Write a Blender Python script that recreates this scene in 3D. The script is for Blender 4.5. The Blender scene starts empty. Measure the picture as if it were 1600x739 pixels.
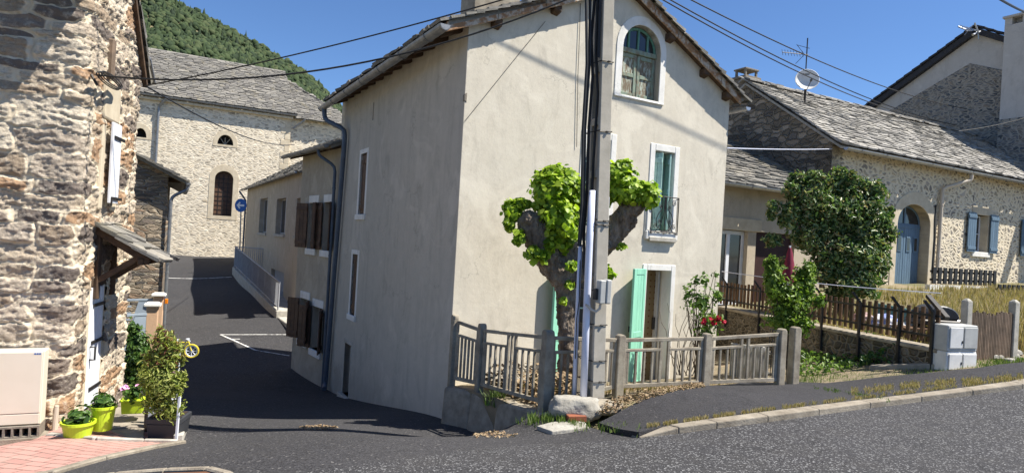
import bpy, bmesh, math, random
import numpy as np
from mathutils import Vector, Matrix
from mathutils.geometry import delaunay_2d_cdt
random.seed(7); rng=np.random.default_rng(7)
S=bpy.context.scene; COL=S.collection
# ---------------- camera geometry (world origin = eye of the photographer) ----------------
R=math.radians(3.3);CR,SR=math.cos(R),math.sin(R);F=1000.;HOR=10.
def pr(px,py):
    dx,dy=px-800,py-369.5
    return (dx*CR+dy*SR)/F, -((-dx*SR+dy*CR)-HOR)/F
def G(px,py,Y):
    a,b=pr(px,py); return Vector((a*Y,Y,b*Y))
class Fr:
    """vertical plane frame: u along, n outward, z up"""
    def __init__(s,o,d,n=None):
        l=math.hypot(*d); s.o=o; s.d=(d[0]/l,d[1]/l); s.n=n or (s.d[1],-s.d[0])
        l=math.hypot(*s.n); s.n=(s.n[0]/l,s.n[1]/l)
    def P(s,u,n,z): return Vector((s.o[0]+s.d[0]*u+s.n[0]*n, s.o[1]+s.d[1]*u+s.n[1]*n, z))
    def at(s,px,py,n=0):
        a,b=pr(px,py); ox,oy=s.o[0]+s.n[0]*n,s.o[1]+s.n[1]*n
        u=(a*oy-ox)/(s.d[0]-a*s.d[1]); Y=oy+s.d[1]*u
        return (u,b*Y)
    def uv(s,p): return ((p[0]-s.o[0])*s.d[0]+(p[1]-s.o[1])*s.d[1], p[2])
    def sub(s,u,n,ang):
        """frame hinged at (u,n), direction turned by ang towards the outside"""
        p=s.P(u,n,0); c,q=math.cos(ang),math.sin(ang)
        d=(s.d[0]*c+s.n[0]*q, s.d[1]*c+s.n[1]*q)
        nn=(-s.d[0]*q+s.n[0]*c, -s.d[1]*q+s.n[1]*c)
        return Fr((p.x,p.y),d,nn)
# ---------------- mesh builder ----------------
class MB:
    def __init__(s): s.v=[]; s.f=[]; s.r=[]
    def add(s,vs,fs,rnd=None):
        b=len(s.v); s.v+= [tuple(v) for v in vs]; s.f+=[tuple(b+i for i in f) for f in fs]
        r=random.random() if rnd is None else rnd
        s.r+=[r]*len(fs); return s
    def hexa(s,p,rnd=None):   # p: 8 points, bottom 4 ccw, top 4
        return s.add(p,[(3,2,1,0),(4,5,6,7),(0,1,5,4),(1,2,6,5),(2,3,7,6),(3,0,4,7)],rnd)
    def fb(s,fr,u0,u1,n0,n1,z0,z1,rnd=None):
        return s.hexa([fr.P(u0,n1,z0),fr.P(u1,n1,z0),fr.P(u1,n0,z0),fr.P(u0,n0,z0),fr.P(u0,n1,z1),fr.P(u1,n1,z1),fr.P(u1,n0,z1),fr.P(u0,n0,z1)],rnd)
    def box(s,c,sz,rz=0,rnd=None):
        x,y,z=sz[0]/2,sz[1]/2,sz[2]/2; m=Matrix.Rotation(rz,3,'Z'); c=Vector(c)
        return s.hexa([c+m@Vector(q) for q in [(-x,-y,-z),(x,-y,-z),(x,y,-z),(-x,y,-z),(-x,-y,z),(x,-y,z),(x,y,z),(-x,y,z)]],rnd)
    def bar(s,a,b,w,h,up=(0,0,1),rnd=None):
        a,b=Vector(a),Vector(b); d=(b-a).normalized(); up=Vector(up)
        if abs(d.dot(up))>.97: up=Vector((1,0,0))
        x=d.cross(up).normalized(); y=x.cross(d).normalized(); x=x*w/2; y=y*h/2
        return s.hexa([a-x-y,b-x-y,b+x-y,a+x-y,a-x+y,b-x+y,b+x+y,a+x+y],rnd)
    def tube(s,pts,r,seg=8,cap=True,rnd=None):
        pts=[Vector(p) for p in pts]; n=len(pts)
        rs=r if isinstance(r,(list,tuple)) else [r]*n
        vs=[];up=Vector((0,0,1))
        d0=(pts[1]-pts[0]).normalized()
        x=d0.cross(up) if abs(d0.z)<.95 else d0.cross(Vector((1,0,0)))
        x.normalize()
        for i in range(n):
            d=(pts[min(i+1,n-1)]-pts[max(i-1,0)]).normalized()
            x=(x-d*x.dot(d)).normalized(); y=d.cross(x)
            for k in range(seg):
                a=2*math.pi*k/seg; vs.append(pts[i]+(x*math.cos(a)+y*math.sin(a))*rs[i])
        fs=[]
        for i in range(n-1):
            for k in range(seg):
                k2=(k+1)%seg; fs.append((i*seg+k,i*seg+k2,(i+1)*seg+k2,(i+1)*seg+k))
        if cap: fs+= [tuple(range(seg-1,-1,-1)),tuple((n-1)*seg+k for k in range(seg))]
        return s.add(vs,fs,rnd)
    def lathe(s,c,prof,seg=20,axis=None,rnd=None,sx=1,sy=1):
        c=Vector(c); vs=[];fs=[]
        if axis is None: X,Y,Z=Vector((1,0,0)),Vector((0,1,0)),Vector((0,0,1))
        else:
            Z=Vector(axis).normalized(); X=Z.cross(Vector((0,0,1)))
            if X.length<.01: X=Vector((1,0,0))
            X.normalize(); Y=Z.cross(X)
        for (r,h) in prof:
            for k in range(seg):
                a=2*math.pi*k/seg; vs.append(c+X*r*sx*math.cos(a)+Y*r*sy*math.sin(a)+Z*h)
        m=len(prof)
        for i in range(m-1):
            for k in range(seg):
                k2=(k+1)%seg; fs.append((i*seg+k,i*seg+k2,(i+1)*seg+k2,(i+1)*seg+k))
        fs+=[tuple(range(seg-1,-1,-1)),tuple((m-1)*seg+k for k in range(seg))]
        return s.add(vs,fs,rnd)
    def panel(s,fr,outline,holes=(),n0=0.,t=.3,rnd=.5):
        """solid wall slab with openings: front face at n0, back at n0-t"""
        pts=[Vector(p) for p in outline]; edges=[(i,(i+1)%len(outline)) for i in range(len(outline))]
        for h in holes:
            b=len(pts); pts+=[Vector(p) for p in h]; edges+=[(b+i,b+(i+1)%len(h)) for i in range(len(h))]
        vo,eo,fo,_,_,_=delaunay_2d_cdt(pts,edges,[],0,1e-5)
        def inside(p,poly):
            c=False;j=len(poly)-1
            for i in range(len(poly)):
                xi,yi=poly[i];xj,yj=poly[j]
                if (yi>p[1])!=(yj>p[1]) and p[0]<(xj-xi)*(p[1]-yi)/(yj-yi)+xi: c=not c
                j=i
            return c
        fr_f=[]
        for f in fo:
            cx=sum(vo[i][0] for i in f)/len(f); cy=sum(vo[i][1] for i in f)/len(f)
            if inside((cx,cy),outline) and not any(inside((cx,cy),h) for h in holes): fr_f.append(tuple(f))
        nv=len(vo)
        vs=[fr.P(p[0],n0,p[1]) for p in vo]+[fr.P(p[0],n0-t,p[1]) for p in vo]
        fs=list(fr_f)+[tuple(nv+i for i in reversed(f)) for f in fr_f]
        cnt={}
        for f in fr_f:
            for i in range(len(f)):
                a,b=f[i],f[(i+1)%len(f)]; cnt[(a,b)]=1
        for (a,b) in cnt:
            if (b,a) not in cnt: fs.append((b,a,a+nv,b+nv))
        return s.add(vs,fs,rnd)
    def build(s,name,mat,parent=None,smooth=False,bevel=0,uvf=None,kind=None,segs=1,weld=True,local=False):
        o=npbuild(name,np.array(s.v,dtype=float).reshape(-1,3),s.f,mat,parent,np.array(s.r),smooth,uvf,local)
        if bevel:
            m=o.modifiers.new('bevel','BEVEL'); m.width=bevel; m.segments=segs; m.limit_method='ANGLE'; m.angle_limit=math.radians(40)
        if kind: o['kind']=kind
        return o
def rootloc(p):
    l=Vector((0,0,0))
    while p is not None: l+=Vector(p.location); p=p.parent
    return l
def npbuild(name,V,Fc,mat,parent=None,rnd=None,smooth=False,uvf=None,local=False,pattr=None,recalc=False):
    me=bpy.data.meshes.new(name)
    W=V
    if parent is not None and not local: V=V-np.array(rootloc(parent))
    if isinstance(Fc,np.ndarray):
        k=Fc.shape[1]; me.vertices.add(len(V)); me.vertices.foreach_set('co',V.astype(np.float32).ravel())
        me.loops.add(Fc.size); me.loops.foreach_set('vertex_index',Fc.astype(np.int32).ravel())
        me.polygons.add(len(Fc)); me.polygons.foreach_set('loop_start',(np.arange(len(Fc))*k).astype(np.int32))
        me.update(calc_edges=True)
    else:
        me.from_pydata([tuple(v) for v in V],[],Fc); me.update()
    if rnd is not None and len(me.polygons)==len(rnd):
        a=me.attributes.new('rnd','FLOAT','FACE'); a.data.foreach_set('value',np.asarray(rnd,dtype=np.float32))
    if pattr:
        for k2,arr in pattr.items():
            a=me.attributes.new(k2,'FLOAT','POINT'); a.data.foreach_set('value',arr.astype(np.float32))
    if uvf:
        uvl=me.uv_layers.new(name='UVMap'); li=np.empty(len(me.loops),dtype=np.int32); me.loops.foreach_get('vertex_index',li)
        if uvf=='xy': UV=W[:,:2]
        elif uvf=='auto': UV=None
        else: UV=np.stack([(W[:,0]-uvf.o[0])*uvf.d[0]+(W[:,1]-uvf.o[1])*uvf.d[1],W[:,2]],1)
        uvl.data.foreach_set('uv',UV[li].astype(np.float32).ravel())
    if mat: me.materials.append(mat)
    if smooth: me.polygons.foreach_set('use_smooth',[True]*len(me.polygons))
    o=bpy.data.objects.new(name,me); COL.objects.link(o)
    if parent is not None: o.parent=parent
    return o
def tag(o,label=None,cat=None,group=None,kind=None):
    if label: o['label']=label
    if cat: o['category']=cat
    if group: o['group']=group
    if kind: o['kind']=kind
    return o
def thing(name,loc,label,cat,group=None,rz=0):
    o=bpy.data.objects.new(name,None); COL.objects.link(o); o.location=loc; o.rotation_euler=(0,0,rz)
    o.empty_display_size=.2
    return tag(o,label,cat,group)
def copy_tree(o,parent=None):
    c=o.copy(); COL.objects.link(c)
    if parent is not None: c.parent=parent
    for ch in [x for x in bpy.data.objects if x.parent==o]: copy_tree(ch,c)
    return c
# ---------------- materials ----------------
class NT:
    def __init__(s,name):
        s.m=bpy.data.materials.new(name); s.m.use_nodes=True; s.t=s.m.node_tree; s.t.nodes.clear()
        s.out=s.n('ShaderNodeOutputMaterial'); s.b=s.n('ShaderNodeBsdfPrincipled'); s.l(s.b.outputs[0],s.out.inputs[0])
    def n(s,t,**k):
        x=s.t.nodes.new(t)
        for a,b in k.items():
            if a in x.inputs.keys() if hasattr(x.inputs,'keys') else False: x.inputs[a].default_value=b
            else: setattr(x,a,b)
        return x
    def l(s,a,b): s.t.links.new(a,b)
    def coord(s,kind='Object',scale=(1,1,1)):
        c=s.n('ShaderNodeTexCoord'); m=s.n('ShaderNodeMapping'); m.inputs['Scale'].default_value=scale
        s.l(c.outputs[kind],m.inputs[0]); return m.outputs[0]
    def noise(s,vec,scale,detail=4,rough=.55,dist=0):
        x=s.n('ShaderNodeTexNoise'); x.inputs['Scale'].default_value=scale; x.inputs['Detail'].default_value=detail
        x.inputs['Roughness'].default_value=rough; x.inputs['Distortion'].default_value=dist
        if vec is not None: s.l(vec,x.inputs['Vector'])
        return x.outputs['Fac'],x.outputs['Color']
    def ramp(s,fac,stops,interp='LINEAR'):
        x=s.n('ShaderNodeValToRGB'); cr=x.color_ramp; cr.interpolation=interp
        while len(cr.elements)>1: cr.elements.remove(cr.elements[-1])
        cr.elements[0].position=stops[0][0]; cr.elements[0].color=(*c3(stops[0][1]),1)
        for p,c in stops[1:]:
            e=cr.elements.new(p); e.color=(*c3(c),1)
        s.l(fac,x.inputs[0]); return x.outputs[0]
    def mix(s,fac,a,b,mode='MIX'):
        x=s.n('ShaderNodeMix'); x.data_type='RGBA'; x.blend_type=mode
        for inp,v in ((x.inputs[0],fac),(x.inputs[6],a),(x.inputs[7],b)):
            if hasattr(v,'links') or isinstance(v,bpy.types.NodeSocket): s.l(v,inp)
            elif isinstance(v,(int,float)) and inp.type=='VALUE': inp.default_value=v
            else: inp.default_value=(*c3(v),1)
        return x.outputs[2]
    def math(s,op,a,b=None,clamp=False):
        x=s.n('ShaderNodeMath'); x.operation=op; x.use_clamp=clamp
        for i,v in enumerate((a,b)):
            if v is None: continue
            if isinstance(v,bpy.types.NodeSocket): s.l(v,x.inputs[i])
            else: x.inputs[i].default_value=v
        return x.outputs[0]
    def attr(s,name):
        x=s.n('ShaderNodeAttribute'); x.attribute_name=name; return x.outputs['Fac']
    def bump(s,h,strength=.5,dist=.02,prev=None):
        x=s.n('ShaderNodeBump'); x.inputs['Strength'].default_value=strength; x.inputs['Distance'].default_value=dist
        s.l(h,x.inputs['Height'])
        if prev: s.l(prev,x.inputs['Normal'])
        return x.outputs[0]
    def fin(s,col,rough=.85,normal=None,metal=0,spec=.3):
        if isinstance(col,bpy.types.NodeSocket): s.l(col,s.b.inputs['Base Color'])
        else: s.b.inputs['Base Color'].default_value=(*c3(col),1)
        if isinstance(rough,bpy.types.NodeSocket): s.l(rough,s.b.inputs['Roughness'])
        else: s.b.inputs['Roughness'].default_value=rough
        s.b.inputs['Metallic'].default_value=metal; s.b.inputs['Specular IOR Level'].default_value=spec
        if normal: s.l(normal,s.b.inputs['Normal'])
        return s.m
def c3(c):
    if isinstance(c,(int,float)): return (c,c,c)
    return tuple(c[:3])
def pm(name,a,b=None,scale=6,rough=.8,bump=.3,bs=40,bd=.01,metal=0,spec=.3,stretch=(1,1,1),usernd=0.,lo=.35,hi=.65):
    """two tone noisy material"""
    t=NT(name); v=t.coord('Object',stretch); b=b or tuple(x*.75 for x in c3(a))
    f,_=t.noise(v,scale,6,.65); col=t.ramp(f,[(lo,a),(hi,b)])
    if usernd:
        r=t.attr('rnd'); k=t.math('ADD',t.math('MULTIPLY',r,usernd),1-usernd/2); 
        cc=t.n('ShaderNodeCombineColor'); [t.l(k,cc.inputs[i]) for i in range(3)]
        col=t.mix(1.0,col,cc.outputs[0],'MULTIPLY')
    h,_=t.noise(v,bs,5,.6)
    return t.fin(col,rough,t.bump(h,bump,bd) if bump else None,metal,spec)
def m_plaster(name,a,b,c,streak=.35,patch=None,bd=.006):
    t=NT(name); v=t.coord('Object'); f1,_=t.noise(v,.7,5,.6); f2,_=t.noise(v,5,6,.7)
    vs=t.coord('Object',(3,3,.35)); f3,_=t.noise(vs,1.6,4,.6)
    col=t.mix(t.math('MULTIPLY',f1,1),a,b); 
    col=t.mix(t.ramp(f2,[(.4,0.),(.75,.5)]),col,c)
    col=t.mix(t.ramp(f3,[(.5,0.),(.8,streak)]),col,tuple(x*.55 for x in c))
    if patch is not None:
        s2=t.n('ShaderNodeSeparateXYZ'); t.l(v,s2.inputs[0]); wob,_=t.noise(v,1.3,4,.6)
        zz=t.math('ADD',s2.outputs[2],t.math('MULTIPLY',wob,.9))
        g=t.ramp(t.math('MULTIPLY',t.math('SUBTRACT',patch,zz),4,True),[(0,0.),(1,.55)])
        col=t.mix(g,col,tuple(x*.72 for x in a))
    sep=t.n('ShaderNodeSeparateXYZ'); t.l(v,sep.inputs[0]); w1,_=t.noise(v,2.2,5,.6)
    low=t.ramp(t.math('SUBTRACT',t.math('ADD',t.math('MULTIPLY',sep.outputs[2],.55),1.55),t.math('MULTIPLY',w1,1.2)),[(0,.55),(.8,0.)])
    col=t.mix(low,col,tuple(x*.62 for x in b))
    dk,_=t.noise(t.coord('Object',(1,1,.5)),3.1,8,.72,.6); col=t.mix(t.ramp(dk,[(.52,0.),(.70,.42)]),col,tuple(x*.58 for x in b))
    pit,_=t.noise(v,26,6,.8); col=t.mix(t.ramp(pit,[(.55,0.),(.72,.35)]),col,tuple(x*.55 for x in b))
    wv=t.n('ShaderNodeTexVoronoi'); wv.feature='DISTANCE_TO_EDGE'; wv.inputs['Scale'].default_value=.55; _,wc=t.noise(v,2.5,6,.65); vm=t.n('ShaderNodeVectorMath'); vm.operation='MULTIPLY_ADD'; t.l(wc,vm.inputs[0]); vm.inputs[1].default_value=(.9,.9,.9); t.l(v,vm.inputs[2]); t.l(vm.outputs[0],wv.inputs['Vector'])
    ckm,_=t.noise(v,.8,3,.5); ck=t.math('MULTIPLY',t.ramp(wv.outputs['Distance'],[(.0,1.),(.006,0.)]),t.ramp(ckm,[(.5,0.),(.6,.55)])); col=t.mix(ck,col,tuple(x*.4 for x in b))
    lt_,_=t.noise(v,1.1,6,.6,.8); col=t.mix(t.ramp(lt_,[(.55,0.),(.62,.30)]),col,tuple(min(.85,x*1.18) for x in c))
    g1,_=t.noise(v,90,4,.7); g2,_=t.noise(v,14,3,.6)
    nrm=t.bump(g2,.25,.010,t.bump(g1,.5,bd*.6))
    return t.fin(col,.92,nrm,spec=.15)
def m_stone(name,scale,cols,mortar,mw=.06,bd=.05,warp=.12,coord='UV',rand=1.0,mrough=.3,dark=.0):
    t=NT(name); v0=t.coord(coord)
    _,nc=t.noise(v0,2.2,3,.5); sub=t.n('ShaderNodeVectorMath'); sub.operation='MULTIPLY_ADD'
    t.l(nc,sub.inputs[0]); sub.inputs[1].default_value=(warp,warp,0); t.l(v0,sub.inputs[2])
    mp=t.n('ShaderNodeMapping'); mp.inputs['Scale'].default_value=(scale[0],scale[1],1); t.l(sub.outputs[0],mp.inputs[0])
    def vor(feat):
        x=t.n('ShaderNodeTexVoronoi'); x.voronoi_dimensions='2D'; x.feature=feat; x.inputs['Scale'].default_value=1; x.inputs['Randomness'].default_value=rand
        t.l(mp.outputs[0],x.inputs['Vector']); return x
    e=vor('DISTANCE_TO_EDGE').outputs['Distance']; cc=vor('F1').outputs['Color']
    sp=t.n('ShaderNodeSeparateColor'); t.l(cc,sp.inputs[0])
    fine,_=t.noise(v0,25,5,.7); med,_=t.noise(v0,6,4,.6)
    n=len(cols); stone=t.ramp(sp.outputs[0],[(i/n,c) for i,c in enumerate(cols)],'CONSTANT')
    stone=t.mix(t.ramp(fine,[(.3,0.),(.75,.55)]),stone,tuple(x*.55 for x in cols[0]))
    br=t.ramp(sp.outputs[1],[(0,.65),(1,1.25)]); stone=t.mix(1.,stone,br,'MULTIPLY')
    ee=t.math('ADD',e,t.math('MULTIPLY',t.math('SUBTRACT',med,.5),mrough*.25))
    mask=t.ramp(ee,[(mw*.6,0.),(mw*1.3,1.)])
    mort=t.mix(t.ramp(med,[(.3,0.),(.8,.7)]),mortar,tuple(x*.7 for x in mortar))
    col=t.mix(mask,mort,stone)
    hgt=t.math('ADD',t.ramp(ee,[(mw*.4,0.),(mw*3,1.)]),t.math('MULTIPLY',fine,.5))
    return t.fin(col,.95,t.bump(hgt,1.,bd),spec=.1)
def m_slate(name,cols,moss=.0):
    t=NT(name); r=t.attr('rnd'); v=t.coord('Object'); n=len(cols)
    col=t.ramp(r,[(i/(n-1),c) for i,c in enumerate(cols)]); f,_=t.noise(v,9,6,.75); g,_=t.noise(v,2,4,.6)
    col=t.mix(t.ramp(f,[(.35,0.),(.7,.6)]),col,tuple(x*.5 for x in cols[0]))
    col=t.mix(t.ramp(g,[(.55,0.),(.75,moss)]),col,(.30,.25,.13))
    h,_=t.noise(v,45,5,.7); return t.fin(col,.8,t.bump(h,.6,.01),spec=.3)
def m_leaf(name,cols,trans=.35,rough=.5):
    t=NT(name); r=t.attr('rnd'); n=len(cols); col=t.ramp(r,[(i/(n-1),c) for i,c in enumerate(cols)])
    t.fin(col,rough,None,spec=.35)
    tr=t.n('ShaderNodeBsdfTranslucent'); t.l(t.mix(1.,col,(1.,1.15,.5),'MULTIPLY'),tr.inputs[0])
    mx=t.n('ShaderNodeMixShader'); mx.inputs[0].default_value=trans
    t.l(t.b.outputs[0],mx.inputs[1]); t.l(tr.outputs[0],mx.inputs[2]); t.l(mx.outputs[0],t.out.inputs[0]); return t.m
def m_asphalt(name,base,speck,amt,scale=90,patch=.25,tint=(.10,.09,.08)):
    t=NT(name); v=t.coord('Object'); 
    x=t.n('ShaderNodeTexVoronoi'); x.inputs['Scale'].default_value=scale; t.l(v,x.inputs['Vector'])
    sp=t.n('ShaderNodeSeparateColor'); t.l(x.outputs['Color'],sp.inputs[0])
    big,_=t.noise(v,.35,5,.6); med,_=t.noise(v,2.5,5,.65)
    col=t.mix(t.ramp(sp.outputs[0],[(1-amt,0.),(1-amt+.05,1.)],'LINEAR'),t.ramp(sp.outputs[1],[(0,tuple(q*.55 for q in base)),(1,tuple(q*1.5 for q in base))]),speck)
    col=t.mix(t.ramp(med,[(.45,0.),(.8,patch)]),col,tint)
    col=t.mix(t.ramp(big,[(.45,0.),(.65,.35)]),col,tuple(q*1.5 for q in base))
    wv=t.n('ShaderNodeTexVoronoi'); wv.feature='DISTANCE_TO_EDGE'; wv.inputs['Scale'].default_value=.42; _,wc=t.noise(v,1.8,6,.65); vm=t.n('ShaderNodeVectorMath'); vm.operation='MULTIPLY_ADD'; t.l(wc,vm.inputs[0]); vm.inputs[1].default_value=(1.1,1.1,1.1); t.l(v,vm.inputs[2]); t.l(vm.outputs[0],wv.inputs['Vector'])
    ckm,_=t.noise(v,.5,3,.5); ck=t.math('MULTIPLY',t.ramp(wv.outputs['Distance'],[(.0,1.),(.007,0.)]),t.ramp(ckm,[(.47,0.),(.56,.7)])); col=t.mix(ck,col,tuple(q*.35 for q in base))
    oil,_=t.noise(v,1.1,4,.7,.5); col=t.mix(t.ramp(oil,[(.60,0.),(.68,.45)]),col,tuple(q*.55 for q in base))
    h=t.math('ADD',x.outputs['Distance'],t.math('MULTIPLY',med,.3))
    return t.fin(col,.88,t.bump(h,.7,.008),spec=.25)
M={}
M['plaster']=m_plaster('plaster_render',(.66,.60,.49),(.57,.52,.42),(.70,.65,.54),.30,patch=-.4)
M['plaster_shade']=m_plaster('shade_toned_side_render',(.50,.465,.40),(.43,.40,.34),(.55,.51,.44),.45,patch=.35)  # darker copy of the plaster: shade put into its colour; low patch is repair
M['plaster2']=m_plaster('old_plaster',(.42,.37,.29),(.35,.31,.25),(.5,.45,.36),.4)
M['beige']=m_plaster('beige_plaster',(.50,.43,.33),(.44,.37,.28),(.55,.49,.39),.2)
M['graypl']=m_plaster('grey_plaster',(.50,.47,.43),(.45,.42,.38),(.56,.53,.49),.1)
M['white']=m_plaster('white_limewash',(.80,.78,.73),(.72,.70,.64),(.80,.78,.74),.35,bd=.003)
M['concrete']=pm('weathered_concrete',(.36,.32,.25),(.20,.17,.13),5,.95,.6,60,.006)
M['pole']=pm('pole_concrete',(.46,.42,.35),(.36,.33,.27),4,.95,.4,50,.004)
M['concrete_l']=pm('pale_concrete',(.50,.47,.41),(.34,.32,.27),6,.95,.6,60,.006)
M['kerb']=pm('kerb_concrete',(.33,.29,.23),(.20,.17,.13),5,.95,.7,50,.01,usernd=.12)
M['church']=m_stone('church_masonry',(3.4,10.5),[(.72,.62,.47),(.80,.71,.56),(.64,.55,.42),(.74,.62,.45),(.44,.38,.30),(.78,.69,.55)],(.80,.71,.55),.15,.012,.4,mrough=.8)
M['barn']=m_stone('barn_masonry',(4.6,9.0),[(.42,.36,.28),(.56,.48,.36),(.30,.27,.24),(.60,.50,.35),(.48,.42,.35),(.62,.54,.40)],(.74,.65,.49),.22,.025,.5,mrough=1.1)
M['gable']=m_stone('gable_masonry',(4.6,12),[(.16,.16,.16),(.24,.22,.20),(.32,.27,.21),(.13,.14,.15),(.28,.26,.23)],(.36,.325,.27),.17,.02,.5,mrough=1.0)
M['dry']=m_stone('dry_masonry',(3.2,7.0),[(.30,.25,.19),(.20,.17,.13),(.40,.33,.25),(.16,.14,.12),(.34,.27,.20)],(.30,.26,.20),.05,.07,.35)
M['shed']=m_stone('shed_masonry',(3.0,12.0),[(.34,.28,.21),(.22,.18,.15),(.46,.37,.27),(.36,.25,.17),(.16,.15,.14),(.5,.43,.33)],(.42,.37,.29),.05,.06,.3)
M['retain']=m_stone('retaining_masonry',(7.0,11.0),[(.15,.13,.10),(.21,.18,.14),(.11,.10,.08),(.23,.19,.14)],(.25,.22,.17),.10,.04,.3)
M['ashlar']=pm('dressed_stone',(.62,.54,.40),(.50,.42,.30),4,.9,.4,40,.008,usernd=.2)
M['slate']=m_slate('stone_slates',[(.12,.115,.10),(.20,.19,.165),(.27,.255,.22),(.36,.33,.28),(.24,.225,.20),(.15,.145,.135)],.35)
M['slate_l']=m_slate('pale_stone_slates',[(.20,.19,.17),(.33,.31,.28),(.42,.40,.36),(.50,.47,.42),(.36,.34,.30),(.27,.255,.23)],.25)
M['slate_c']=m_slate('grey_stone_slates',[(.13,.122,.11),(.20,.19,.17),(.24,.225,.195),(.29,.27,.235),(.21,.20,.175),(.16,.15,.14)],.4)
M['tile_d']=m_slate('dark_roof_tiles',[(.035,.035,.038),(.05,.05,.055),(.07,.07,.075)],0)
M['wood_d']=pm('weathered_dark_wood',(.12,.075,.045),(.06,.04,.028),3,.85,.6,30,.006,stretch=(3,3,3))
M['wood_b']=pm('brown_fence_wood',(.15,.085,.045),(.08,.05,.03),5,.8,.5,40,.005,usernd=.6)
M['wood_g']=pm('grey_fence_wood',(.21,.15,.105),(.12,.09,.065),5,.85,.6,40,.005,usernd=.6)
M['shut_b']=pm('brown_shutter_paint',(.13,.075,.045),(.08,.045,.03),6,.6,.3,40,.003,usernd=.3)
M['fascia']=pm('peeling_fascia',(.30,.17,.09),(.50,.44,.36),9,.9,.8,30,.01,lo=.45,hi=.6)
M['mint']=pm('mint_paint',(.27,.60,.43),(.20,.47,.34),7,.6,.35,50,.003,stretch=(1,1,.3),lo=.4,hi=.75)
M['mintw']=pm('faded_turquoise_paint',(.46,.64,.58),(.30,.50,.45),8,.7,.4,50,.004)
M['peel']=pm('peeling_green_wood',(.19,.15,.10),(.42,.46,.38),16,.8,.8,40,.006,stretch=(1.5,1.5,.4),lo=.47,hi=.58)
M['peel2']=pm('faded_green_wood',(.24,.30,.23),(.20,.16,.11),12,.8,.6,40,.006,stretch=(1.2,1.2,.5),lo=.45,hi=.62)
M['greenf']=pm('green_window_frame',(.07,.22,.17),(.14,.27,.2),9,.6,.3,40,.003)
M['bluegrey']=pm('slate_blue_paint',(.13,.20,.27),(.10,.155,.21),7,.6,.4,30,.004,stretch=(2,2,.4),usernd=.2)
M['whitep']=pm('white_paint',(.78,.80,.84),(.70,.72,.76),5,.5,.15,40,.002)
M['glass']=pm('dark_window_glass',(.02,.024,.028),(.03,.033,.036),2,.06,0,spec=.6)
M['dark']=pm('dark_interior',(.03,.027,.024),(.02,.018,.016),3,.9,0)
M['zinc']=pm('zinc_metal',(.32,.33,.34),(.20,.21,.22),7,.45,.15,20,.004,metal=.6)
M['pipe_b']=pm('blue_grey_pipe',(.10,.13,.17),(.07,.09,.12),4,.45,.1,20,.003,metal=.1)
M['pipe_w']=pm('beige_pipe',(.60,.52,.42),(.5,.43,.34),4,.5,.1,20,.003)
M['pvc']=pm('white_conduit',(.74,.76,.86),(.66,.68,.80),3,.35,0,spec=.5)
M['iron']=pm('black_iron',(.025,.025,.027),(.05,.045,.04),8,.5,.3,40,.003,metal=.4)
M['rubber']=pm('black_cable',(.015,.015,.016),(.03,.03,.03),8,.5,0)
M['galv']=pm('galvanised_steel',(.45,.46,.48),(.34,.35,.37),10,.35,.1,30,.002,metal=.7)
M['railgrey']=pm('grey_railing_paint',(.36,.37,.40),(.28,.29,.31),5,.5,.1,30,.002)
M['signblue']=pm('blue_sign',(.01,.10,.36),(.012,.12,.40),3,.4,0)
M['signwhite']=pm('white_sign',(.8,.8,.8),(.75,.75,.75),3,.4,0)
M['lime']=pm('lime_plastic',(.52,.68,.03),(.46,.62,.03),3,.35,0,spec=.5)
M['anth']=pm('anthracite_plastic',(.05,.052,.058),(.04,.042,.046),4,.45,.1,30,.002)
M['peach']=m_plaster('peach_render',(.66,.44,.28),(.62,.40,.25),(.70,.48,.32),.1)
M['greyblue']=pm('grey_blue_gate',(.30,.36,.42),(.26,.31,.37),4,.45,.05,30,.002)
M['cab']=pm('ivory_cabinet',(.72,.64,.52),(.68,.60,.48),2,.6,.1,60,.002)
M['cabw']=pm('white_cabinet',(.72,.71,.68),(.60,.59,.56),5,.6,.3,40,.004)
M['cabg']=pm('grey_cabinet',(.48,.48,.45),(.40,.40,.38),7,.75,.3,50,.004)
M['cement']=pm('cement_block',(.25,.22,.18),(.18,.16,.13),12,.95,.8,60,.008)
M['rock']=pm('pale_boulder',(.40,.38,.33),(.27,.25,.21),5,.9,1.,14,.02)
M['redbrick']=pm('red_brick',(.30,.10,.05),(.2,.08,.05),12,.9,.6,50,.004)
M['bark']=pm('rough_bark',(.33,.265,.20),(.09,.068,.05),9,.95,1.,22,.07,stretch=(1,1,.35))
M['bark_s']=pm('thin_bark',(.14,.10,.07),(.09,.065,.045),7,.9,.3,16,.01)
M['parasol']=pm('burgundy_canvas',(.20,.022,.05),(.13,.015,.035),4,.8,.2,20,.004)
M['teal']=pm('teal_board',(.07,.16,.15),(.06,.13,.12),3,.7,.1,20,.003)
M['cloth1']=pm('blue_white_cloth',(.20,.25,.50),(.60,.60,.62),7,.9,.3,20,.01,lo=.48,hi=.52)
M['cloth2']=pm('rose_cloth',(.42,.22,.20),(.55,.45,.42),6,.9,.3,20,.01)
M['grille']=pm('rusty_grille',(.20,.09,.045),(.12,.06,.035),9,.9,.3,30,.004)
M['winebr']=pm('maroon_boards',(.045,.016,.013),(.03,.011,.010),5,.7,.3,30,.004)
M['yellow']=pm('yellow_enamel',(.72,.58,.06),(.66,.50,.05),4,.4,0,spec=.5)
M['bluepl']=pm('blue_plastic',(.01,.07,.25),(.01,.06,.2),4,.35,0,spec=.5)
M['orange']=pm('orange_reflector',(.8,.22,.01),(.7,.2,.01),4,.3,0)
M['pink']=pm('pink_petals',(.62,.18,.42),(.80,.50,.68),30,.7,0)
M['rose']=pm('red_petals',(.62,.015,.05),(.5,.01,.04),20,.6,0)
M['soil']=pm('dark_soil',(.05,.035,.025),(.03,.02,.015),20,.95,.6,60,.01)
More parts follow.
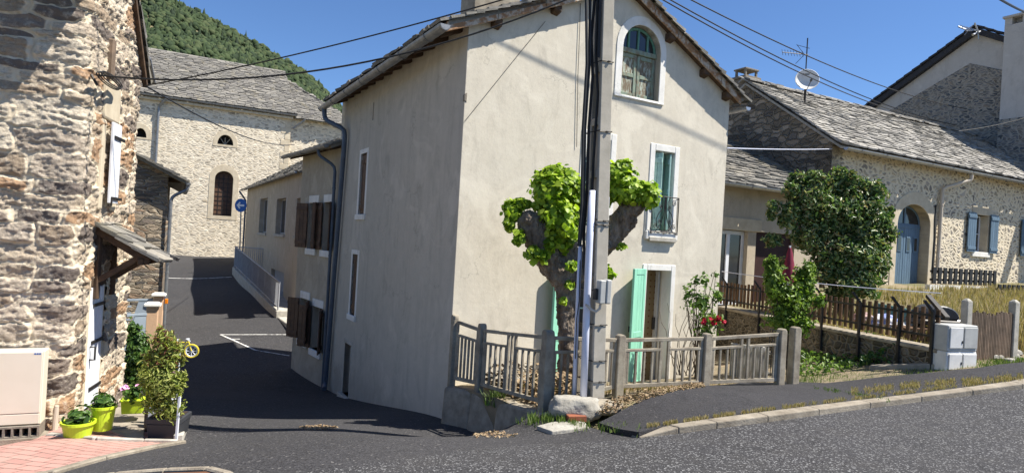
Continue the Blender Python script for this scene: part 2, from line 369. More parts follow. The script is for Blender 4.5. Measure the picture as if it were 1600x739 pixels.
M['litter']=m_leaf('dead_leaves',[(.14,.085,.045),(.27,.19,.11),(.38,.29,.18),(.20,.12,.065)],.1,.8)
M['leaf_lime']=m_leaf('lime_leaves',[(.10,.18,.012),(.20,.32,.02),(.34,.48,.03),(.50,.62,.07)],.45,.45)
M['leaf_mid']=m_leaf('shrub_leaves',[(.05,.10,.02),(.10,.18,.03),(.16,.26,.05),(.24,.34,.08)],.35,.45)
M['leaf_young']=m_leaf('young_leaves',[(.07,.13,.02),(.13,.21,.03),(.20,.30,.05),(.30,.40,.09)],.4,.45)
M['leaf_dark']=m_leaf('glossy_dark_leaves',[(.04,.085,.03),(.08,.15,.045),(.15,.23,.08),(.28,.34,.17),(.27,.21,.09)],.3,.35)
M['leaf_bam']=m_leaf('bamboo_leaves',[(.20,.25,.05),(.34,.38,.09),(.48,.48,.15),(.26,.33,.07),(.25,.10,.06)],.4,.5)
M['leaf_pot']=m_leaf('potted_leaves',[(.03,.07,.015),(.06,.13,.025),(.12,.2,.04)],.25,.4)
M['grit']=m_asphalt('gritty_seam',(.062,.060,.058),(.24,.23,.22),.2,70,.5,(.085,.08,.07))
M['grass_g']=m_leaf('green_grass',[(.06,.11,.02),(.12,.19,.04),(.22,.28,.08)],.3,.6)
M['grass_y']=m_leaf('dry_grass',[(.38,.28,.15),(.48,.37,.20),(.32,.24,.12),(.24,.21,.09),(.54,.44,.27)],.3,.7)
M['ground']=pm('dry_earth',(.24,.19,.12),(.13,.13,.06),1.2,.95,.7,30,.02)
M['yard']=pm('yard_earth',(.27,.21,.14),(.16,.14,.09),3,.95,.8,30,.02)
M['asph_main']=m_asphalt('coarse_asphalt',(.042,.041,.043),(.23,.23,.23),.13,85,.45,(.07,.066,.06))
M['asph_lane']=m_asphalt('lane_asphalt',(.043,.042,.044),(.20,.19,.18),.03,60,.3,(.062,.058,.053))
M['asph_walk']=m_asphalt('footpath_asphalt',(.036,.035,.038),(.16,.15,.14),.012,80,.25,(.055,.05,.045))
M['paintline']=pm('worn_road_paint',(.60,.59,.56),(.2,.19,.18),9,.9,0,lo=.48,hi=.62)
M['stepst']=pm('step_slabs',(.34,.30,.24),(.22,.19,.15),5,.9,.7,20,.012)
def m_pave():
    t=NT('pink_block_paving'); v=t.coord('UV'); 
    mp=t.n('ShaderNodeMapping'); mp.inputs['Rotation'].default_value=(0,0,.35); t.l(v,mp.inputs[0])
    b=t.n('ShaderNodeTexBrick'); t.l(mp.outputs[0],b.inputs['Vector']); b.inputs['Scale'].default_value=1
    b.inputs['Brick Width'].default_value=.24; b.inputs['Row Height'].default_value=.12; b.inputs['Mortar Size'].default_value=.006
    b.inputs['Color1'].default_value=(.50,.27,.23,1); b.inputs['Color2'].default_value=(.40,.21,.18,1); b.inputs['Mortar'].default_value=(.12,.09,.07,1)
    f,_=t.noise(v,9,5,.7); g,_=t.noise(v,1.4,4,.6); col=t.mix(t.ramp(f,[(.4,0.),(.8,.5)]),b.outputs['Color'],(.36,.28,.23))
    col=t.mix(t.ramp(g,[(.5,0.),(.75,.5)]),col,(.44,.35,.29))
    h=t.math('SUBTRACT',t.math('MULTIPLY',f,.3),b.outputs['Fac'])
    return t.fin(col,.9,t.bump(h,.8,.008),spec=.2)
M['pave']=m_pave()
def m_wallpaper():
    t=NT('patterned_wallpaper'); v=t.coord('UV')
    x=t.n('ShaderNodeTexVoronoi'); x.voronoi_dimensions='2D'; x.inputs['Scale'].default_value=9; x.inputs['Randomness'].default_value=0.; t.l(v,x.inputs['Vector'])
    col=t.mix(t.ramp(x.outputs['Distance'],[(.12,1.),(.2,0.)]),(.62,.48,.28),(.35,.14,.06)); f,_=t.noise(v,3,4,.6)
    return t.fin(t.mix(t.ramp(f,[(.4,0.),(.8,.5)]),col,(.45,.34,.2)),.9)
M['wallpaper']=m_wallpaper()
def m_hill():
    return m_leaf('forest_crowns',[(.014,.026,.012),(.022,.040,.015),(.032,.054,.018),(.046,.070,.024),(.06,.075,.03)],.05,.9)
M['forest']=m_hill()
def m_rubble():
    """near masonry: per stone tone comes with the mesh"""
    t=NT('rubble_masonry'); r=t.attr('tone'); e=t.attr('joint'); v=t.coord('Object')
    stone=t.ramp(r,[(0,(.40,.31,.22)),(.14,(.56,.46,.34)),(.26,(.18,.15,.13)),(.36,(.62,.52,.40)),(.50,(.46,.29,.17)),(.60,(.50,.42,.33)),(.74,(.27,.22,.18)),(.84,(.68,.59,.46))],'CONSTANT')
    f,_=t.noise(v,11,8,.75); g,_=t.noise(v,40,6,.7)
    vs=t.coord('Object',(1,1,4)); k,_=t.noise(vs,5,6,.7,1.2)
    stone=t.mix(t.ramp(k,[(.47,0.),(.64,.5)]),stone,(.17,.125,.09))
    stone=t.mix(t.ramp(f,[(.52,0.),(.68,.6)]),stone,(.62,.56,.46))
    stone=t.mix(t.ramp(g,[(.45,0.),(.75,.5)]),stone,(.14,.11,.085))
    mort=t.mix(t.ramp(f,[(.35,0.),(.7,.8)]),(.76,.65,.49),(.58,.49,.36))
    col=t.mix(t.ramp(t.math('ADD',e,t.math('MULTIPLY',t.math('SUBTRACT',f,.5),.3)),[(.25,0.),(.40,1.)]),mort,stone)
    h=t.math('ADD',t.math('MULTIPLY',f,1.),t.math('MULTIPLY',g,.6))
    return t.fin(col,.93,t.bump(h,.9,.03),spec=.15)
M['rubble']=m_rubble()
# ---------------- terrain ----------------
class TPS:
    def __init__(s,pts,lam=1e-3):
        P=np.array(pts,dtype=float); s.X=P[:,:2]; n=len(P)
        K=s.U(np.linalg.norm(s.X[:,None]-s.X[None],axis=2)); A=np.zeros((n+3,n+3)); A[:n,:n]=K+lam*np.eye(n)
        Q=np.c_[np.ones(n),s.X]; A[:n,n:]=Q; A[n:,:n]=Q.T
        s.w=np.linalg.solve(A,np.r_[P[:,2],0,0,0])
    def U(s,r): return np.where(r>1e-9,r*r*np.log(np.maximum(r,1e-9)),0)
    def many(s,xy):
        xy=np.asarray(xy,float); out=np.empty(len(xy))
        for i in range(0,len(xy),4000):
            q=xy[i:i+4000]; K=s.U(np.linalg.norm(q[:,None]-s.X[None],axis=2)); out[i:i+4000]=K@s.w[:-3]+s.w[-3]+q@s.w[-2:]
        return out
    def __call__(s,x,y): return float(s.many([(x,y)])[0])
def gp(px,py,Y): v=G(px,py,Y); return (v.x,v.y,v.z)
ctrl=[(0,0,-1.62),(0,-8,-1.6),(12,-8,-1.3),(-12,-6,-2.4),(10,3,-1.38),(-6,1.5,-2.1),
 (0,4.6,-1.65),(1.2,5.9,-1.75),(3.5,6.9,-1.66),(6.7,8.2,-1.5),(15,12,-1.12),(30,18,-.6),
 gp(30,692,6.55),(-5.2,6.9,-2.50),gp(150,739,5.2),gp(0,739,5.4),gp(100,700,6.3),gp(250,690,7.2),(-5.05,7.4,-2.41),(-5.6,9.5,-2.74),(-2.26,8,-2.46),(-.8,9.34,-2.64),(.3,8.0,-2.35),(-.1,7.0,-2.10),
 (-1.0,6.0,-1.88),(.9,6.9,-1.95),
 gp(290,650,9.45),(-7.5,12.6,-3.3),(-4.0,14.87,-3.70),(-5.83,17.5,-3.76),gp(300,600,14.5),gp(300,560,17.5),gp(300,500,22.7),gp(300,450,29),
 (-8.2,22.7,-3.14),(-13.4,31,-2.33),(-10.5,27,-2.72),(-18.6,38,-1.87),(-20.5,36.9,-1.8),(-12,41.6,-1.7),
 (.5,7.67,-1.97),(1.44,8.06,-1.81),(4.14,9.2,-1.84),(5.3,10.3,-1.79),(5.59,12,-1.82),(6.6,9.6,-1.47),(8.2,10.5,-1.42),(12,12.3,-1.2),
 (-12,14,-3.3),(-14,22,-3.1),(-11,7,-2.9),(10,20,-1.9),(4,20,-2.6),(0,30,-2.4),(20,30,-1.5),(-25,30,-2.2),(-30,45,-1.9),(0,50,-1.9),(40,50,-1.5),(-50,10,-3),(60,10,-.4),(0,-40,-1.8),(50,-40,-1),(-50,-40,-3)]
H=TPS(ctrl)
H2=TPS([(-.8,9.34,-2.12),(.5,7.67,-2.03),(1.44,8.06,-1.87),(4.14,9.2,-1.90),(2.6,11.3,-2.28),(4.0,12.1,-2.2),(5.6,12,-1.95),(5.2,10.5,-1.88)])
H3=TPS([(4.9,15,-1.22),(5.6,12.05,-1.22),(6.2,10.1,-1.24),(6.7,9.8,-1.35),(8.2,10.7,-1.36),(12,12.6,-1.12),(15.7,21.1,-.42),(11.8,19,-.56),(8.3,17,-.75),(20,23.5,-.3),(6,16,-1.1),(10,13,-1.12),(20,16,-.8)])
def gnd(px,py,h=None,dz=0):
    """point of the ground seen at a photo pixel"""
    h=h or H; a,b=pr(px,py); Y=3.; prev=None
    while Y<80:
        d=b*Y-(h(a*Y,Y)+dz)
        if d<0: break
        Y*=1.01
    lo,hi=Y/1.01,Y
    for _ in range(12):
        m=(lo+hi)/2
        if b*m-(h(a*m,m)+dz)<0: hi=m
        else: lo=m
    return Vector((a*hi,hi,h(a*hi,hi)+dz))
def drape(name,poly,h,dz,mat,sp=.4,kind='structure',skirt=.0,noise=0.):
    poly=[(p[0],p[1]) for p in poly]
    # refine the outline
    out=[]
    for i,p in enumerate(poly):
        q=poly[(i+1)%len(poly)]; d=math.hypot(q[0]-p[0],q[1]-p[1]); n=max(1,int(d/sp))
        out+=[(p[0]+(q[0]-p[0])*k/n,p[1]+(q[1]-p[1])*k/n) for k in range(n)]
    A=np.array(out); x0,y0=A.min(0); x1,y1=A.max(0)
    gx,gy=np.meshgrid(np.arange(x0+sp/2,x1,sp),np.arange(y0+sp/2,y1,sp)); g=np.c_[gx.ravel(),gy.ravel()]+rng.uniform(-.02,.02,(gx.size,2))
    def inside(P):
        c=np.zeros(len(P),bool); j=len(A)-1
        for i in range(len(A)):
            xi,yi=A[i];xj,yj=A[j]
            if yi!=yj: c^=((yi>P[:,1])!=(yj>P[:,1]))&(P[:,0]<(xj-xi)*(P[:,1]-yi)/(yj-yi)+xi)
            j=i
        return c
    g=g[inside(g)]
    pts=[Vector(p) for p in out]+[Vector(p) for p in g]; n=len(out)
    vo,_,fo,_,_,_=delaunay_2d_cdt(pts,[(i,(i+1)%n) for i in range(n)],[],1,1e-6)
    xy=np.array([(v.x,v.y) for v in vo]); z=h.many(xy)+dz
    if noise: z=z+rng.normal(0,noise,len(z))
    V=np.c_[xy,z]; Fc=[tuple(f) if (xy[f[1]]-xy[f[0]])[0]*(xy[f[2]]-xy[f[0]])[1]-(xy[f[1]]-xy[f[0]])[1]*(xy[f[2]]-xy[f[0]])[0]>0 else tuple(reversed(f)) for f in fo]
    if skirt:
        b=len(V); m=len(vo); V=np.r_[V,V-[0,0,skirt]]; cnt={}
        for f in Fc:
            for i in range(len(f)): cnt[(f[i],f[(i+1)%len(f)])]=1
        Fc+= [(bb,a,a+m,bb+m) for (a,bb) in cnt if (bb,a) not in cnt]
    o=npbuild(name,V,Fc,mat,uvf='xy',smooth=not skirt); 
    if kind: o['kind']=kind
    return o
# base ground to the horizon
def base_ground():
    r=[0]+[1.0*1.16**i for i in range(54)]; r=[x for x in r if x<2600]; seg=96
    vs=[(0,6,0)];fs=[]
    for x in r[1:]:
        for k in range(seg):
            a=2*math.pi*k/seg; vs.append((x*math.cos(a),6+x*math.sin(a),0))
    n=len(r)-1
    for k in range(seg): fs.append((0,1+k,1+(k+1)%seg))
    for i in range(n-1):
        for k in range(seg):
            a=1+i*seg+k;b=1+i*seg+(k+1)%seg; fs.append((a,a+seg,b+seg,b))
    V=np.array(vs,float); z=H.many(V[:,:2]); rr=np.hypot(V[:,0],V[:,1]-6)
    w=np.clip((rr-40)/60,0,1); V[:,2]=(z-.12)*(1-w)+(-3.0)*w
    o=npbuild('ground',V,fs,M['ground'],smooth=True); o['kind']='structure'
base_ground()
g2=lambda px,py: tuple(gnd(px,py))[:2]
K0=g2(1000,684)
kerb_px=[(1000,684),(1060,677),(1120,669),(1200,659),(1280,648),(1360,637),(1440,627),(1520,617),(1598,607)]
kerb=[g2(*p) for p in kerb_px]
kd=Vector(kerb[-1])-Vector(kerb[2]); kd.normalize()
kfar=Vector(kerb[-1])+kd*45
seam=[g2(920,690),g2(830,694),g2(740,702),g2(640,714),g2(540,728),g2(470,739)]
# main road
drape('main_road',kerb+[tuple(kfar),(kfar.x+3,kfar.y-7.5),(8,-6),(-14,-9),(-9,0.5),g2(420,755)]+seam[::-1],H,0,M['asph_main'],.45)
# lane
backline=[g2(470,739),g2(540,728),g2(640,714),g2(740,702),g2(830,694),g2(920,690),K0]
lane=[g2(420,755)]+backline+[g2(925,668),(.4,7.5),(.3,9.0),(-.7,9.4),(-4.0,15.0),(-5.7,17.6),(-5.7,21),(-8.1,23.2),(-13.2,31.3),(-11.5,41.9),(-14,41),(-18.6,38.05),(-23,35.7),(-21.5,33),(-12.2,22.5),(-8.4,15.4),(-6.9,12.0),(-5.7,9.6),(-5.1,7.5),(-4.5,6.9)]
lane+= [g2(285,692),g2(240,700),g2(160,718),g2(75,742),g2(-60,765),(-9,0.5)]
drape('lane',lane,H,0,M['asph_lane'],.4)
# brick paving in front of the stone house
LC=Vector((-.682*7.4,7.4)); LS=Fr((LC.x,LC.y),(-.596,2.1),(2.1,.596)); LF=Fr((LC.x,LC.y),(-1,-.45),(.45,-1))
pa=[g2(-60,765),g2(75,742),g2(160,718),g2(240,700),g2(285,692)]
drape('brick_paving',pa+[g2(272,688),tuple(LS.P(.6,.9,0))[:2],tuple(LS.P(.2,0,0))[:2],(LC.x,LC.y),tuple(LF.P(2.6,0,0))[:2]],H,.015,M['pave'],.3)
# stepped slabs by the door
# footpath
walk_back=[g2(935,668),g2(960,655),g2(1000,632),g2(1050,618),g2(1100,609),g2(1160,603),g2(1240,602),g2(1290,604),g2(1330,600),g2(1380,594),g2(1460,587),g2(1530,580),g2(1600,571)]
wfar=Vector(walk_back[-1])+kd*45
kin=[]
for i,p in enumerate(kerb):
    q=Vector(p); nrm=Vector((-kd.y,kd.x)); kin.append(tuple(q+nrm*(.02 if i==0 else .17)))
drape('footpath',kin+[tuple(Vector(kfar)+Vector((-kd.y,kd.x))*.17),tuple(wfar)]+walk_back[::-1],H,.055,M['asph_walk'],.3,skirt=.12)
# kerb stones
kb=MB(); kk=[Vector(p) for p in kerb]+[Vector(kerb[-1])+kd*i for i in range(1,44)]
nn=Vector((-kd.y,kd.x))
seg=[]
acc=[kk[0]]
for i in range(len(kk)-1):
    a,b=kk[i],kk[i+1]; L=(b-a).length; n=max(1,round(L/.9))
    for k in range(n):
        p=a.lerp(b,(k+.001)/n); q=a.lerp(b,(k+1-.004)/n)
        if i==0: hp,hq=.01+.05*k/n,.01+.05*(k+1)/n
        else: hp=hq=.065
        z=lambda v,h: (v.x,v.y,H(v.x,v.y)+h)
        w=.15
        kb.hexa([z(p,-.1),z(q,-.1),z(q+nn*w,-.1),z(p+nn*w,-.1),z(p,hp),z(q,hq),z(q+nn*w,hq+.004),z(p+nn*w,hp+.004)])
kb.build('kerb',M['kerb'],bevel=.012,kind='structure',segs=2)
# low kerb round the brick paving, round the door step, and the planted island
def strip(name,pts,w,h,mat,dz=0):
    m=MB()
    for i in range(len(pts)-1):
        a,b=Vector(pts[i][:2]),Vector(pts[i+1][:2]); d=(b-a).normalized(); q=Vector((-d.y,d.x))*w/2
        L=(b-a).length; n=max(1,round(L/.6))
        for k in range(n):
            p0=a.lerp(b,k/n+.002); p1=a.lerp(b,(k+1)/n-.003)
            z=lambda v,hh:(v.x,v.y,H(v.x,v.y)+hh+dz)
            m.hexa([z(p0-q,-.1),z(p1-q,-.1),z(p1+q,-.1),z(p0+q,-.1),z(p0-q,h),z(p1-q,h),z(p1+q,h),z(p0+q,h)])
    return m.build(name,mat,bevel=.012,kind='structure')
strip('paving_edge',[g2(-60,765),g2(75,742),g2(160,718),g2(240,700),g2(285,692)],.10,.035,M['kerb'])
strip('step_kerb',[g2(278,691),g2(287,668),g2(291,655)],.10,.09,M['concrete_l'])
strip('step_kerb',[g2(75,683),g2(150,689),g2(225,692),g2(277,693)],.07,.05,M['concrete_l'])
isl=[g2(95,757),g2(180,744),g2(260,738),g2(325,736),g2(356,744),g2(372,762)]
strip('island_kerb',isl,.07,.035,M['kerb'])
drape('island_bed',[g2(110,762),g2(185,748),g2(260,742),g2(322,740),g2(348,749),g2(362,770),g2(100,795)],H,.02,M['grille'],.2)
# road markings on the lane
def mark(a,b,w):
    a,b=Vector(g2(*a)),Vector(g2(*b)); d=(b-a).normalized(); q=Vector((-d.y,d.x))*w/2; n=10
    vs=[];fs=[]
    for i in range(n+1):
        p=a.lerp(b,i/n)
        for s_ in (-1,1): v=p+q*s_; vs.append((v.x,v.y,H(v.x,v.y)+.012))
    fs=[(2*i,2*i+2,2*i+3,2*i+1) for i in range(n)]
    return vs,fs
mk=MB()
for a,b,w in [((344,523),(452,523),.065),((344,523),(398,547),.065),((398,547),(452,556),.05),((360,530),(375,530),.06)]: mk.add(*mark(a,b,w))
mk.add(*mark((255,434),(362,433),.07))
mk.build('road_marking',M['paintline'],kind='structure')
# garden soil in front of the plastered house
TWd=Fr((4.9,15),(1.3,-4.95)); 
drape('garden_soil',[(-.75,9.30),(.48,7.74),(1.44,8.13),(4.14,9.27),(4.5,9.5),(5.4,10.4),(6.1,10.3),(5.0,14.7),(4.6,14.6),(3.9,12.0)],H2,0,M['yard'],.25,skirt=.5,noise=.012)
# weedy verge between footpath and terrace wall
H4=TPS([(4.14,9.2,-1.85),(5.3,10.3,-1.80),(5.59,12,-1.82),(6.3,9.9,-1.60),(6.0,9.7,-1.62),(7.1,9.9,-1.46),(8.2,10.5,-1.43),(4.8,9.3,-1.80)])
drape('verge',[g2(1240,602),g2(1290,604),g2(1330,600),g2(1380,594),g2(1460,587),g2(1530,580),g2(1600,571),tuple(wfar),tuple(wfar+nn*1.5),(8.4,10.9),(6.9,10.3),(6.1,10.3),(5.4,12.2),(4.9,10.6),(4.2,9.4)],H,.02,M['yard'],.3,noise=.01)
# raised garden behind the terrace wall and the gate
drape('upper_garden',[(5.12,15.0),(5.88,12.1),(6.38,10.2),(6.75,10.1),(8.2,10.62),(9.0,10.95),(40,26),(40,40),(4.2,19),(4.2,15)],H3,0,M['ground'],.5,skirt=1.2,noise=.01)
# hill
def hill():
    ridge_px=[(-700,-300),(-400,-220),(-150,-130),(50,-75),(180,-40),(255,-12),(300,8),(350,38),(400,62),(440,86),(480,112),(505,135),(522,155),(545,175),(600,212),(680,262),(760,310),(860,350)]
    pts=[]
    for i in range(len(ridge_px)-1):
        for k in range(6):
            t=k/6; pts.append((ridge_px[i][0]*(1-t)+ridge_px[i+1][0]*t, ridge_px[i][1]*(1-t)+ridge_px[i+1][1]*t))
    nr=len(pts); ns=34; V=[];
    rs=random.Random(3)
    for i,(px,py) in enumerate(pts):
        rg=G(px,py,460)-Vector((0,0,2.5))
        for j in range(ns):
            s=j/(ns-3)
            if s<=1: 
                Y=170+290*s; z=-8+(rg.z+8)*(s**1.15); X=rg.x*(Y/460)**.55
            else: Y=460+(s-1)*900; z=rg.z-(s-1)*500; X=rg.x
            z+= (5*math.sin(X*.05+Y*.03)+3*math.sin(X*.11-Y*.07))*min(1,4*s*(1-s)) if s<1 else 0
            V.append((X,Y,z))
    fs=[]
    for i in range(nr-1):
        for j in range(ns-1):
            a=i*ns+j; fs.append((a,a+ns,a+ns+1,a+1))
    V=np.array(V); o=npbuild('hill',V,fs,M['ground'],smooth=True); o['kind']='structure'
    # crowns: one wood that reads as a mass
    bm=bmesh.new(); bmesh.ops.create_icosphere(bm,subdivisions=2,radius=1); bv=np.array([v.co[:] for v in bm.verts]); bf=np.array([[v.index for v in f.verts] for f in bm.faces]); bm.free()
    Vg=V.reshape(nr,ns,3); n=15000; out=[];fc=[];rn=[]
    for q in range(n):
        i=rng.uniform(14,nr-1.01); j=rng.uniform(0,1)**.62*(ns-3.3); i0,j0=int(i),int(j); a,b=i-i0,j-j0
        p=(Vg[i0,j0]*(1-a)*(1-b)+Vg[i0+1,j0]*a*(1-b)+Vg[i0,j0+1]*(1-a)*b+Vg[i0+1,j0+1]*a*b)
        con=rng.random()<.12; s=rng.uniform(1.0,2.5)*(1.3 if con else 1)
        v=bv*(1+rng.normal(0,.17,(len(bv),1)))
        if con:
            w=(1-(v[:,2:3]+1)/2*.85); v=v*np.array([.8,.8,1.5]); v[:,:2]*=w; 
        v=v*s*np.array([1,1,1.05])+p+[0,0,s*.6]
        out.append(v); fc.append(bf+q*len(bv)); cr=rng.uniform(0,.55) if con else rng.uniform(.15,1); rn.append(np.clip(cr+rng.normal(0,.05,len(bf)),0,1))
    w=npbuild('wooded_slope',np.concatenate(out),np.concatenate(fc),M['forest'],rnd=np.concatenate(rn)); 
    tag(w,'dense green forest covering the hillside behind the church','forest',kind='stuff')
hill()
# ---------------- slate roofs ----------------
def slates(mb,O,eu,es,W,L,w=.3,e=.17,t=.025,inside=None,jit=.3,warp=None,step=1.):
    O,eu,es=Vector(O),Vector(eu).normalized(),Vector(es).normalized(); nz=eu.cross(es); 
    if nz.z<0: nz=-nz
    v=-.04
    while v<L:
        u=random.uniform(-w*.6,0)
        while u<W:
            ww=w*random.uniform(.55,1.5); 
            if inside is None or inside(u+ww/2,v+e*.5):
                u0=max(u,-.03); u1=min(u+ww,W+.03)
                if u1-u0>.05:
                    j0,j1=[random.uniform(-jit,jit)*e for _ in (0,1)]
                    h=t*random.uniform(.9,2.0)+.006; h2=h+random.uniform(-.3,.3)*t
                    vb=v+j0*.8; vb2=v+j1*.8; vt=v+e*1.7; base=.012
                    wp=(lambda uu,vv:0) if warp is None else warp
                    P=lambda a,b,c: O+eu*a+es*b+nz*(c+wp(a,b))
                    g=.004+random.random()*.008
                    ch=random.uniform(.02,.3)*ww*random.choice((0,1,1)); ch2=random.uniform(.02,.3)*ww*random.choice((0,1,1))
                    # 6-sided slab with clipped lower corners
                    lo=[(u0+g,vb+ch*.5),(u0+g+ch,vb),(u1-g-ch2,vb2),(u1-g,vb2+ch2*.5)]
                    up=[(u1-g,vt),(u0+g,vt)]
                    hs=[h,h,h2,h2,base,base]
                    top=[P(a,b,hh+ (base if k<4 else 0)) for k,((a,b),hh) in enumerate(zip(lo+up,hs))]
                    bot=[P(a,b,(base if k<4 else -.01)) for k,(a,b) in enumerate(lo+up)]
                    mb.add(bot+top,[(6,7,8,9,10,11),(0,1,7,6),(1,2,8,7),(2,3,9,8),(3,4,10,9),(5,0,6,11)])
            u+=ww
        v+=e*random.uniform(.85,1.15)
def ridge_cap(mb,a,b,w=.3,h=.06,st=.35):
    a,b=Vector(a),Vector(b); L=(b-a).length; d=(b-a)/L; n=int(L/st); s=Vector((d.y,-d.x,0)).normalized()
    for i in range(n):
        for sg in (-1,1):
            p=a+d*(i*st+random.uniform(-.03,.03)); q=p+d*st*random.uniform(.9,1.15); z=random.uniform(.0,.05)
            o=s*sg*w; dn=Vector((0,0,-w*.45))
            mb.hexa([p+dn+o+Vector((0,0,z)),q+dn+o+Vector((0,0,z)),q+Vector((0,0,z)),p+Vector((0,0,z)),p+dn+o+Vector((0,0,z+h)),q+dn+o+Vector((0,0,z+h)),q+Vector((0,0,z+h)),p+Vector((0,0,z+h))])
def deck(mb,pts,t=.08):
    """closed roof board under slates; pts ccw seen from above"""
    p=[Vector(q) for q in pts]; n=(p[1]-p[0]).cross(p[2]-p[0]).normalized()
    if n.z<0: n=-n; p=p[::-1]
    k=len(p); vs=p+[q-n*t for q in p]
    mb.add(vs,[tuple(range(k)),tuple(range(2*k-1,k-1,-1))]+[((i+1)%k,i,i+k,(i+1)%k+k) for i in range(k)],.4)
def gutter(a,b,r=.07,parent=None,mat=None):
    a,b=Vector(a),Vector(b); m=MB(); n=14; d=(b-a).normalized(); x=Vector((d.y,-d.x,0)).normalized()
    vs=[];K=9
    for i in (0,1):
        c=(a,b)[i]
        for rr in (r,r*.86):
            for k in range(K):
                an=math.pi*(1+k/(K-1)); vs.append(c+x*math.cos(an)*rr+Vector((0,0,math.sin(an)*rr)))
    fs=[]
    for k in range(K-1):
        fs.append((k,k+1,2*K+k+1,2*K+k)); fs.append((K+k+1,K+k,3*K+k,3*K+k+1)); fs.append((k+1,k,K+k,K+k+1)); fs.append((2*K+k,2*K+k+1,3*K+k+1,3*K+k))
    fs+=[(0,2*K,3*K,K),(K-1,2*K-1,4*K-1,3*K-1)]
    m.add(vs,fs); m.add([a]+[vs[k] for k in range(K)],[(0,k+2,k+1) for k in range(K-1)]); m.add([b]+[vs[2*K+k] for k in range(K)],[(0,k+1,k+2) for k in range(K-1)])
    L=(b-a).length; j=0.6
    while j<L:
        c=a+d*j; m.tube([c+x*math.cos(math.pi*(1+k/8))*(r+.006)+Vector((0,0,math.sin(math.pi*(1+k/8))*(r+.006))) for k in range(9)],.008,5); j+=1.1
    return m.build('gutter',mat or M['zinc'],parent)
def pipe(pts,r,parent,mat,name='downpipe',clips=True):
    m=MB(); pts=[Vector(p) for p in pts]
    # soften the corners
    q=[pts[0]]
    for i in range(1,len(pts)-1):
        a,b,c=pts[i-1],pts[i],pts[i+1]; l=min(.12,(b-a).length*.4,(c-b).length*.4)
        p0=b+(a-b).normalized()*l; p2=b+(c-b).normalized()*l
        q+=[p0,(p0+p2)/4+b/2,p2]
    q.append(pts[-1]); m.tube(q,r,12)
    if clips:
        a,b=pts[-2],pts[-1]; L=(b-a).length; d=(b-a)/max(L,1e-6); j=.5
        while j<L-.2: m.tube([a+d*j,a+d*(j+.035)],r*1.18,12); j+=1.6
    return m.build(name,mat,parent,smooth=False)
# =============== helpers for openings ===============
def ring(fr,u0,u1,z0,z1,w,n0,t,sill=True,wt=None):
    m=MB(); wt=wt or w
    m.fb(fr,u0-w,u0,n0-t,n0,z0,z1+wt); m.fb(fr,u1,u1+w,n0-t,n0,z0,z1+wt); m.fb(fr,u0,u1,n0-t,n0,z1,z1+wt)
    if sill: m.fb(fr,u0-w-.01,u1+w+.01,n0-t,n0+.03,z0-w,z0)
    return m
def rect(u0,u1,z0,z1): return [(u0,z0),(u1,z0),(u1,z1),(u0,z1)]
def arch(u0,u1,z0,zs,zt,n=14):
    c=(u0+u1)/2; r=(u1-u0)/2
    return [(u0,z0),(u1,z0)]+[(c+r*math.cos(math.pi*k/n),zs+(zt-zs)*math.sin(math.pi*k/n)) for k in range(n+1)]
def casement(fr,u0,u1,z0,z1,n,parent,frame_mat,bars=1,glass=True,bw=.045,mull=1):
    m=MB(); m.fb(fr,u0,u0+bw,n-.05,n,z0,z1); m.fb(fr,u1-bw,u1,n-.05,n,z0,z1); m.fb(fr,u0+bw,u1-bw,n-.05,n,z0,z0+bw); m.fb(fr,u0+bw,u1-bw,n-.05,n,z1-bw,z1)
    for k in range(mull):
        c=u0+(u1-u0)*(k+1)/(mull+1); m.fb(fr,c-bw*.6,c+bw*.6,n-.045,n+.004,z0+bw,z1-bw)
    for k in range(bars):
        c=z0+(z1-z0)*(k+1)/(bars+1); m.fb(fr,u0+bw,u1-bw,n-.042,n-.004,c-.012,c+.012)
    w=m.build('window',frame_mat,parent,bevel=.004)
    if glass: MB().fb(fr,u0+.01,u1-.01,n-.034,n-.028,z0+.01,z1-.01).build('pane',M['glass'],w)
    return w
def plank_leaf(fr,u0,u1,z0,z1,n0,t,nb=4,bat=(.12,.88),gap=.006,bevelbat=.09,mb=None):
    m=mb or MB(); w=(u1-u0)/nb
    for k in range(nb): m.fb(fr,u0+k*w+gap/2,u0+(k+1)*w-gap/2,n0,n0+t,z0,z1)
    for b in bat:
        zc=z0+(z1-z0)*b; m.fb(fr,u0+.01,u1-.01,n0+t,n0+t+.02,zc-bevelbat/2,zc+bevelbat/2)
    return m
# =============== main plastered house ===============
N=(-.802,9.341); FA=Fr(N,(1.747,1)); SA=Fr(N,(-.572,1),(-.868,-.4965))
W=5.475; LS_=6.62
zL=lambda u:3.0875+.43*u
zR=lambda u:5.816-.532*u
UR=2.836
house=thing('plastered_house',FA.P(2.7,-3.2,-2.6),'tall beige plastered house with mint green doors and arched attic window','house')
o1=[(0,-4.2),(W,-4.2),(W,zR(W)+.08),(UR,zL(UR)+.08),(0,zL(0)+.08)]
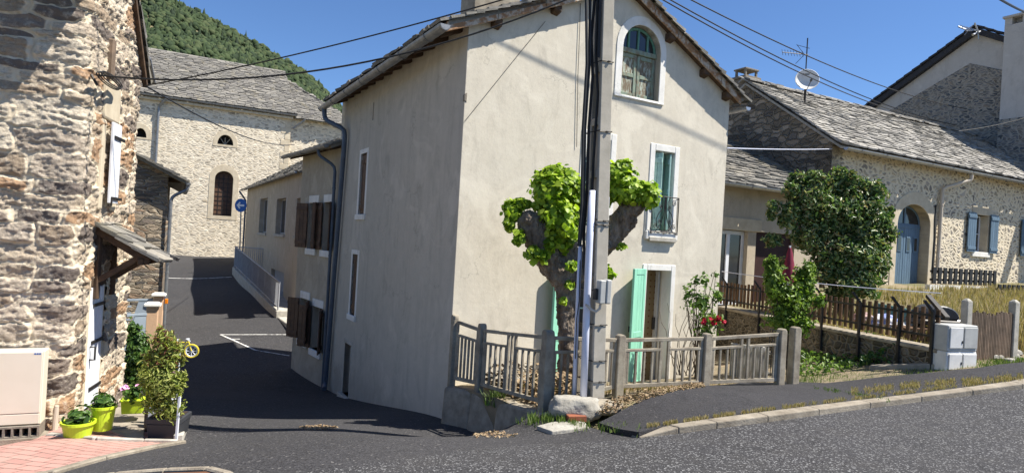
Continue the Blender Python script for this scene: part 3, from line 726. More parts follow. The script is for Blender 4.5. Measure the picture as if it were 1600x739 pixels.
# openings
AO=(2.86,3.70,2.60,3.42,3.84)       # arched attic
W1=(3.70,4.17,.36,1.76); W0=(2.22,2.73,.36,1.80)
D1=(3.67,4.24,-2.36,-.335); D0=(1.97,2.71,-2.40,-.335)
holes=[arch(*AO),rect(*W1),rect(*W0),rect(*D1),rect(*D0)]
wall=MB(); wall.panel(FA,o1,holes,0,.32)
S1=(4.66,5.10,.42,1.71); S2=(4.92,5.30,-1.74,-.44); S3=(5.03,5.50,-3.50,-2.40); S4=(4.38,4.44,2.35,2.72)
sl=[rect(*S1),rect(*S2),rect(*S3),rect(*S4)]
sw=MB(); sw.panel(SA,[(0.002,-4.2),(LS_,-4.2),(LS_,zL(0)+.08),(0.002,zL(0)+.08)],sl,.005,.30); sw.build('side_wall',M['plaster_shade'],house)
bk=Fr(SA.P(LS_,0,0)[:2],(1.747,1)); wall.panel(bk,o1,[],0,.3)
rt=Fr(FA.P(W,0,0)[:2],(-.572,1),(.868,.4965)); wall.panel(rt,rect(0,LS_,-4.2,zR(W)+.08),[],0,.3)
# fix overlap at corners: the side slabs start inside the facade slab by a hair
wall.build('wall',M['plaster'],house)
MB().hexa([FA.P(-.014,.008,2.03),FA.P(.03,.008,2.0),FA.P(.03,-.05,2.0),FA.P(-.014,-.05,2.02),FA.P(-.014,.008,2.13),FA.P(.035,.008,2.16),FA.P(.03,-.05,2.12),FA.P(-.014,-.05,2.12)]).build('exposed_stone',M['cement'],house,bevel=.01,segs=2)
# roof
OV=.16; BK=LS_+.25
rf=MB()
def fp(u,n,z): return FA.P(u,n,z)
deck(rf,[fp(-.40,OV,zL(-.40)+.15),fp(UR,OV,zL(UR)+.15),fp(UR,-BK,zL(UR)+.15),fp(-.40,-BK,zL(-.40)+.15)][::-1],.06)
deck(rf,[fp(UR,OV,zR(UR)+.15),fp(5.68,OV,zR(5.68)+.15),fp(5.68,-BK,zR(5.68)+.15),fp(UR,-BK,zR(UR)+.15)][::-1],.06)
back=Vector((-FA.n[0],-FA.n[1],0)); dd=Vector((FA.d[0],FA.d[1],0))
slates(rf,fp(-.47,OV+.05,zL(-.47)+.15),back,dd+Vector((0,0,.43)),BK+OV,3.6,.32,.2,.028)
slates(rf,fp(5.75,OV+.05,zR(5.75)+.15),back,-dd+Vector((0,0,.532)),BK+OV,3.3,.32,.2,.030)
ridge_cap(rf,fp(UR,OV,zL(UR)+.2),fp(UR,-BK,zL(UR)+.2),.2,.04)
roof=rf.build('roof',M['slate'],house)
# fascia boards under the slates
fa=MB()
for (a,b,fz) in ((-.42,UR,zL),(UR,5.62,zR)):
    n_=4 if b<3 else 5
    for k in range(n_):
        u0=a+(b-a)*k/n_; u1=a+(b-a)*(k+1)/n_-.01
        fa.hexa([fp(u0,OV,fz(u0)),fp(u1,OV,fz(u1)),fp(u1,OV-.03,fz(u1)),fp(u0,OV-.03,fz(u0)),fp(u0,OV,fz(u0)+.15),fp(u1,OV,fz(u1)+.15),fp(u1,OV-.03,fz(u1)+.15),fp(u0,OV-.03,fz(u0)+.15)])
fa.build('bargeboard',M['fascia'],house,bevel=.006)
so=MB()
for (a,b,fz) in ((-.40,UR,zL),(UR,5.60,zR)):
    so.hexa([fp(a,OV-.035,fz(a)+.04),fp(b,OV-.035,fz(b)+.04),fp(b,0.005,fz(b)+.04),fp(a,0.005,fz(a)+.04),fp(a,OV-.035,fz(a)+.085),fp(b,OV-.035,fz(b)+.085),fp(b,0.005,fz(b)+.085),fp(a,0.005,fz(a)+.085)])
so.build('soffit',M['wood_d'],house)
for u in (.42,1.45,3.85,4.72,5.32):
    z=(zL(u) if u<UR else zR(u)); MB().hexa([fp(u-.07,.13,z-.06),fp(u+.07,.13,z-.08),fp(u+.07,-.1,z-.14),fp(u-.07,-.1,z-.12),fp(u-.07,.13,z+.05),fp(u+.07,.13,z+.03),fp(u+.07,-.1,z+.03),fp(u-.07,-.1,z+.05)]).build('purlin_end',M['wood_d'],house,bevel=.02,segs=2)
rt_=MB(); s=.25
while s<LS_:
    p=lambda n,dz,ds: SA.P(s+ds,n,zL(-n)+dz)
    rt_.hexa([p(.34,.0,-.05),p(.34,.0,.05),p(-.1,.0,.05),p(-.1,.0,-.05),p(.34,.09,-.05),p(.34,.09,.05),p(-.1,.09,.05),p(-.1,.09,-.05)]); s+=.52
rt_.build('rafter_ends',M['wood_d'],house)
gutter(SA.P(-.24,.47,2.98),SA.P(LS_+.35,.47,2.93),.085,house)
gutter(rt.P(-.2,.29,2.80),rt.P(LS_,.29,2.80),.07,house,M['galv'])
# chimney above the left slope
ch=MB(); cu,cn=1.18,-1.7
ch.fb(FA,cu-.45,cu+.45,cn-.28,cn+.28,2.8,4.65); ch.build('chimney',M['concrete'],house,bevel=.015)
MB().fb(FA,cu-.50,cu+.50,cn-.33,cn+.33,4.652,4.72).build('chimney_cap',M['concrete'],house,bevel=.01)
# stone surrounds, limewashed
ring_a=MB().panel(FA,arch(AO[0]-.14,AO[1]+.13,AO[2]-.02,AO[3],AO[4]+.15,18),[arch(*AO,14)],.014,.27)
s=ring_a.build('window_surround',M['white'],house,bevel=.006)
for nm,(u0,u1,z0,z1),w,sill in (('window_surround',W1,.115,False),('window_surround',W0,.115,False),('door_surround',D1,.105,False),('door_surround',D0,.10,False)):
    m=ring(FA,u0+.004,u1-.004,z0,z1-.003,w,.014,.24,False)
    m.build(nm,M['white'],house,bevel=.008)
MB().fb(FA,W1[0]-.14,W1[1]+.14,-.24,.05,.20,.355).build('window_sill',M['white'],house,bevel=.015)
MB().fb(FA,W1[0]-.08,W1[1]+.08,.05,.08,.17,.25).build('sill_moulding',M['concrete_l'],house,bevel=.01)
MB().fb(FA,W0[0]-.14,W0[1]+.14,-.24,.05,.22,.355).build('window_sill',M['white'],house,bevel=.015)
MB().fb(FA,AO[0]-.14,AO[1]+.12,-.24,.03,AO[2]-.05,AO[2]-.021).build('window_sill',M['white'],house,bevel=.01)
# arched attic window: fanlight + peeling panelled shutters
u0,u1,z0,zs,zt=AO; ug=u0; n=-.11
aw=MB(); aw.panel(FA,arch(ug+.01,u1-.01,zs-.02,zs,zt-.01,14),[arch(ug+.06,u1-.06,zs+.03,zs+.04,zt-.06,14)],n,.05)
for k in (1,2,3):
    c=ug+(u1-ug)*k/4; hh=zs+(zt-zs)*math.sin(math.acos(abs(2*k/4-1)))-.03; aw.fb(FA,c-.018,c+.018,n-.04,n+.006,zs+.02,hh)
awo=aw.build('fanlight',M['greenf'],house,bevel=.004)
MB().panel(FA,arch(ug+.02,u1-.02,zs,zs+.01,zt-.02,14),[],n-.02,.006).build('pane',M['glass'],awo)
MB().fb(FA,u0+.005,u1-.005,n-.05,n+.03,zs-.06,zs+.022).build('transom',M['peel2'],house,bevel=.008)
for (a,b) in ((u0+.01,(u0+u1)/2-.006),((u0+u1)/2+.006,u1-.01)):
    m=MB(); zt2=zs-.065; zb=z0+.02; st=.065
    m.fb(FA,a,a+st,n-.035,n,zb,zt2); m.fb(FA,b-st,b,n-.035,n,zb,zt2)
    for zc in (zb,zb+(zt2-zb)/2-.03,zt2-.07): m.fb(FA,a+st,b-st,n-.035,n,zc,zc+.07)
    so_=m.build('attic_shutter',M['peel2'],house,bevel=.006)
    MB().fb(FA,a+st+.002,b-st-.002,n-.028,n-.018,zb+.07,zt2-.07).build('panel',M['peel'],so_)
MB().fb(FA,u0+.01,u1-.01,n-.06,n-.045,z0,zs).build('shutter_backing',M['dark'],house)
# first floor french window behind the iron guard
casement(FA,W1[0]+.01,W1[1]-.01,W1[2]+.01,W1[3]-.01,-.23,house,M['mintw'],3)
lf=FA.sub(W1[0]+.02,-.20,math.radians(52))
plank_leaf(lf,0,.27,W1[2]+.03,W1[3]-.03,-.015,.03,3,(.1,.5,.9)).build('inner_shutter',M['mintw'],house,bevel=.003)
lf=FA.sub(W1[1]-.02,-.20,math.radians(180-72))
plank_leaf(lf,0,.20,W1[2]+.03,W1[3]-.03,-.015,.03,2,(.1,.5,.9)).build('inner_shutter',M['mintw'],house,bevel=.003)
casement(FA,W0[0]+.01,W0[1]-.01,W0[2]+.01,W0[3]-.01,-.20,house,M['mintw'],3)
# wrought iron guard
bl=MB(); n=.07; zt,zb=.96,.30; a,b=W1[0]-.06,W1[1]+.09; P=lambda u,z,k=n: FA.P(u,k,z)
for z in (zt,zb+.04): bl.tube([P(a,z),P(b,z)],.010,6)
for u in (a,b): bl.tube([P(u,zb),P(u,zt)],.010,6); bl.tube([P(u,zt-.02),P(u,zt-.02,0)],.008,6)
cx=(a+b)/2
def scroll(cx0,cz0,r,turns,st,sg): return [P(cx0+sg*r*(1-k/26*.85)*math.cos(st+turns*k/26*6.283),cz0+r*(1-k/26*.85)*math.sin(st+turns*k/26*6.283)) for k in range(27)]
for sg in (-1,1):
    bl.tube([P(cx+sg*x,z) for x,z in ((.015,zt),(.02,.8),(.03,.66),(.08,.5),(.16,.40),(.2,zb+.04))],.008,6)
    bl.tube([P(cx+sg*x,z) for x,z in ((.10,zt),(.06,.86),(.07,.74),(.15,.66),(.2,.55),(.17,.44),(.08,.36),(.0,zb+.04))],.007,6)
    for (x,z,r) in ((.21,.86,.055),(.13,.52,.04),(.22,.44,.045),(.11,.78,.03)): bl.tube(scroll(cx+sg*x,z,r,1.6,1.2,sg),.006,5)
    bl.tube([P(cx+sg*.28,zb),P(cx+sg*.28,zt)],.006,5)
bl.tube([P(cx,zb),P(cx,zt)],.009,6)
bl.build('balcony_guard',M['iron'],house)
# doors: mint leaves opened outwards against the wall
def leaf(fr,w,z0,z1,flip=False):
    m=MB(); t=.04; st=.085
    m.fb(fr,0,st,0,t,z0,z1); m.fb(fr,w-st,w,0,t,z0,z1)
    for zc in (z0,z0+(z1-z0)*.42,z1-.10): m.fb(fr,st,w-st,0,t,zc,zc+.10)
    l=m.build('door_leaf',M['mint'],house,bevel=.005)
    p=MB(); k=3; ww=(w-2*st)/k
    for i in range(k): p.fb(fr,st+i*ww+.002,st+(i+1)*ww-.002,.008,t-.010,z0+.02,z1-.02)
    p.build('panel',M['mint'],l)
    h=MB()
    for zc in (z0+.12,z1-.14): h.fb(fr,-.01,w*.6,t,t+.006,zc-.02,zc+.02)
    h.tube([fr.P(w-.04,t+.03,z0+.95),fr.P(w-.04,t+.03,z0+1.05)],.012,6); h.build('hinge',M['iron'],l)
    return l
leaf(FA.sub(D1[0]-.02,.02,math.radians(180-24)),.47,D1[2]+.02,D1[3]+.02)
leaf(FA.sub(D0[0]-.02,.02,math.radians(180-28)),.33,D0[2]+.02,D0[3]+.02)
# hallway seen through the open door
hw=MB(); hw.fb(FA,3.2,5.12,-.66,-.62,-2.42,.1); hw.build('hall_wallpaper',M['wallpaper'],house,uvf=FA)
fr2=Fr(FA.P(4.27,-.26,0)[:2],(-FA.n[0],-FA.n[1])); 
idr=MB().fb(Fr(FA.P(4.22,-.25,0)[:2],(-FA.n[0],-FA.n[1]),(-FA.d[0],-FA.d[1])),0,.08,0,.04,-2.34,-.36).build('inner_door',M['cabg'],house,bevel=.004)
MB().fb(Fr(FA.P(4.22,-.25,0)[:2],(-FA.n[0],-FA.n[1]),(-FA.d[0],-FA.d[1])),.02,.07,.04,.09,-1.42,-1.20).build('lock',M['iron'],house,bevel=.01)
MB().fb(FA,3.2,5.12,-.62,-.33,-2.46,-2.42).build('hall_floor',M['stepst'],house)
MB().fb(FA,D1[0]-.05,D1[1]+.05,-.3,.16,-2.5,-2.36).build('threshold',M['stepst'],house,bevel=.015)
MB().fb(FA,D0[0]-.05,D0[1]+.05,-.3,.16,-2.55,-2.40).build('threshold',M['stepst'],house,bevel=.015)
casement(FA,D0[0]+.01,D0[1]-.01,D0[2]+.02,D0[3]-.01,-.2,house,M['mintw'],2)
# side wall windows with closed shutters
for (u0,u1,z0,z1) in (S1,S2):
    ring(SA,u0,u1,z0,z1,.10,.012,.12,False).build('window_surround',M['white'],house,bevel=.006)
    MB().fb(SA,u0-.12,u1+.12,-.1,.04,z0-.12,z0).build('window_sill',M['white'],house,bevel=.008)
    plank_leaf(SA,u0+.01,(u0+u1)/2-.004,z0+.01,z1-.01,-.06,.03,2,(.12,.88)).build('shutter',M['shut_b'],house,bevel=.003)
    plank_leaf(SA,(u0+u1)/2+.004,u1-.01,z0+.01,z1-.01,-.06,.03,2,(.12,.88)).build('shutter',M['shut_b'],house,bevel=.003)
ring(SA,*S3,.09,.012,.12,False).build('door_surround',M['concrete_l'],house,bevel=.006)
plank_leaf(SA,S3[0]+.01,S3[1]-.01,S3[2]+.02,S3[3]-.01,-.16,.03,4,(.15,.85)).build('cellar_door',M['concrete'],house,bevel=.003)
MB().fb(SA,S3[0]-.1,S3[1]+.1,-.2,.10,-3.62,-3.50).build('threshold',M['concrete_l'],house,bevel=.01)
MB().fb(SA,S4[0],S4[1],-.2,-.15,S4[2],S4[3]).build('vent_slot',M['dark'],house)
e_=SA.P(LS_+.15,.47,2.86)
def sp(px,py,n): u,z=SA.at(px,py,n); return SA.P(u,n,z)
pipe([SA.P(LS_+.10,.47,2.9),SA.P(LS_+.10,.45,2.62),sp(539,203,.10),sp(538,226,.10),sp(508,600,.10),sp(507,607,.16)],.055,house,M['pipe_b'])
# bracket cables on the façade
cb=MB()
fz=lambda px,py,n=.02: FA.P(FA.at(px,py,n)[0],n,FA.at(px,py,n)[1])
cb.tube([fz(852,34),fz(800,98),fz(726,190)],.004,5); cb.tube([fz(907,6),fz(906,40),fz(903,118),fz(901,230)],.005,5)
cb.build('facade_cable',M['rubber'],house)
# =============== low wall between lane and garden (carries the fence) ===============
C0=G(700,600,9.30); 
lowall=thing('garden_retaining_wall',(-.1,8.5,-2.6),'low cement retaining wall below the left part of the concrete fence','wall')
m=MB(); A=[(700,603,9.30),(745,612,8.98),(790,624,8.55),(850,641,7.80),(880,648,7.45)]
tp=[G(*a) for a in A]; 
for i in range(len(tp)-1):
    p,q=tp[i],tp[i+1]; d=(q-p); d.z=0; d.normalize(); s=Vector((-d.y,d.x,0)) ; s=s if s.x<0 else -s
    o_,i_=s*(.10+.02*i),s*-.34
    gp_=lambda v: Vector((v.x,v.y,H(v.x,v.y)-.3))
    dz=Vector((0,0,.012))
    m.hexa([gp_(p+o_*1.6),gp_(q+o_*1.6),gp_(q+i_),gp_(p+i_),p+o_+dz,q+o_+dz,q+i_+dz,p+i_+dz])
m.build('wall_body',M['concrete'],lowall,bevel=.05,segs=3)
# =============== second house of the lane ===============
F0=SA.P(LS_,0,0); B2=Fr((F0.x,F0.y),(-5.83-F0.x,17.5-F0.y),(-1,-.6)); 
B2.n=(-B2.d[1],B2.d[0]); B2.n=B2.n if B2.n[0]<0 else (-B2.n[0],-B2.n[1])
B2L=math.hypot(-5.83-F0.x,17.5-F0.y)
h2=thing('lane_house',B2.P(1.5,-2,-3.7),'low plastered house with brown shutters attached behind the tall beige house','house')
def bu(px,py,n=0): return B2.at(px,py,n)
def prect(fr,x0,y0,x1,y1,n=0):
    a=fr.at(x0,y0,n); b=fr.at(x1,y1,n); return (min(a[0],b[0]),max(a[0],b[0]),min(a[1],b[1]),max(a[1],b[1]))
wins=[]
for (xa,xb,yt,yb) in ((484,498,317,389),(507,520,316,392),(470,484,467,533),(489,505,480,549)):
    ua=bu(xb,yt)[0]; ub=bu(xa,yt)[0]; zt=bu((xa+xb)/2,yt)[1]; zb=bu((xa+xb)/2,yb)[1]; wins.append((ua,ub,zb,zt))
zE2=bu(540,219,.35)[1]; zE2b=bu(451,256,.35)[1]; zE=(zE2+zE2b)/2
zE=zE2b*.5+zE2*.5
mm=MB(); mm.panel(B2,rect(.01,B2L,-4.4,zE+.22),[rect(*w) for w in wins],0,.3)
mm.fb(B2,B2L-.3,B2L-.001,-2.3,-.301,-4.4,zE+.22); mm.fb(B2,.01,B2L-.31,-2.3,-2.0,-4.4,zE+.22)
mm.build('wall',M['plaster2'],h2)
for (u0,u1,z0,z1) in wins:
    MB().fb(B2,u0-.02,u1+.02,-.2,.02,z1,z1+.19).build('window_lintel',M['white'],h2,bevel=.008)
    MB().fb(B2,u0-.04,u1+.04,-.2,.05,z0-.16,z0).build('window_sill',M['white'],h2,bevel=.008)
    casement(B2,u0+.01,u1-.01,z0+.01,z1-.01,-.15,h2,M['graypl'],2,bw=.03)
    wd=(u1-u0)*.55
    for (a,sg) in ((u0,1),(u1,-1)):
        f_=B2.sub(a,.03,math.radians(180-28) if sg>0 else math.radians(28))
        plank_leaf(f_,0,wd,z0+.01,z1-.01,0,.03,3,(.12,.88)).build('shutter',M['shut_b'],h2,bevel=.003)
r2=MB(); sl2=.45
P=lambda u,n,dz=0: B2.P(u,n,zE+.10-n*sl2+dz+.14)
deck(r2,[P(-.02,.32),P(B2L+.25,.32),P(B2L+.25,-2.4),P(-.02,-2.4)],.06)
dB=Vector((B2.d[0],B2.d[1],0)); nB=Vector((-B2.n[0],-B2.n[1],0))
slates(r2,P(-.02,.38),dB,nB+Vector((0,0,sl2)),B2L+.3,2.9,.3,.2,.03)
r2.build('roof',M['slate'],h2)
ra=MB(); u=.15
while u<B2L+.2:
    ra.hexa([B2.P(u,.28,zE+.0),B2.P(u+.09,.28,zE+.0),B2.P(u+.09,-.05,zE+.12),B2.P(u,-.05,zE+.12),B2.P(u,.28,zE+.10),B2.P(u+.09,.28,zE+.10),B2.P(u+.09,-.05,zE+.22),B2.P(u,-.05,zE+.22)]); u+=.42
ra.build('rafter_ends',M['wood_d'],h2)
gutter(B2.P(-.05,.43,zE+.10),B2.P(B2L+.35,.43,zE+.08),.07,h2)
def bp(px,py,n): u,z=bu(px,py,n); return B2.P(u,n,z)
pipe([B2.P(.5,.43,zE+.05),B2.P(.5,.40,zE-.1),B2.P(.22,.09,zE-.35),B2.P(.22,.09,-3.75)],.038,h2,M['pipe_b'])
# =============== annex with three windows, ramp and railing ===============
o3=(5.6-.572*22,22); B3=Fr(o3,(-.572,1),(-.868,-.4965))
h3=thing('lane_annex',B3.P(5,-3,-2.2),'beige annex with three tall narrow windows and a stone slate roof beside the church','annex')
u3=B3.at(385,330)[0]; z3=B3.at(370,292,.35)[1]*.5+B3.at(475,282,.35)[1]*.5
w3=[]
for (xa,xb,yt,yb) in ((407,419,310,364),(433,448,310,366),(464,479,309,369)):
    a=B3.at(xb,yt)[0]; b=B3.at(xa,yt)[0]; w3.append((a,b,B3.at((xa+xb)/2,yb)[1],B3.at((xa+xb)/2,yt)[1]))
dd3=prect(B3,424,419,441,478)
mm=MB(); mm.panel(B3,rect(1.45,u3,-4,z3+.15),[rect(*w) for w in w3]+[rect(dd3[0],dd3[1],dd3[2],dd3[3])],0,.3)
mm.fb(B3,u3-.3,u3-.001,-6,-.301,-4,z3+.15); mm.fb(B3,1.46,1.8,-6,-.301,-4,z3+.15); mm.build('wall',M['beige'],h3)
for w in w3:
    MB().fb(B3,w[0]-.06,w[1]+.06,-.2,.07,w[2]-.12,w[2]).build('window_sill',M['concrete_l'],h3,bevel=.01)
    casement(B3,w[0]+.01,w[1]-.01,w[2]+.01,w[3]-.01,-.2,h3,M['graypl'],0,bw=.05,mull=0)
    MB().fb(B3,w[0],w[0]+.03,-.22,.012,w[2],w[3]).build('window_jamb',M['white'],h3)
    MB().fb(B3,w[0]+.04,w[1]-.04,-.245,-.24,w[2]+.05,w[3]-.05).build('curtain',M['graypl'],h3)
dr=MB().fb(B3,dd3[0]+.01,dd3[1]-.01,-.2,-.15,dd3[2],dd3[3]-.01).build('door',M['railgrey'],h3,bevel=.01)
MB().tube([B3.P(dd3[0]+.12,-.12,(dd3[2]+dd3[3])/2),B3.P(dd3[0]+.28,-.12,(dd3[2]+dd3[3])/2)],.02,6).build('handle',M['iron'],dr)
r3=MB(); s3=.62; P=lambda u,n: B3.P(u,n,z3+.12-n*s3+.10)
deck(r3,[P(1.3,.18),P(u3+.25,.18),P(u3+.25,-6),P(1.3,-6)],.06)
d3=Vector((B3.d[0],B3.d[1],0)); n3=Vector((-B3.n[0],-B3.n[1],0))
slates(r3,P(1.25,.24),d3,n3+Vector((0,0,s3)),u3-.9,6.6,.42,.26,.04)
r3.build('roof',M['slate_c'],h3)
gutter(B3.P(1.3,.30,z3+.10),B3.P(u3+.3,.30,z3+.10),.07,h3)
pipe([B3.P(u3+.1,.42,z3),B3.P(u3-.1,.08,z3-.5),B3.P(u3-.1,.08,-2.0)],.05,h3,M['pipe_b'])
RW=Fr((-8.2,22.7),(-5.2,8.3)); RW.n=(-RW.d[1],RW.d[0])
ramp=thing('ramp',RW.P(4,-.6,-2.8),'concrete ramp wall with a grey metal railing climbing beside the annex','ramp')
ra0=RW.at(429,484); ra1=RW.at(363,417)
zA,zB=ra0[1],ra1[1]; L3=ra1[0]
m=MB(); m.hexa([RW.P(0,0,-4),RW.P(L3,0,-4),RW.P(L3,-1.6,-4),RW.P(0,-1.2,-4),RW.P(0,0,zA),RW.P(L3,0,zB),RW.P(L3,-1.6,zB),RW.P(0,-1.2,zA)])
m.hexa([RW.P(-2.6,-.05,-4),RW.P(0-.005,-.05,-4),RW.P(0-.005,-1.2,-4),RW.P(-2.6,-1.2,-4),RW.P(-2.6,-.05,zA-.28),RW.P(-.005,-.05,zA-.22),RW.P(-.005,-1.2,zA-.22),RW.P(-2.6,-1.2,zA-.28)])
m.build('wall_body',M['concrete_l'],ramp,bevel=.02)
rl=MB(); hh=1.0; P=lambda u,h: RW.P(u,-.08,zA+(zB-zA)*u/L3+h)
for h in (hh,.10): rl.tube([P(.1,h),P(L3-.1,h)],.03 if h==hh else .02,8)
k=.1
while k<L3: rl.tube([P(k,.10 if (round(k/.11)%12) else 0),P(k,hh)],.012 if (round(k/.11)%12) else .025,5); k+=.11
for u in (.1,L3-.1): rl.tube([P(u,-.02),P(u,hh)],.03,8)
rl.build('railing',M['railgrey'],ramp)
m=MB(); P=lambda s_,h: RW.P(L3-.1-.0,-.08-s_,zB+h)
a0=RW.P(L3-.1,-.08,zB); a1=RW.P(L3-2.6,-1.5,zB+.0)
for h in (1.0,.1): m.tube([a0+Vector((0,0,h)),Vector((a1.x,a1.y,zB+h))],.022,6)
for k in range(22):
    q=a0.lerp(Vector((a1.x,a1.y,zB)),k/21); m.tube([q+Vector((0,0,.1 if k%21 else -.4)),q+Vector((0,0,1.0))],.012,5)
m.build('landing_railing',M['railgrey'],ramp)
# =============== church ===============
CH=Fr((-18.6,38),(1.81,1))
chs=thing('church',CH.P(-3,-5,-2),'long pale stone church with slate roof at the far end of the lane','church')
zc=7.20; UC=4.87
wn=arch(.72,1.74,.62,2.85,3.32,12); lu=arch(.74,1.62,4.90,4.92,5.50,12); lu0=arch(-3.55,-2.95,4.78,4.80,5.30,10)
m=MB(); m.panel(CH,rect(-16,UC,-3,zc),[wn,lu,lu0],0,.7)
m.panel(CH,rect(UC,8.6,-3,zc-.15),[],-.12,.7)
ap=Fr(CH.P(8.6,-.12,0)[:2],(1.4,1.9)); m.panel(ap,rect(0.01,4,-3,zc-.15),[],0,.6)
fb=Fr(CH.P(-16,-10,0)[:2],(1.81,1)); m.panel(fb,rect(0,27,-3,zc),[],0,.5)
m.panel(Fr(CH.P(-16,0,0)[:2],(-1,1.81),(-1.81,-1)),rect(0,10,-3,zc),[],0,.5)
m.build('wall',M['church'],chs,uvf=CH)
for (hol,out,nm) in ((wn,arch(.42,2.04,.40,2.9,3.68,12),'window_surround'),(lu,arch(.50,1.86,4.78,4.92,5.76,12),'window_surround'),(lu0,arch(-3.8,-2.7,4.68,4.82,5.55,10),'window_surround')):
    MB().panel(CH,out,[hol],.02,.5).build(nm,M['ashlar'],chs)
wo=MB().panel(CH,wn,[],-.35,.05).build('window',M['shut_b'],chs)
b=MB()
for k in range(9): b.fb(CH,.74,1.72,-.345,-.33,.70+k*.27,.73+k*.27)
for k in range(3): b.fb(CH,.96+k*.25,.99+k*.25,-.345,-.325,.65,3.1)
b.build('bars',M['iron'],wo)
for hh_ in (lu,lu0):
    wo=MB().panel(CH,hh_,[],-.4,.05).build('window',M['dark'],chs)
b=MB(); 
for k in (-1,0,1): b.tube([CH.P(1.18,-.3,4.92),CH.P(1.18+.3*k,-.3,5.35)],.025,6)
b.build('bars',M['ashlar'],chs)
# quoins at the break
q=MB()
for k in range(26): q.fb(CH,UC-(.55 if k%2 else .32),UC+.012,-.1,.02,-2.6+k*.375,-2.6+k*.375+.36)
q.build('quoins',M['ashlar'],chs,bevel=.015)
q=MB()
for k in range(6): q.fb(CH,-14+0,UC-.6,-.05,.03,-2.2+k*.0,-2.2+.25) if k==0 else None
q.build('plinth',M['concrete_l'],chs)
DN=-5.2
rz=(CH.at(222,80,DN)[1]+CH.at(398,106,DN)[1])/2; ur=CH.at(398,106,DN)[0]
so_=(rz-zc)/(-DN+.35)
r=MB(); P=lambda u,n: CH.P(u,n,zc+.0+(.35-n)*so_)
deck(r,[P(-16.3,.25),P(UC+.2,.25),P(UC+.2,DN),P(-16.3,DN)],.1)
deck(r,[P(-16.3,DN),P(UC+.2,DN),CH.P(UC+.2,2*DN-.4,zc),CH.P(-16.3,2*DN-.4,zc)],.1)
dC=Vector((CH.d[0],CH.d[1],0)); nC=Vector((-CH.n[0],-CH.n[1],0)); SLn=(-DN+.45)*math.sqrt(1+so_**2)
slates(r,CH.P(-9,.30,zc+.08),dC,nC+Vector((0,0,so_)),9+UC+.3,SLn,.42,.24,.035)
ridge_cap(r,CH.P(-9,DN,rz),CH.P(UC+.1,DN,rz),.25,.06,.5)
# choir roof, a little lower and hipped
rz2=CH.at(430,124,DN)[1]; ue=CH.at(446,127,DN)[0]; uh=9.2
s2=(rz2-zc+.15)/(-DN+.35); P2=lambda u,n: CH.P(u,n,zc-.15+(.35-n)*s2)
deck(r,[P2(UC+.21,.3),P2(uh+.3,.3),P2(ue,DN)],.1)
deck(r,[P2(UC+.21,.3),P2(ue,DN),P2(UC+.21,DN)],.1)
deck(r,[P2(ue,DN),P2(uh+.3,.3),CH.P(uh+2.5,-4,zc-.15),CH.P(uh+2.5,-7,zc-.15)],.1)
deck(r,[P2(UC+.21,DN),P2(ue,DN),CH.P(uh,2*DN,zc-.15),CH.P(UC+.21,2*DN,zc-.15)],.1)
slates(r,CH.P(UC+.25,.34,zc-.17),dC,nC+Vector((0,0,s2)),uh-UC,(-DN+.35)*math.sqrt(1+s2**2),.42,.24,.035,inside=lambda u,v: u< (uh-UC)-(uh-ue)*(v/((-DN+.35)*math.sqrt(1+s2**2))) )
hb=(CH.P(uh+2.5,-4,0)-CH.P(uh+.3,.3,0)); hb.normalize(); pr_=P2(ue,DN)-P2(uh+.3,.3); es_=(pr_-hb*pr_.dot(hb)); Lh=es_.length; sh=pr_.dot(hb)
slates(r,P2(uh+.3,.3),hb,es_,5,Lh,.42,.24,.035,inside=lambda u,v: u>sh*v/Lh)
ridge_cap(r,P2(UC+.3,DN)+Vector((0,0,.03)),P2(ue,DN)+Vector((0,0,.03)),.25,.06,.5)
r.build('roof',M['slate_c'],chs)
MB().fb(CH,-14,UC+.1,.02,.22,zc-.25,zc-.10).build('cornice',M['ashlar'],chs,bevel=.02)
gutter(CH.P(-14,.34,zc+.03),CH.P(UC+.3,.34,zc+.01),.08,chs)
pu,pz=CH.at(250,165,.1); pipe([CH.P(pu+.3,.45,zc-.1),CH.P(pu-.05,.12,zc-.55),CH.P(pu-.05,.12,-1.8)],.07,chs,M['zinc'])
pipe([CH.P(UC+.8,.40,zc-.2),CH.P(UC+.15,.05,zc-.8)],.06,chs,M['zinc'],clips=False)
# =============== stone shed with slate roof ===============
so3=G(256,400,18); SH=Fr((so3.x,so3.y),(1.9,1))
shd=thing('stone_shed',SH.P(-1.5,-3,-3.2),'dark coursed stone shed with overhanging slate roof between stone house and church','shed')
za=SH.at(213,243,0); zb=SH.at(257,266,0); slp=(za[1]-zb[1])/(za[0]-zb[0]); zs_=lambda u: zb[1]+slp*(u-zb[0])
m=MB(); m.panel(SH,[(-4.5,-4),(0,-4),(0,zs_(0)-.06),(-4.5,zs_(-4.5)-.06)],[],0,.4)
m.panel(Fr(SH.P(0,-.001,0)[:2],(-1,1.9),(1.9,1)),rect(.40,7,-4,zs_(0)-.06),[],0,.4); m.build('wall',M['shed'],shd,uvf=SH)
r=MB(); P=lambda u,n,dz=0: SH.P(u,n,zs_(u)+dz)
deck(r,[P(-4.5,.25),P(.45,.25),P(.45,-7),P(-4.5,-7)],.07)
slates(r,P(.42,.32),Vector((-SH.n[0],-SH.n[1],0)),Vector((-SH.d[0],-SH.d[1],-slp)),7.2,5.6,.4,.24,.045,jit=.4)
r.build('roof',M['slate'],shd)
MB().fb(SH,-.02,.40,-.5,-.38,zs_(0)-.25,zs_(0)-.12).build('rafter_ends',M['wood_d'],shd)
gutter(SH.P(.5,.2,zs_(.5)-.02),SH.P(.5,-6.5,zs_(.5)-.02),.07,shd)
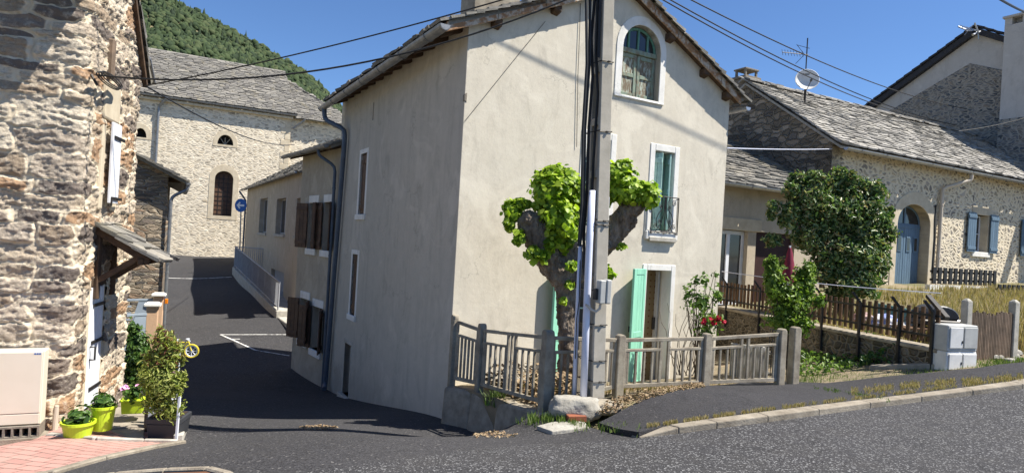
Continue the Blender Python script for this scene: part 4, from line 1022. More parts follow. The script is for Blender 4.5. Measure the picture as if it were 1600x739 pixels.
pipe([SH.P(.5,.05,zs_(.5)-.08),SH.P(.5,.05,zs_(.5)-.2),SH.P(.10,.08,zs_(.5)-.45),SH.P(.10,.08,-3.4)],.045,shd,M['zinc'])
# =============== stone house on the left (modelled rubble) ===============
def vnoise(x,y,seed,sc):
    x=x*sc;y=y*sc; xi=np.floor(x).astype(int); yi=np.floor(y).astype(int); fx=x-xi; fy=y-yi
    fx=fx*fx*(3-2*fx); fy=fy*fy*(3-2*fy)
    def h(a,b):
        n=(a*374761393+b*668265263+seed*974634777)&0xffffffff; n=((n^(n>>13))*1274126177)&0xffffffff; return ((n^(n>>16))&0xffff)/65535.
    return (h(xi,yi)*(1-fx)+h(xi+1,yi)*fx)*(1-fy)+(h(xi,yi+1)*(1-fx)+h(xi+1,yi+1)*fx)*fy
def rubble(name,pathfn,s0,s1,z0,z1,rs,rz,rowh,rwid,mat,parent,holes=(),amp=.045,seed=1,cut=None):
    r=random.Random(seed); sites=[]
    z=z0-.3
    while z<z1+.3:
        hgt=rowh*r.choice((.5,.8,1,1.,1.4,1.8)); s=s0-.5
        while s<s1+.5:
            big=r.random(); w=rwid*(r.uniform(.35,.8) if big<.4 else r.uniform(.8,1.7))
            sites.append((s+w/2,z+hgt/2+r.uniform(-.3,.3)*rowh*.6,w/2,hgt/2)); s+=w
        z+=hgt
    A=np.array(sites); ns=len(A); tone=np.array([r.random() for _ in range(ns)]); hh=np.array([r.uniform(.35,1.) for _ in range(ns)]); t1=np.array([r.uniform(-1,1) for _ in range(ns)]); t2=np.array([r.uniform(-1,1) for _ in range(ns)])
    gs=np.arange(s0,s1,rs); gz=np.arange(z0,z1,rz); SS,ZZ=np.meshgrid(gs,gz); sx=SS.ravel(); zz=ZZ.ravel()
    wx=sx+(vnoise(sx,zz,11+seed,5)-.5)*.10+(vnoise(sx,zz,12+seed,14)-.5)*.035; wz=zz+(vnoise(sx,zz,13+seed,4)-.5)*.09+(vnoise(sx,zz,14+seed,15)-.5)*.03
    n=len(sx); F1=np.full(n,9.);F2=np.full(n,9.);ID=np.zeros(n,int)
    order=np.argsort(zz,kind='stable'); CH_=1500
    for i in range(0,n,CH_):
        ix=order[i:i+CH_]; zl,zh=wz[ix].min()-rowh*1.8,wz[ix].max()+rowh*1.8
        c=np.where((A[:,1]>zl)&(A[:,1]<zh))[0]
        dx=np.abs(wx[ix][:,None]-A[c,0])/A[c,2]; dz=np.abs(wz[ix][:,None]-A[c,1])/A[c,3]
        d=(dx**3.6+dz**3.6)**(1/3.6)
        k=np.argpartition(d,1,axis=1)[:,:2]; dd_=np.take_along_axis(d,k,1); sw=dd_[:,0]>dd_[:,1]; dd_[sw]=dd_[sw][:,::-1]; k[sw]=k[sw][:,::-1]
        F1[ix]=dd_[:,0];F2[ix]=dd_[:,1];ID[ix]=c[k[:,0]]
    edge=np.clip((F2-F1)*1.25,0,1)*np.clip((1.35-F1)*3,0,1)
    e=np.clip(edge/.24,0,1); dome=e*e*(3-2*e)
    lx=(wx-A[ID,0])/A[ID,2]; lz=(wz-A[ID,1])/A[ID,3]
    face=hh[ID]+.25*t1[ID]*lx+.25*t2[ID]*lz
    rough=(vnoise(sx,zz*3,21+seed,7)-.5)*.9+(vnoise(sx,zz*2.4,22+seed,20)-.5)*.8+(vnoise(sx,zz*1.5,23+seed,45)-.5)*.45
    h=amp*(dome*(face+rough*.8))+ (vnoise(sx,zz,24+seed,12)-.5)*.010+(vnoise(sx,zz,25+seed,40)-.5)*.006
    P,Nn=pathfn(sx,zz); V=P+Nn*h[:,None]
    V[:,2]+=0
    W_,H_=len(gs),len(gz); idx=np.arange(W_*H_).reshape(H_,W_)
    Fc=np.stack([idx[:-1,:-1].ravel(),idx[:-1,1:].ravel(),idx[1:,1:].ravel(),idx[1:,:-1].ravel()],1)
    cs=(SS[:-1,:-1]+rs/2).ravel(); cz=(ZZ[:-1,:-1]+rz/2).ravel(); keep=np.ones(len(Fc),bool)
    if cut is not None: keep&=cut(cs,cz)
    for (a,b,c,d) in holes: keep&=~((cs>a)&(cs<b)&(cz>c)&(cz<d))
    return npbuild(name,V,Fc[keep],mat,parent,smooth=True,pattr={'tone':np.clip(tone[ID],0,1),'joint':edge})
lh=thing('stone_house',LS.P(2.5,-3,-2.8),'rough rubble stone house in the left foreground with pale door and white shutter','house')
uF=LS.at(203,400)[0]
zEv=LS.at(222,118,.12)[1]
print('left house: far u',uF,'eave',zEv)
def path(s,z):
    rad=.06; P=np.empty((len(s),3)); Nn=np.zeros((len(s),3))
    # batter: the wall leans in slightly with height
    t=np.clip((s+rad)/(2*rad),0,1)
    f=np.minimum(s,0)[:,None]; g=np.maximum(s,0)[:,None]
    fd=np.array([-LF.d[0],-LF.d[1]]); sdv=np.array(LS.d)
    P[:,:2]=np.array([LC.x,LC.y])+f*fd+g*sdv
    n=np.array(LF.n)[None]*(1-t)[:,None]+np.array(LS.n)[None]*t[:,None]; n/=np.linalg.norm(n,axis=1)[:,None]
    cut=rad*.45*(1-np.abs(2*t-1)); P[:,:2]-=n*cut[:,None]
    bow=.015*np.sin(s*1.1+1)+.012*np.sin(z*1.7+s)
    P[:,:2]+=n*(bow*np.clip(np.abs(s),0,1))[:,None]
    P[:,2]=z; Nn[:,:2]=n; return P,Nn
dL=prect(LS,137,450,150,632); dA=LS.at(133,640)[0]; dB_=LS.at(156,450)[0]
du0=LS.at(131,560)[0]; du1=LS.at(154,545)[0]; dzt=LS.at(147,450)[1]; dzb=LS.at(133,640)[1]+.02
print('left door',du0,du1,dzt,dzb)
hole=(du0-.05,du1+.05,dzb,dzt+.12)
UG=.95; SG=1.3; zrid=zEv+.12+SG*(uF-UG); SFt=(zrid-2.95)/(UG+.5)
zgab=lambda u: zEv+.12+SG*(uF-u) if u>=UG else zrid-SFt*(UG-u)
rubble('wall',path,-2.8,uF,-3.4,zrid,.014,.016,.165,.60,M['rubble'],lh,[hole],.038,4,lambda s,z: z<np.where(s>=UG,zEv+.12+SG*(uF-s),np.where(s>0,zrid-SFt*(UG-s),2.9)))
gp=[(-.001,-4),(uF,-4),(uF,zgab(uF)-.02),(UG,zgab(UG)-.02),(-.001,zgab(0)-.02)]
m=MB(); m.panel(LS,gp,[rect(du0-.04,du1+.04,dzb,dzt+.1)],-.07,.5); m.panel(LF,rect(0,7,-4,2.9),[],-.07,.4)
m.panel(Fr(LS.P(uF,-.02,0)[:2],(-2.1,-.596),(-.596,2.1)),rect(0,7,-4,zEv),[],0,.4)
m.panel(Fr(LF.P(7,-.02,0)[:2],(-.596,2.1),(-2.1,-.596)),rect(0,uF,-4,2.9),[],0,.4)
m.build('core_wall',M['rubble'],lh)
mm=MB(); mm.fb(LF,2.75,7.02,-.4,.0,-3.9,2.85); mm.build('front_wall',M['shed'],lh,uvf=LF)
# door
MB().fb(LS,du0-.06,du0+.005,-.25,.035,dzb,dzt+.14).build('door_frame',M['ashlar'],lh,bevel=.015)
MB().fb(LS,du1-.01,du1+.06,-.25,.02,dzb,dzt+.14).build('door_frame',M['ashlar'],lh,bevel=.015)
MB().fb(LS,du0-.12,du1+.14,-.25,.03,dzt+.02,dzt+.16).build('door_lintel',M['wood_d'],lh,bevel=.02)
dr=plank_leaf(LS,du0+.012,du1-.012,dzb+.02,dzt+.015,-.01,.04,5,()).build('door',M['whitep'],lh,bevel=.004)
for zf in (.16,.55,.86):
    m=MB(); zz=dzb+(dzt-dzb)*zf; m.fb(LS,du1-.40,du1+.02,.031,.045,zz-.02,zz+.02); m.build('hinge',M['iron'],dr)
m=MB(); m.tube([LS.P(du0+.09,.03,dzb+.62),LS.P(du0+.09,.09,dzb+.62),LS.P(du0+.09,.09,dzb+.78),LS.P(du0+.09,.03,dzb+.78)],.012,6); m.build('handle',M['iron'],dr)
# upper window with a white shutter
su0=LS.at(174,260,.13)[0]; su1=LS.at(188,260,.13)[0]; sz0=LS.at(176,319)[1]; sz1=LS.at(182,200)[1]
print('shutter',su0,su1,sz0,sz1)
m=MB(); m.fb(LS,su0-.12,su1+.12,-.02,.065,sz1+.02,sz1+.5); m.fb(LS,su0-.14,su0-.0,-.02,.06,sz0-.1,sz1+.02); m.fb(LS,su1,su1+.16,-.02,.06,sz0-.1,sz1+.02)
m.build('window_frame',M['ashlar'],lh,bevel=.03,segs=2)
sh=plank_leaf(LS,su0+.01,su1-.01,sz0,sz1,.10,.03,3,()).build('shutter',M['whitep'],lh,bevel=.004)
for f in (.06,.82):
    m=MB(); zz=sz0+(sz1-sz0)*f; m.fb(LS,su0+.05,su1+.10,.131,.145,zz-.02,zz+.02); m.build('hinge',M['iron'],sh)
m=MB(); m.tube([LS.P(su0+.05,.1,sz0-.03),LS.P(su0+.05,.14,sz0-.03),LS.P(su0+.05,.14,sz0+.07)],.012,6); m.build('catch',M['iron'],sh)
m=MB(); m.fb(LS,su0+.0,su0+.10,-.02,.085,sz1+.55,sz1+1.05); m.build('wooden_lintel',M['wood_g'],lh,bevel=.02)
# roof
r=MB()
P=lambda u,n: LS.P(u,n,zrid+.06-SG*(u-UG))
deck(r,[P(UG,.06),P(uF+.10,.06),P(uF+.25,-7),P(UG,-7)],.08)
slates(r,P(uF+.14,.09),Vector((-LS.n[0],-LS.n[1],0)),Vector((-LS.d[0],-LS.d[1],SG)),7.2,(uF+.30-UG)*math.sqrt(1+SG*SG)+.05,.42,.22,.05,jit=.45)
E0=LF.P(-.20,.50,2.86); E1=LF.P(7.2,.50,2.86); R0=LS.P(UG,.12,zrid+.06); R1=LS.P(UG,-7,zrid+.06)
deck(r,[E0,R0,E1],.08); deck(r,[R0,R1,E1],.08)
slates(r,E0+Vector((0,0,.02)),E1-E0,(R0-E0)-(E1-E0).normalized()*((R0-E0).dot((E1-E0).normalized())),7.3,1.9,.42,.22,.05,jit=.4)
r.build('roof',M['slate'],lh)
m=MB(); m.bar(LS.P(UG+.05,.05,zrid-.06),LS.P(uF+.1,.05,zgab(uF+.1)-.06),.06,.06); m.build('bargeboard',M['wood_d'],lh)
# slate canopy over the door
cu0=LS.at(143,350)[0]+.02; cz=LS.at(143,348)[1]
AWf=Fr(LS.P(cu0,0,0)[:2],LS.n,(-LS.d[0],-LS.d[1]))
tip=AWf.at(238,405); cu1=du1+.30
print('canopy',cu0,cz,tip,cu1)
cn=tip[0]; czt=tip[1]; 
can=thing('door_canopy',LS.P((cu0+cu1)/2,.0,cz-.2),'small slate canopy on wooden brackets above the pale door of the stone house','canopy')
m=MB(); cs=(cz-czt)/cn
P=lambda u,n,dz=0: LS.P(u,n,cz-n*cs+dz)
deck(m,[P(cu0+.03,-.02,.0),P(cu1-.03,-.02,.0),P(cu1-.03,cn-.08,.0),P(cu0+.03,cn-.08,.0)],.03)
m.build('boards',M['wood_d'],can)
m=MB(); slates(m,P(cu0-.03,cn+.03,.0),Vector((LS.d[0],LS.d[1],0)),Vector((-LS.n[0],-LS.n[1],cs)),cu1-cu0+.06,math.hypot(cn,cn*cs)+.02,.34,.2,.022,jit=.4)
m.build('slate_covering',M['slate'],can)
for u in (cu0+.08,(cu0+cu1)/2,cu1-.08):
    m=MB(); m.bar(P(u,-.05,-.07),P(u,cn-.05,-.07),.07,.09,(0,0,1)); m.build('rafter',M['wood_d'],can,bevel=.008)
for u in (cu0+.10,cu1-.10):
    m=MB(); m.bar(LS.P(u,.02,cz-.75),P(u,cn*.72,-.12),.06,.07); m.bar(LS.P(u,.05,cz-.95),LS.P(u,.05,cz-.1),.07,.07,(1,0,0)); m.build('bracket',M['wood_d'],can,bevel=.008)
m=MB(); m.bar(P(cu0+.02,cn-.14,-.13),P(cu1-.02,cn-.14,-.13),.07,.08); m.build('beam',M['wood_d'],can,bevel=.01)
# wall lamp and cable bracket on the stone house
m=MB(); 
lam=thing('wall_lamp',LS.P(uF-.05,.1,LS.at(215,130)[1]),'small grey street lamp head fixed near the eave of the stone house','lamp')
q=G(238,130,12.2); a=LS.P(uF-.05,.02,q.z+.02)
m.tube([a,a+(q-a)*.6],.02,8); m.build('arm',M['galv'],lam); MB().bar(a+(q-a)*.35,q,.12,.07).build('lamp_head',M['zinc'],lam,bevel=.02)
# utility cabinet standing on a hollow block
cab=thing('utility_cabinet',LF.P(.8,.15,-2.4),'ivory utility cabinet with small blue sticker on a hollow block against the stone wall','cabinet')
c0=LF.at(70,548,.28); c1=LF.at(66,662,.28)
m=MB(); m.fb(LF,c0[0],c0[0]+.72,.08,.28,c1[1],c0[1]); cb_=m.build('body',M['cab'],cab,bevel=.008)
m=MB(); m.fb(LF,c0[0]+.015,c0[0]+.705,.28,.292,c1[1]+.13,c0[1]-.012); m.build('door',M['cab'],cab,bevel=.004)
m=MB(); m.fb(LF,c0[0]+.015,c0[0]+.705,.28,.290,c1[1]+.01,c1[1]+.12); m.build('lower_panel',M['cab'],cab,bevel=.004)
m=MB(); 
for k in range(3): m.fb(LF,c0[0]+.03+k*.022,c0[0]+.047+k*.022,.292,.294,c0[1]-.035,c0[1]-.02)
m.build('sticker',M['signblue'],cab)
hb=thing('hollow_block',LF.P(.9,.2,c1[1]-.15),'row of hollow cement blocks carrying the ivory utility cabinet','block')
m=MB(); a0=c0[0]+.0; zb_=c1[1]-.005; zt_=zb_-.125
m.fb(LF,a0,a0+.72,.06,.33,zb_-.018,zb_); m.fb(LF,a0,a0+.72,.06,.33,zt_,zt_+.018)
for k in range(10): m.fb(LF,a0+k*.0775,a0+k*.0775+.02,.06,.33,zt_+.018,zb_-.018)
m.fb(LF,a0+.02,a0+.70,.06,.09,zt_+.018,zb_-.018)
m.build('block_body',M['cement'],hb)
m=MB(); m.fb(LF,a0-.05,a0+.9,.05,.36,zt_-.25,zt_); m.build('base_slab',M['kerb'],hb)
pp=LF.P(c0[0]-.10,.10,0); 
m=MB(); bz=gnd(73,672).z; m.tube([(pp.x,pp.y,bz-.02),(pp.x,pp.y,bz+.12),(pp.x+.01,pp.y,bz+.3)],[.032,.03,.022],10); tag(m.build('pipe_stub',M['pipe_w']),'short pale pipe stub standing beside the ivory utility cabinet','pipe')
# slabs in front of the door
def slab(px0,px1,dz,h,nm,lab,mat='stepst'):
    m=MB(); 
    pts=[gnd(*p) for p in px1]; z=sum(p.z for p in pts)/len(pts)+dz
    vs=[(p.x,p.y,z-.25) for p in pts]+[(p.x,p.y,z) for p in pts]
    n=len(pts); m.add(vs,[tuple(range(n-1,-1,-1)),tuple(range(n,2*n))]+[(i,(i+1)%n,(i+1)%n+n,i+n) for i in range(n)])
    return tag(m.build(nm,M[mat],bevel=.01),lab,'step')
slab(0,[(78,686),(225,690),(226,668),(150,660),(95,672)],.02,.1,'step_slab','wide pale stone slab under the round lime pots')
slab(0,[(145,673),(226,675),(226,655),(160,651)],.10,.1,'step_slab','narrow upper stone step just behind the wide slab')
# =============== barn ===============
BN=Fr((11.8,19),(1.85,1))
barn=thing('barn',BN.P(4,-3,-.6),'long low stone barn with slate roof, blue arched door and blue shutters','barn')
bu0=-3.80; zb0=2.95
ad=arch(-.68,.98,-.60,1.25,1.83,12)
wr=[]
w1=prect(BN,1523,338,1541,396); w2u=w1[0]+4.05; 
w1=(w1[0],w1[1],.58,1.78); w2=(BN.at(1606,350)[0],BN.at(1626,350)[0],.58,1.78)
m=MB(); m.panel(BN,rect(bu0,18,-1.6,zb0+.1),[ad,rect(*w1),rect(*w2)],0,.5)
m.build('front_wall',M['barn'],barn,uvf=BN)
nB_=BN.n; BG=Fr(BN.P(bu0,0,0)[:2],(-nB_[0],-nB_[1]),(-BN.d[0],-BN.d[1]))
pk=BG.at(1168,131); print('barn peak',pk)
hd=pk[0]; rzb=pk[1]; sb=(rzb-2.98)/(hd+.4)
gz=lambda u: 2.98+(u+.4)*sb-.06 if u<hd else rzb-(u-hd)*sb-.06
m=MB(); m.panel(BG,[(.0,-3),(2*hd,-3),(2*hd,gz(2*hd)),(hd,gz(hd)),(0,gz(0))],[],.0,.45); m.build('gable_wall',M['dry'],barn,uvf=BG)
m=MB(); m.panel(Fr(BN.P(18,0,0)[:2],(-nB_[0],-nB_[1]),BN.d),[(.0,-3),(2*hd,-3),(2*hd,gz(2*hd)),(hd,gz(hd)),(0,gz(0))],[],0,.45)
m.panel(Fr(BN.P(bu0,-2*hd,0)[:2],BN.d,(-nB_[0],-nB_[1])),rect(0,18-bu0,-3,gz(2*hd)),[],0,.4); m.build('rear_wall',M['barn'],barn,uvf=BN)
r=MB(); P=lambda u,n: BN.P(u,n,2.98+(.4-n)*sb+.02)
sag=lambda u,v: .02*math.sin(u*.9+v*.8)*min(1,v/2)
dBN=Vector((BN.d[0],BN.d[1],0)); nBN=Vector((-nB_[0],-nB_[1],0))
deck(r,[P(bu0-.10,.34),P(18.2,.34),P(18.2,-hd),P(bu0-.10,-hd)],.06)
deck(r,[P(bu0-.10,-hd),P(18.2,-hd),BN.P(18.2,-2*hd-.4,2.98),BN.P(bu0-.10,-2*hd-.4,2.98)],.06)
slates(r,BN.P(bu0-.18,.38,3.08+.02*sb),dBN,nBN+Vector((0,0,sb)),18.4-bu0,(hd+.38)*math.sqrt(1+sb*sb),.36,.17,.03,warp=sag)
ridge_cap(r,BN.P(bu0-.15,-hd,rzb+.12),BN.P(18,-hd,rzb+.12),.24,.05,.3)
r.build('roof',M['slate_l'],barn)
gutter(BN.P(bu0-.1,.46,3.0),BN.P(18,.46,2.98),.075,barn,M['galv'])
pipe([BN.P(2.15,.5,2.88),BN.P(2.15,.5,2.72),BN.P(1.38,.09,2.42),BN.P(1.36,.09,-.2)],.055,barn,M['pipe_w'])
MB().tube([BN.P(1.20,.03,1.9),BN.P(1.18,.03,1.5),BN.P(1.22,.03,.9),BN.P(1.2,.03,-.2)],.02,6).build('cable',M['rubber'],barn)
MB().panel(BN,arch(-.95,1.33,-.62,1.3,2.22,12),[ad],.02,.45).build('door_surround',M['ashlar'],barn,bevel=.01)
# blue arched door
dn=-.28
dm=MB(); k=4; u0,u1=-.67,.97
dm.fb(BN,u0,u1,dn-.05,dn+.02,1.12,1.24)
bd=dm.build('door_transom',M['bluegrey'],barn,bevel=.008)
for i in range(2):
    a=u0+(u1-u0)*i/2; b=u0+(u1-u0)*(i+1)/2-.01
    l=plank_leaf(BN,a+.005,b,-.57,1.12,dn-.04,.05,7,()).build('door_leaf',M['bluegrey'],barn,bevel=.003)
    for j in range(2):
        c=a+(b-a)*(.27+.46*j); MB().fb(BN,c-.10,c+.10,dn+.01,dn+.03,.42,.88).build('window_frame',M['bluegrey'],l,bevel=.004)
        MB().fb(BN,c-.07,c+.07,dn+.03,dn+.034,.46,.84).build('pane',M['glass'],l)
fl=MB().panel(BN,arch(u0,u1,1.22,1.26,1.82,12),[arch(u0+.06,u1-.06,1.27,1.28,1.76,12)],dn,.05).build('fanlight',M['bluegrey'],barn)
MB().fb(BN,.13,.19,dn-.04,dn+.006,1.24,1.79).build('glazing_bar',M['bluegrey'],fl)
MB().panel(BN,arch(u0+.02,u1-.02,1.25,1.26,1.80,12),[],dn-.02,.006).build('pane',M['glass'],fl)
for w in (w1,w2):
    MB().fb(BN,w[0]-.18,w[1]+.2,-.3,.02,w[3],w[3]+.28).build('window_lintel',M['ashlar'],barn,bevel=.01)
    MB().fb(BN,w[0]-.12,w[1]+.12,-.3,.06,w[2]-.16,w[2]).build('window_sill',M['white'],barn,bevel=.01)
    MB().fb(BN,w[1]-.001,w[1]+.12,-.3,.016,w[2],w[3]).build('window_jamb',M['ashlar'],barn)
    casement(BN,w[0]+.01,w[1]-.01,w[2]+.01,w[3]-.01,-.22,barn,M['whitep'],1)
    ww=(w[1]-w[0])*.58
    for (a,b) in ((w[0]-ww-.02,w[0]-.02),(w[1]+.03,w[1]+ww+.03)):
        s=plank_leaf(BN,a,b,w[2]-.02,w[3]+.04,.05,.035,4,(.1,.9)).build('shutter',M['bluegrey'],barn,bevel=.004)
# chimney of the barn
cp=BG.P(hd+.3,-.6,rzb-.2); chn=G(1166,118,cp.y)
m=MB(); ax=math.atan2(BN.d[1],BN.d[0]); top=rzb+.20
cx,cy=G(1166,118,20.6)[0],20.6
m.box((cx,cy,top-.5),(.62,.5,1.2),ax); cm=m.build('chimney',M['dry'],barn,bevel=.02)
m=MB(); m.box((cx,cy,top+.14),(.72,.6,.07),ax); 
for sx in (-1,1):
    for sy in (-1,1): 
        v=Matrix.Rotation(ax,3,'Z')@Vector((sx*.24,sy*.18,0)); m.box((cx+v.x,cy+v.y,top+.28),(.07,.07,.22),ax)
m.box((cx,cy,top+.41),(.62,.5,.05),ax); m.build('chimney_cap',M['cement'],barn,bevel=.008)
# satellite dish and aerial on the ridge
dc=G(1261,125,19.6); dsh=thing('satellite_dish',(dc.x,dc.y,dc.z-.75),'round white satellite dish on the barn ridge','satellite dish')
axd=Vector((-.25,-1,.28)).normalized(); m=MB(); m.lathe(dc,[(.005,-.09),(.16,-.07),(.30,-.02),(.345,.02),(.35,.025),(.34,.03),(.30,-.01),(.16,-.06),(.005,-.08)],28,axd); m.build('reflector',M['cabw'],dsh,smooth=True)
m=MB(); fpt=dc+axd*.42+Vector((.05,0,-.22)); m.tube([dc+Vector((0,0,-.33)),fpt],.012,6); m.lathe(fpt,[(.025,-.04),(.035,0),(.03,.06)],10,-axd); m.build('feed_arm',M['iron'],dsh)
m=MB(); m.tube([dc-axd*.1,dc-axd*.14+Vector((0,0,-.45)),dc-axd*.14+Vector((0,0,-.95))],.025,8); m.build('mount',M['iron'],dsh)
m=MB(); m.fb(Fr((dc.x+axd.x*.02,dc.y+axd.y*.02),(1,-.25)),-.14,-.10,-.01,.075,dc.z+.14,dc.z+.17); m.fb(Fr((dc.x+axd.x*.02,dc.y+axd.y*.02),(1,-.25)),-.08,.05,-.01,.075,dc.z+.145,dc.z+.162); m.build('maker_mark',M['anth'],dsh)
mt=G(1262,60,19.9); ae=thing('tv_aerial',(mt.x,mt.y,dc.z-.8),'thin television aerial mast rising behind the round white dish','aerial')
m=MB(); m.tube([(mt.x,mt.y,dc.z-.9),(mt.x,mt.y,mt.z)],.018,6); m.build('mast',M['iron'],ae)
bz=G(1262,86,19.9).z; m=MB(); A_=Vector((mt.x-.80,mt.y-.1,bz)); B_=Vector((mt.x+.05,mt.y,bz)); m.tube([A_,B_],.012,6)
for k in range(8): q=A_.lerp(B_,k/9); m.tube([q+Vector((0,-.05,-.10)),q+Vector((0,.05,.10))],.007,5)
for sg in (-1,1): m.tube([B_+Vector((-.12,0,0)),B_+Vector((-.38,0,.30*sg))],.008,5)
m.tube([B_+Vector((.03,0,.2)),B_+Vector((-.35,0,.28))],.008,5); m.build('yagi',M['iron'],ae)
# =============== big house with the dark tiled roof behind ===============
RG=Fr((18.4,26),(.5,-.87),(-.87,-.5))
gb=thing('gable_house',RG.P(-1,-3,-1),'tall house with stone gable, dark roof edge and big plastered chimney behind the barn','house')
zp=9.75; ks=.585; zf=lambda u: zp-abs(u)*ks
m=MB(); m.panel(RG,[(-5.2,-2),(5.0,-2),(5.0,zf(5.0)),(0,zp),(-5.2,zf(5.2))],[],0,.5)
m.panel(Fr(RG.P(5,0,0)[:2],(.87,.5),(.5,-.87)),rect(0,9,-2,zf(5)),[],0,.5); m.panel(Fr(RG.P(-5.2,0,0)[:2],(.87,.5),(-.5,.87)),rect(0,9,-2,zf(5.2)),[],0,.5)
m.build('wall',M['graypl'],gb)
a1=RG.at(1500,84); st=MB(); st.panel(RG,[(-4.6,-1.9),(2.0,-1.9),(2.0,zf(2)-1.15),(-.2,zf(0)-1.35),(-4.6,zf(4.6)-.7)],[],.015,.02); st.build('stone_facing',M['gable'],gb,uvf=RG)
r=MB()
for sg in (-1,1):
    L_=5.6 if sg<0 else 5.3
    deck(r,[RG.P(0,.22,zp+.03),RG.P(sg*L_,.22,zp+.03-L_*ks),RG.P(sg*L_,-9.3,zp+.03-L_*ks),RG.P(0,-9.3,zp+.03)],.22)
    k=0
    while k<L_/.33:
        a,b=k*.33,k*.33+.38; c=.5*.05; r.hexa([RG.P(sg*a,.28,zp-a*ks+.05),RG.P(sg*b,.28,zp-b*ks+.09),RG.P(sg*b,-.15,zp-b*ks+.09),RG.P(sg*a,-.15,zp-a*ks+.05),RG.P(sg*a,.28,zp-a*ks+.13),RG.P(sg*b,.28,zp-b*ks+.17),RG.P(sg*b,-.15,zp-b*ks+.17),RG.P(sg*a,-.15,zp-a*ks+.13)]); k+=1
r.build('roof',M['tile_d'],gb)
cs0=RG.at(1565,120,.45)[0]; ctop=RG.at(1573,26,.45)[1]; cbr=RG.at(1558,188,.45)[1]
print('stack',cs0,ctop,cbr)
m=MB(); m.fb(RG,cs0,cs0+2.6,-.5,.45,cbr,ctop-.36); c_=m.build('chimney',M['graypl'],gb,bevel=.01)
m=MB(); m.fb(RG,cs0-.02,cs0+2.62,-.52,.47,-2,cbr); m.build('chimney_base',M['gable'],gb,uvf=RG)
m=MB()
for k in range(5): m.fb(RG,cs0+k*.58,cs0+k*.58+.24,-.48,.43,ctop-.36,ctop-.08)
m.fb(RG,cs0+.05,cs0+2.5,-.3,.1,ctop-.36,ctop-.08); m.fb(RG,cs0-.06,cs0+2.66,-.56,.5,ctop-.08,ctop); m.build('chimney_cap',M['graypl'],gb)
# side lean-to roof with pale flashing between barn and gable
ar=G(1512,48,25.6); an=thing('roof_aerial',(ar.x,ar.y,ar.z-.2),'silver roof aerial sticking out left from the top of the tall gable','aerial')
m=MB(); tipp=G(1497,42,25.6); m.tube([ar,tipp],.03,6)
for k in range(4): m.tube([G(1527,48,25.6),G(1500+3*k,40+3*k,25.4)],.015,5)
m.tube([G(1507,55,25.5),G(1520,40,25.5)],.02,5); m.tube([G(1523,36,25.5),G(1529,52,25.5)],.03,6); m.tube([G(1520,55,25.5),G(1531,50,25.6)],.05,8); m.build('elements',M['galv'],an)
MB().tube([G(1528,50,25.6),G(1529,62,25.6)],.03,6).build('mast',M['galv'],an)
lt=thing('lean_to_roof',RG.P(.5,1,4),'small dark tiled lean-to roof between the barn ridge and the tall gable','roof')
m=MB(); deck(m,[G(1476,206,27.2),G(1498,196,27.6),G(1560,214,26.6),G(1600,262,25.4)],.12); m.build('tile_covering',M['tile_d'],lt)
m=MB(); m.bar(G(1500,194,27.5),G(1566,213,26.5),.05,.14); m.build('flashing',M['cabg'],lt)
# =============== lean-to annex between plastered house and barn ===============
AN=Fr((.37*15.5,15.5),(1.747,1))
ax_=thing('side_annex',AN.P(0,-1.5,-1.2),'low beige annex with slate roof and white glazed door beside the plastered house','annex')
ze=AN.at(1175,296,.35)[1]; 
dA_=prect(AN,1118,358,1164,452); dA_=(dA_[0],dA_[1],-1.2,AN.at(1140,359)[1])
uR=AN.at(1262,360)[0]+.6
mw=prect(AN,1182,362,1238,440); mw=(mw[0],mw[1],mw[2],mw[3])
m=MB(); m.panel(AN,rect(-3.4,uR,-2.5,ze+.16),[rect(*dA_),rect(mw[0],mw[1],-1.2,mw[3])],0,.35); m.build('wall',M['beige'],ax_)
m=MB(); m.fb(AN,-3.4,uR,-3.4,-3.3,-2.5,ze+1.4); m.fb(AN,-3.4,-3.3,-3.3,-.36,-2.5,ze+.1); m.build('rear_wall',M['beige'],ax_)
MB().fb(AN,-3.3,uR-.01,-3.2,-.36,-1.35,-1.25).build('floor',M['stepst'],ax_)
MB().fb(AN,dA_[0]-.1,dA_[1]+.45,-.1,.03,dA_[3]+.0,dA_[3]+.30).build('door_lintel',M['ashlar'],ax_,bevel=.01)
casement(AN,dA_[0]+.01,dA_[1]-.01,dA_[2]+.02,dA_[3]-.01,-.10,ax_,M['whitep'],0,bw=.09)
MB().fb(AN,mw[0]+.01,mw[1]-.01,-.14,-.10,-1.2,mw[3]-.01).build('boarded_door',M['winebr'],ax_)
r=MB(); sa=.50; P=lambda u,n,dz=0: AN.P(u,n,ze+.10-n*sa+.16+dz)
deck(r,[P(-3.5,.33),P(uR+.2,.33),P(uR+.2,-3.6),P(-3.5,-3.6)],.06)
slates(r,P(-3.5,.38),Vector((AN.d[0],AN.d[1],0)),Vector((-AN.n[0],-AN.n[1],sa)),uR+3.8,4.4,.34,.19,.035)
r.build('roof',M['slate'],ax_)
gutter(AN.P(-3.4,.46,ze+.06),AN.P(uR+.25,.46,ze+.06),.07,ax_,M['galv'])
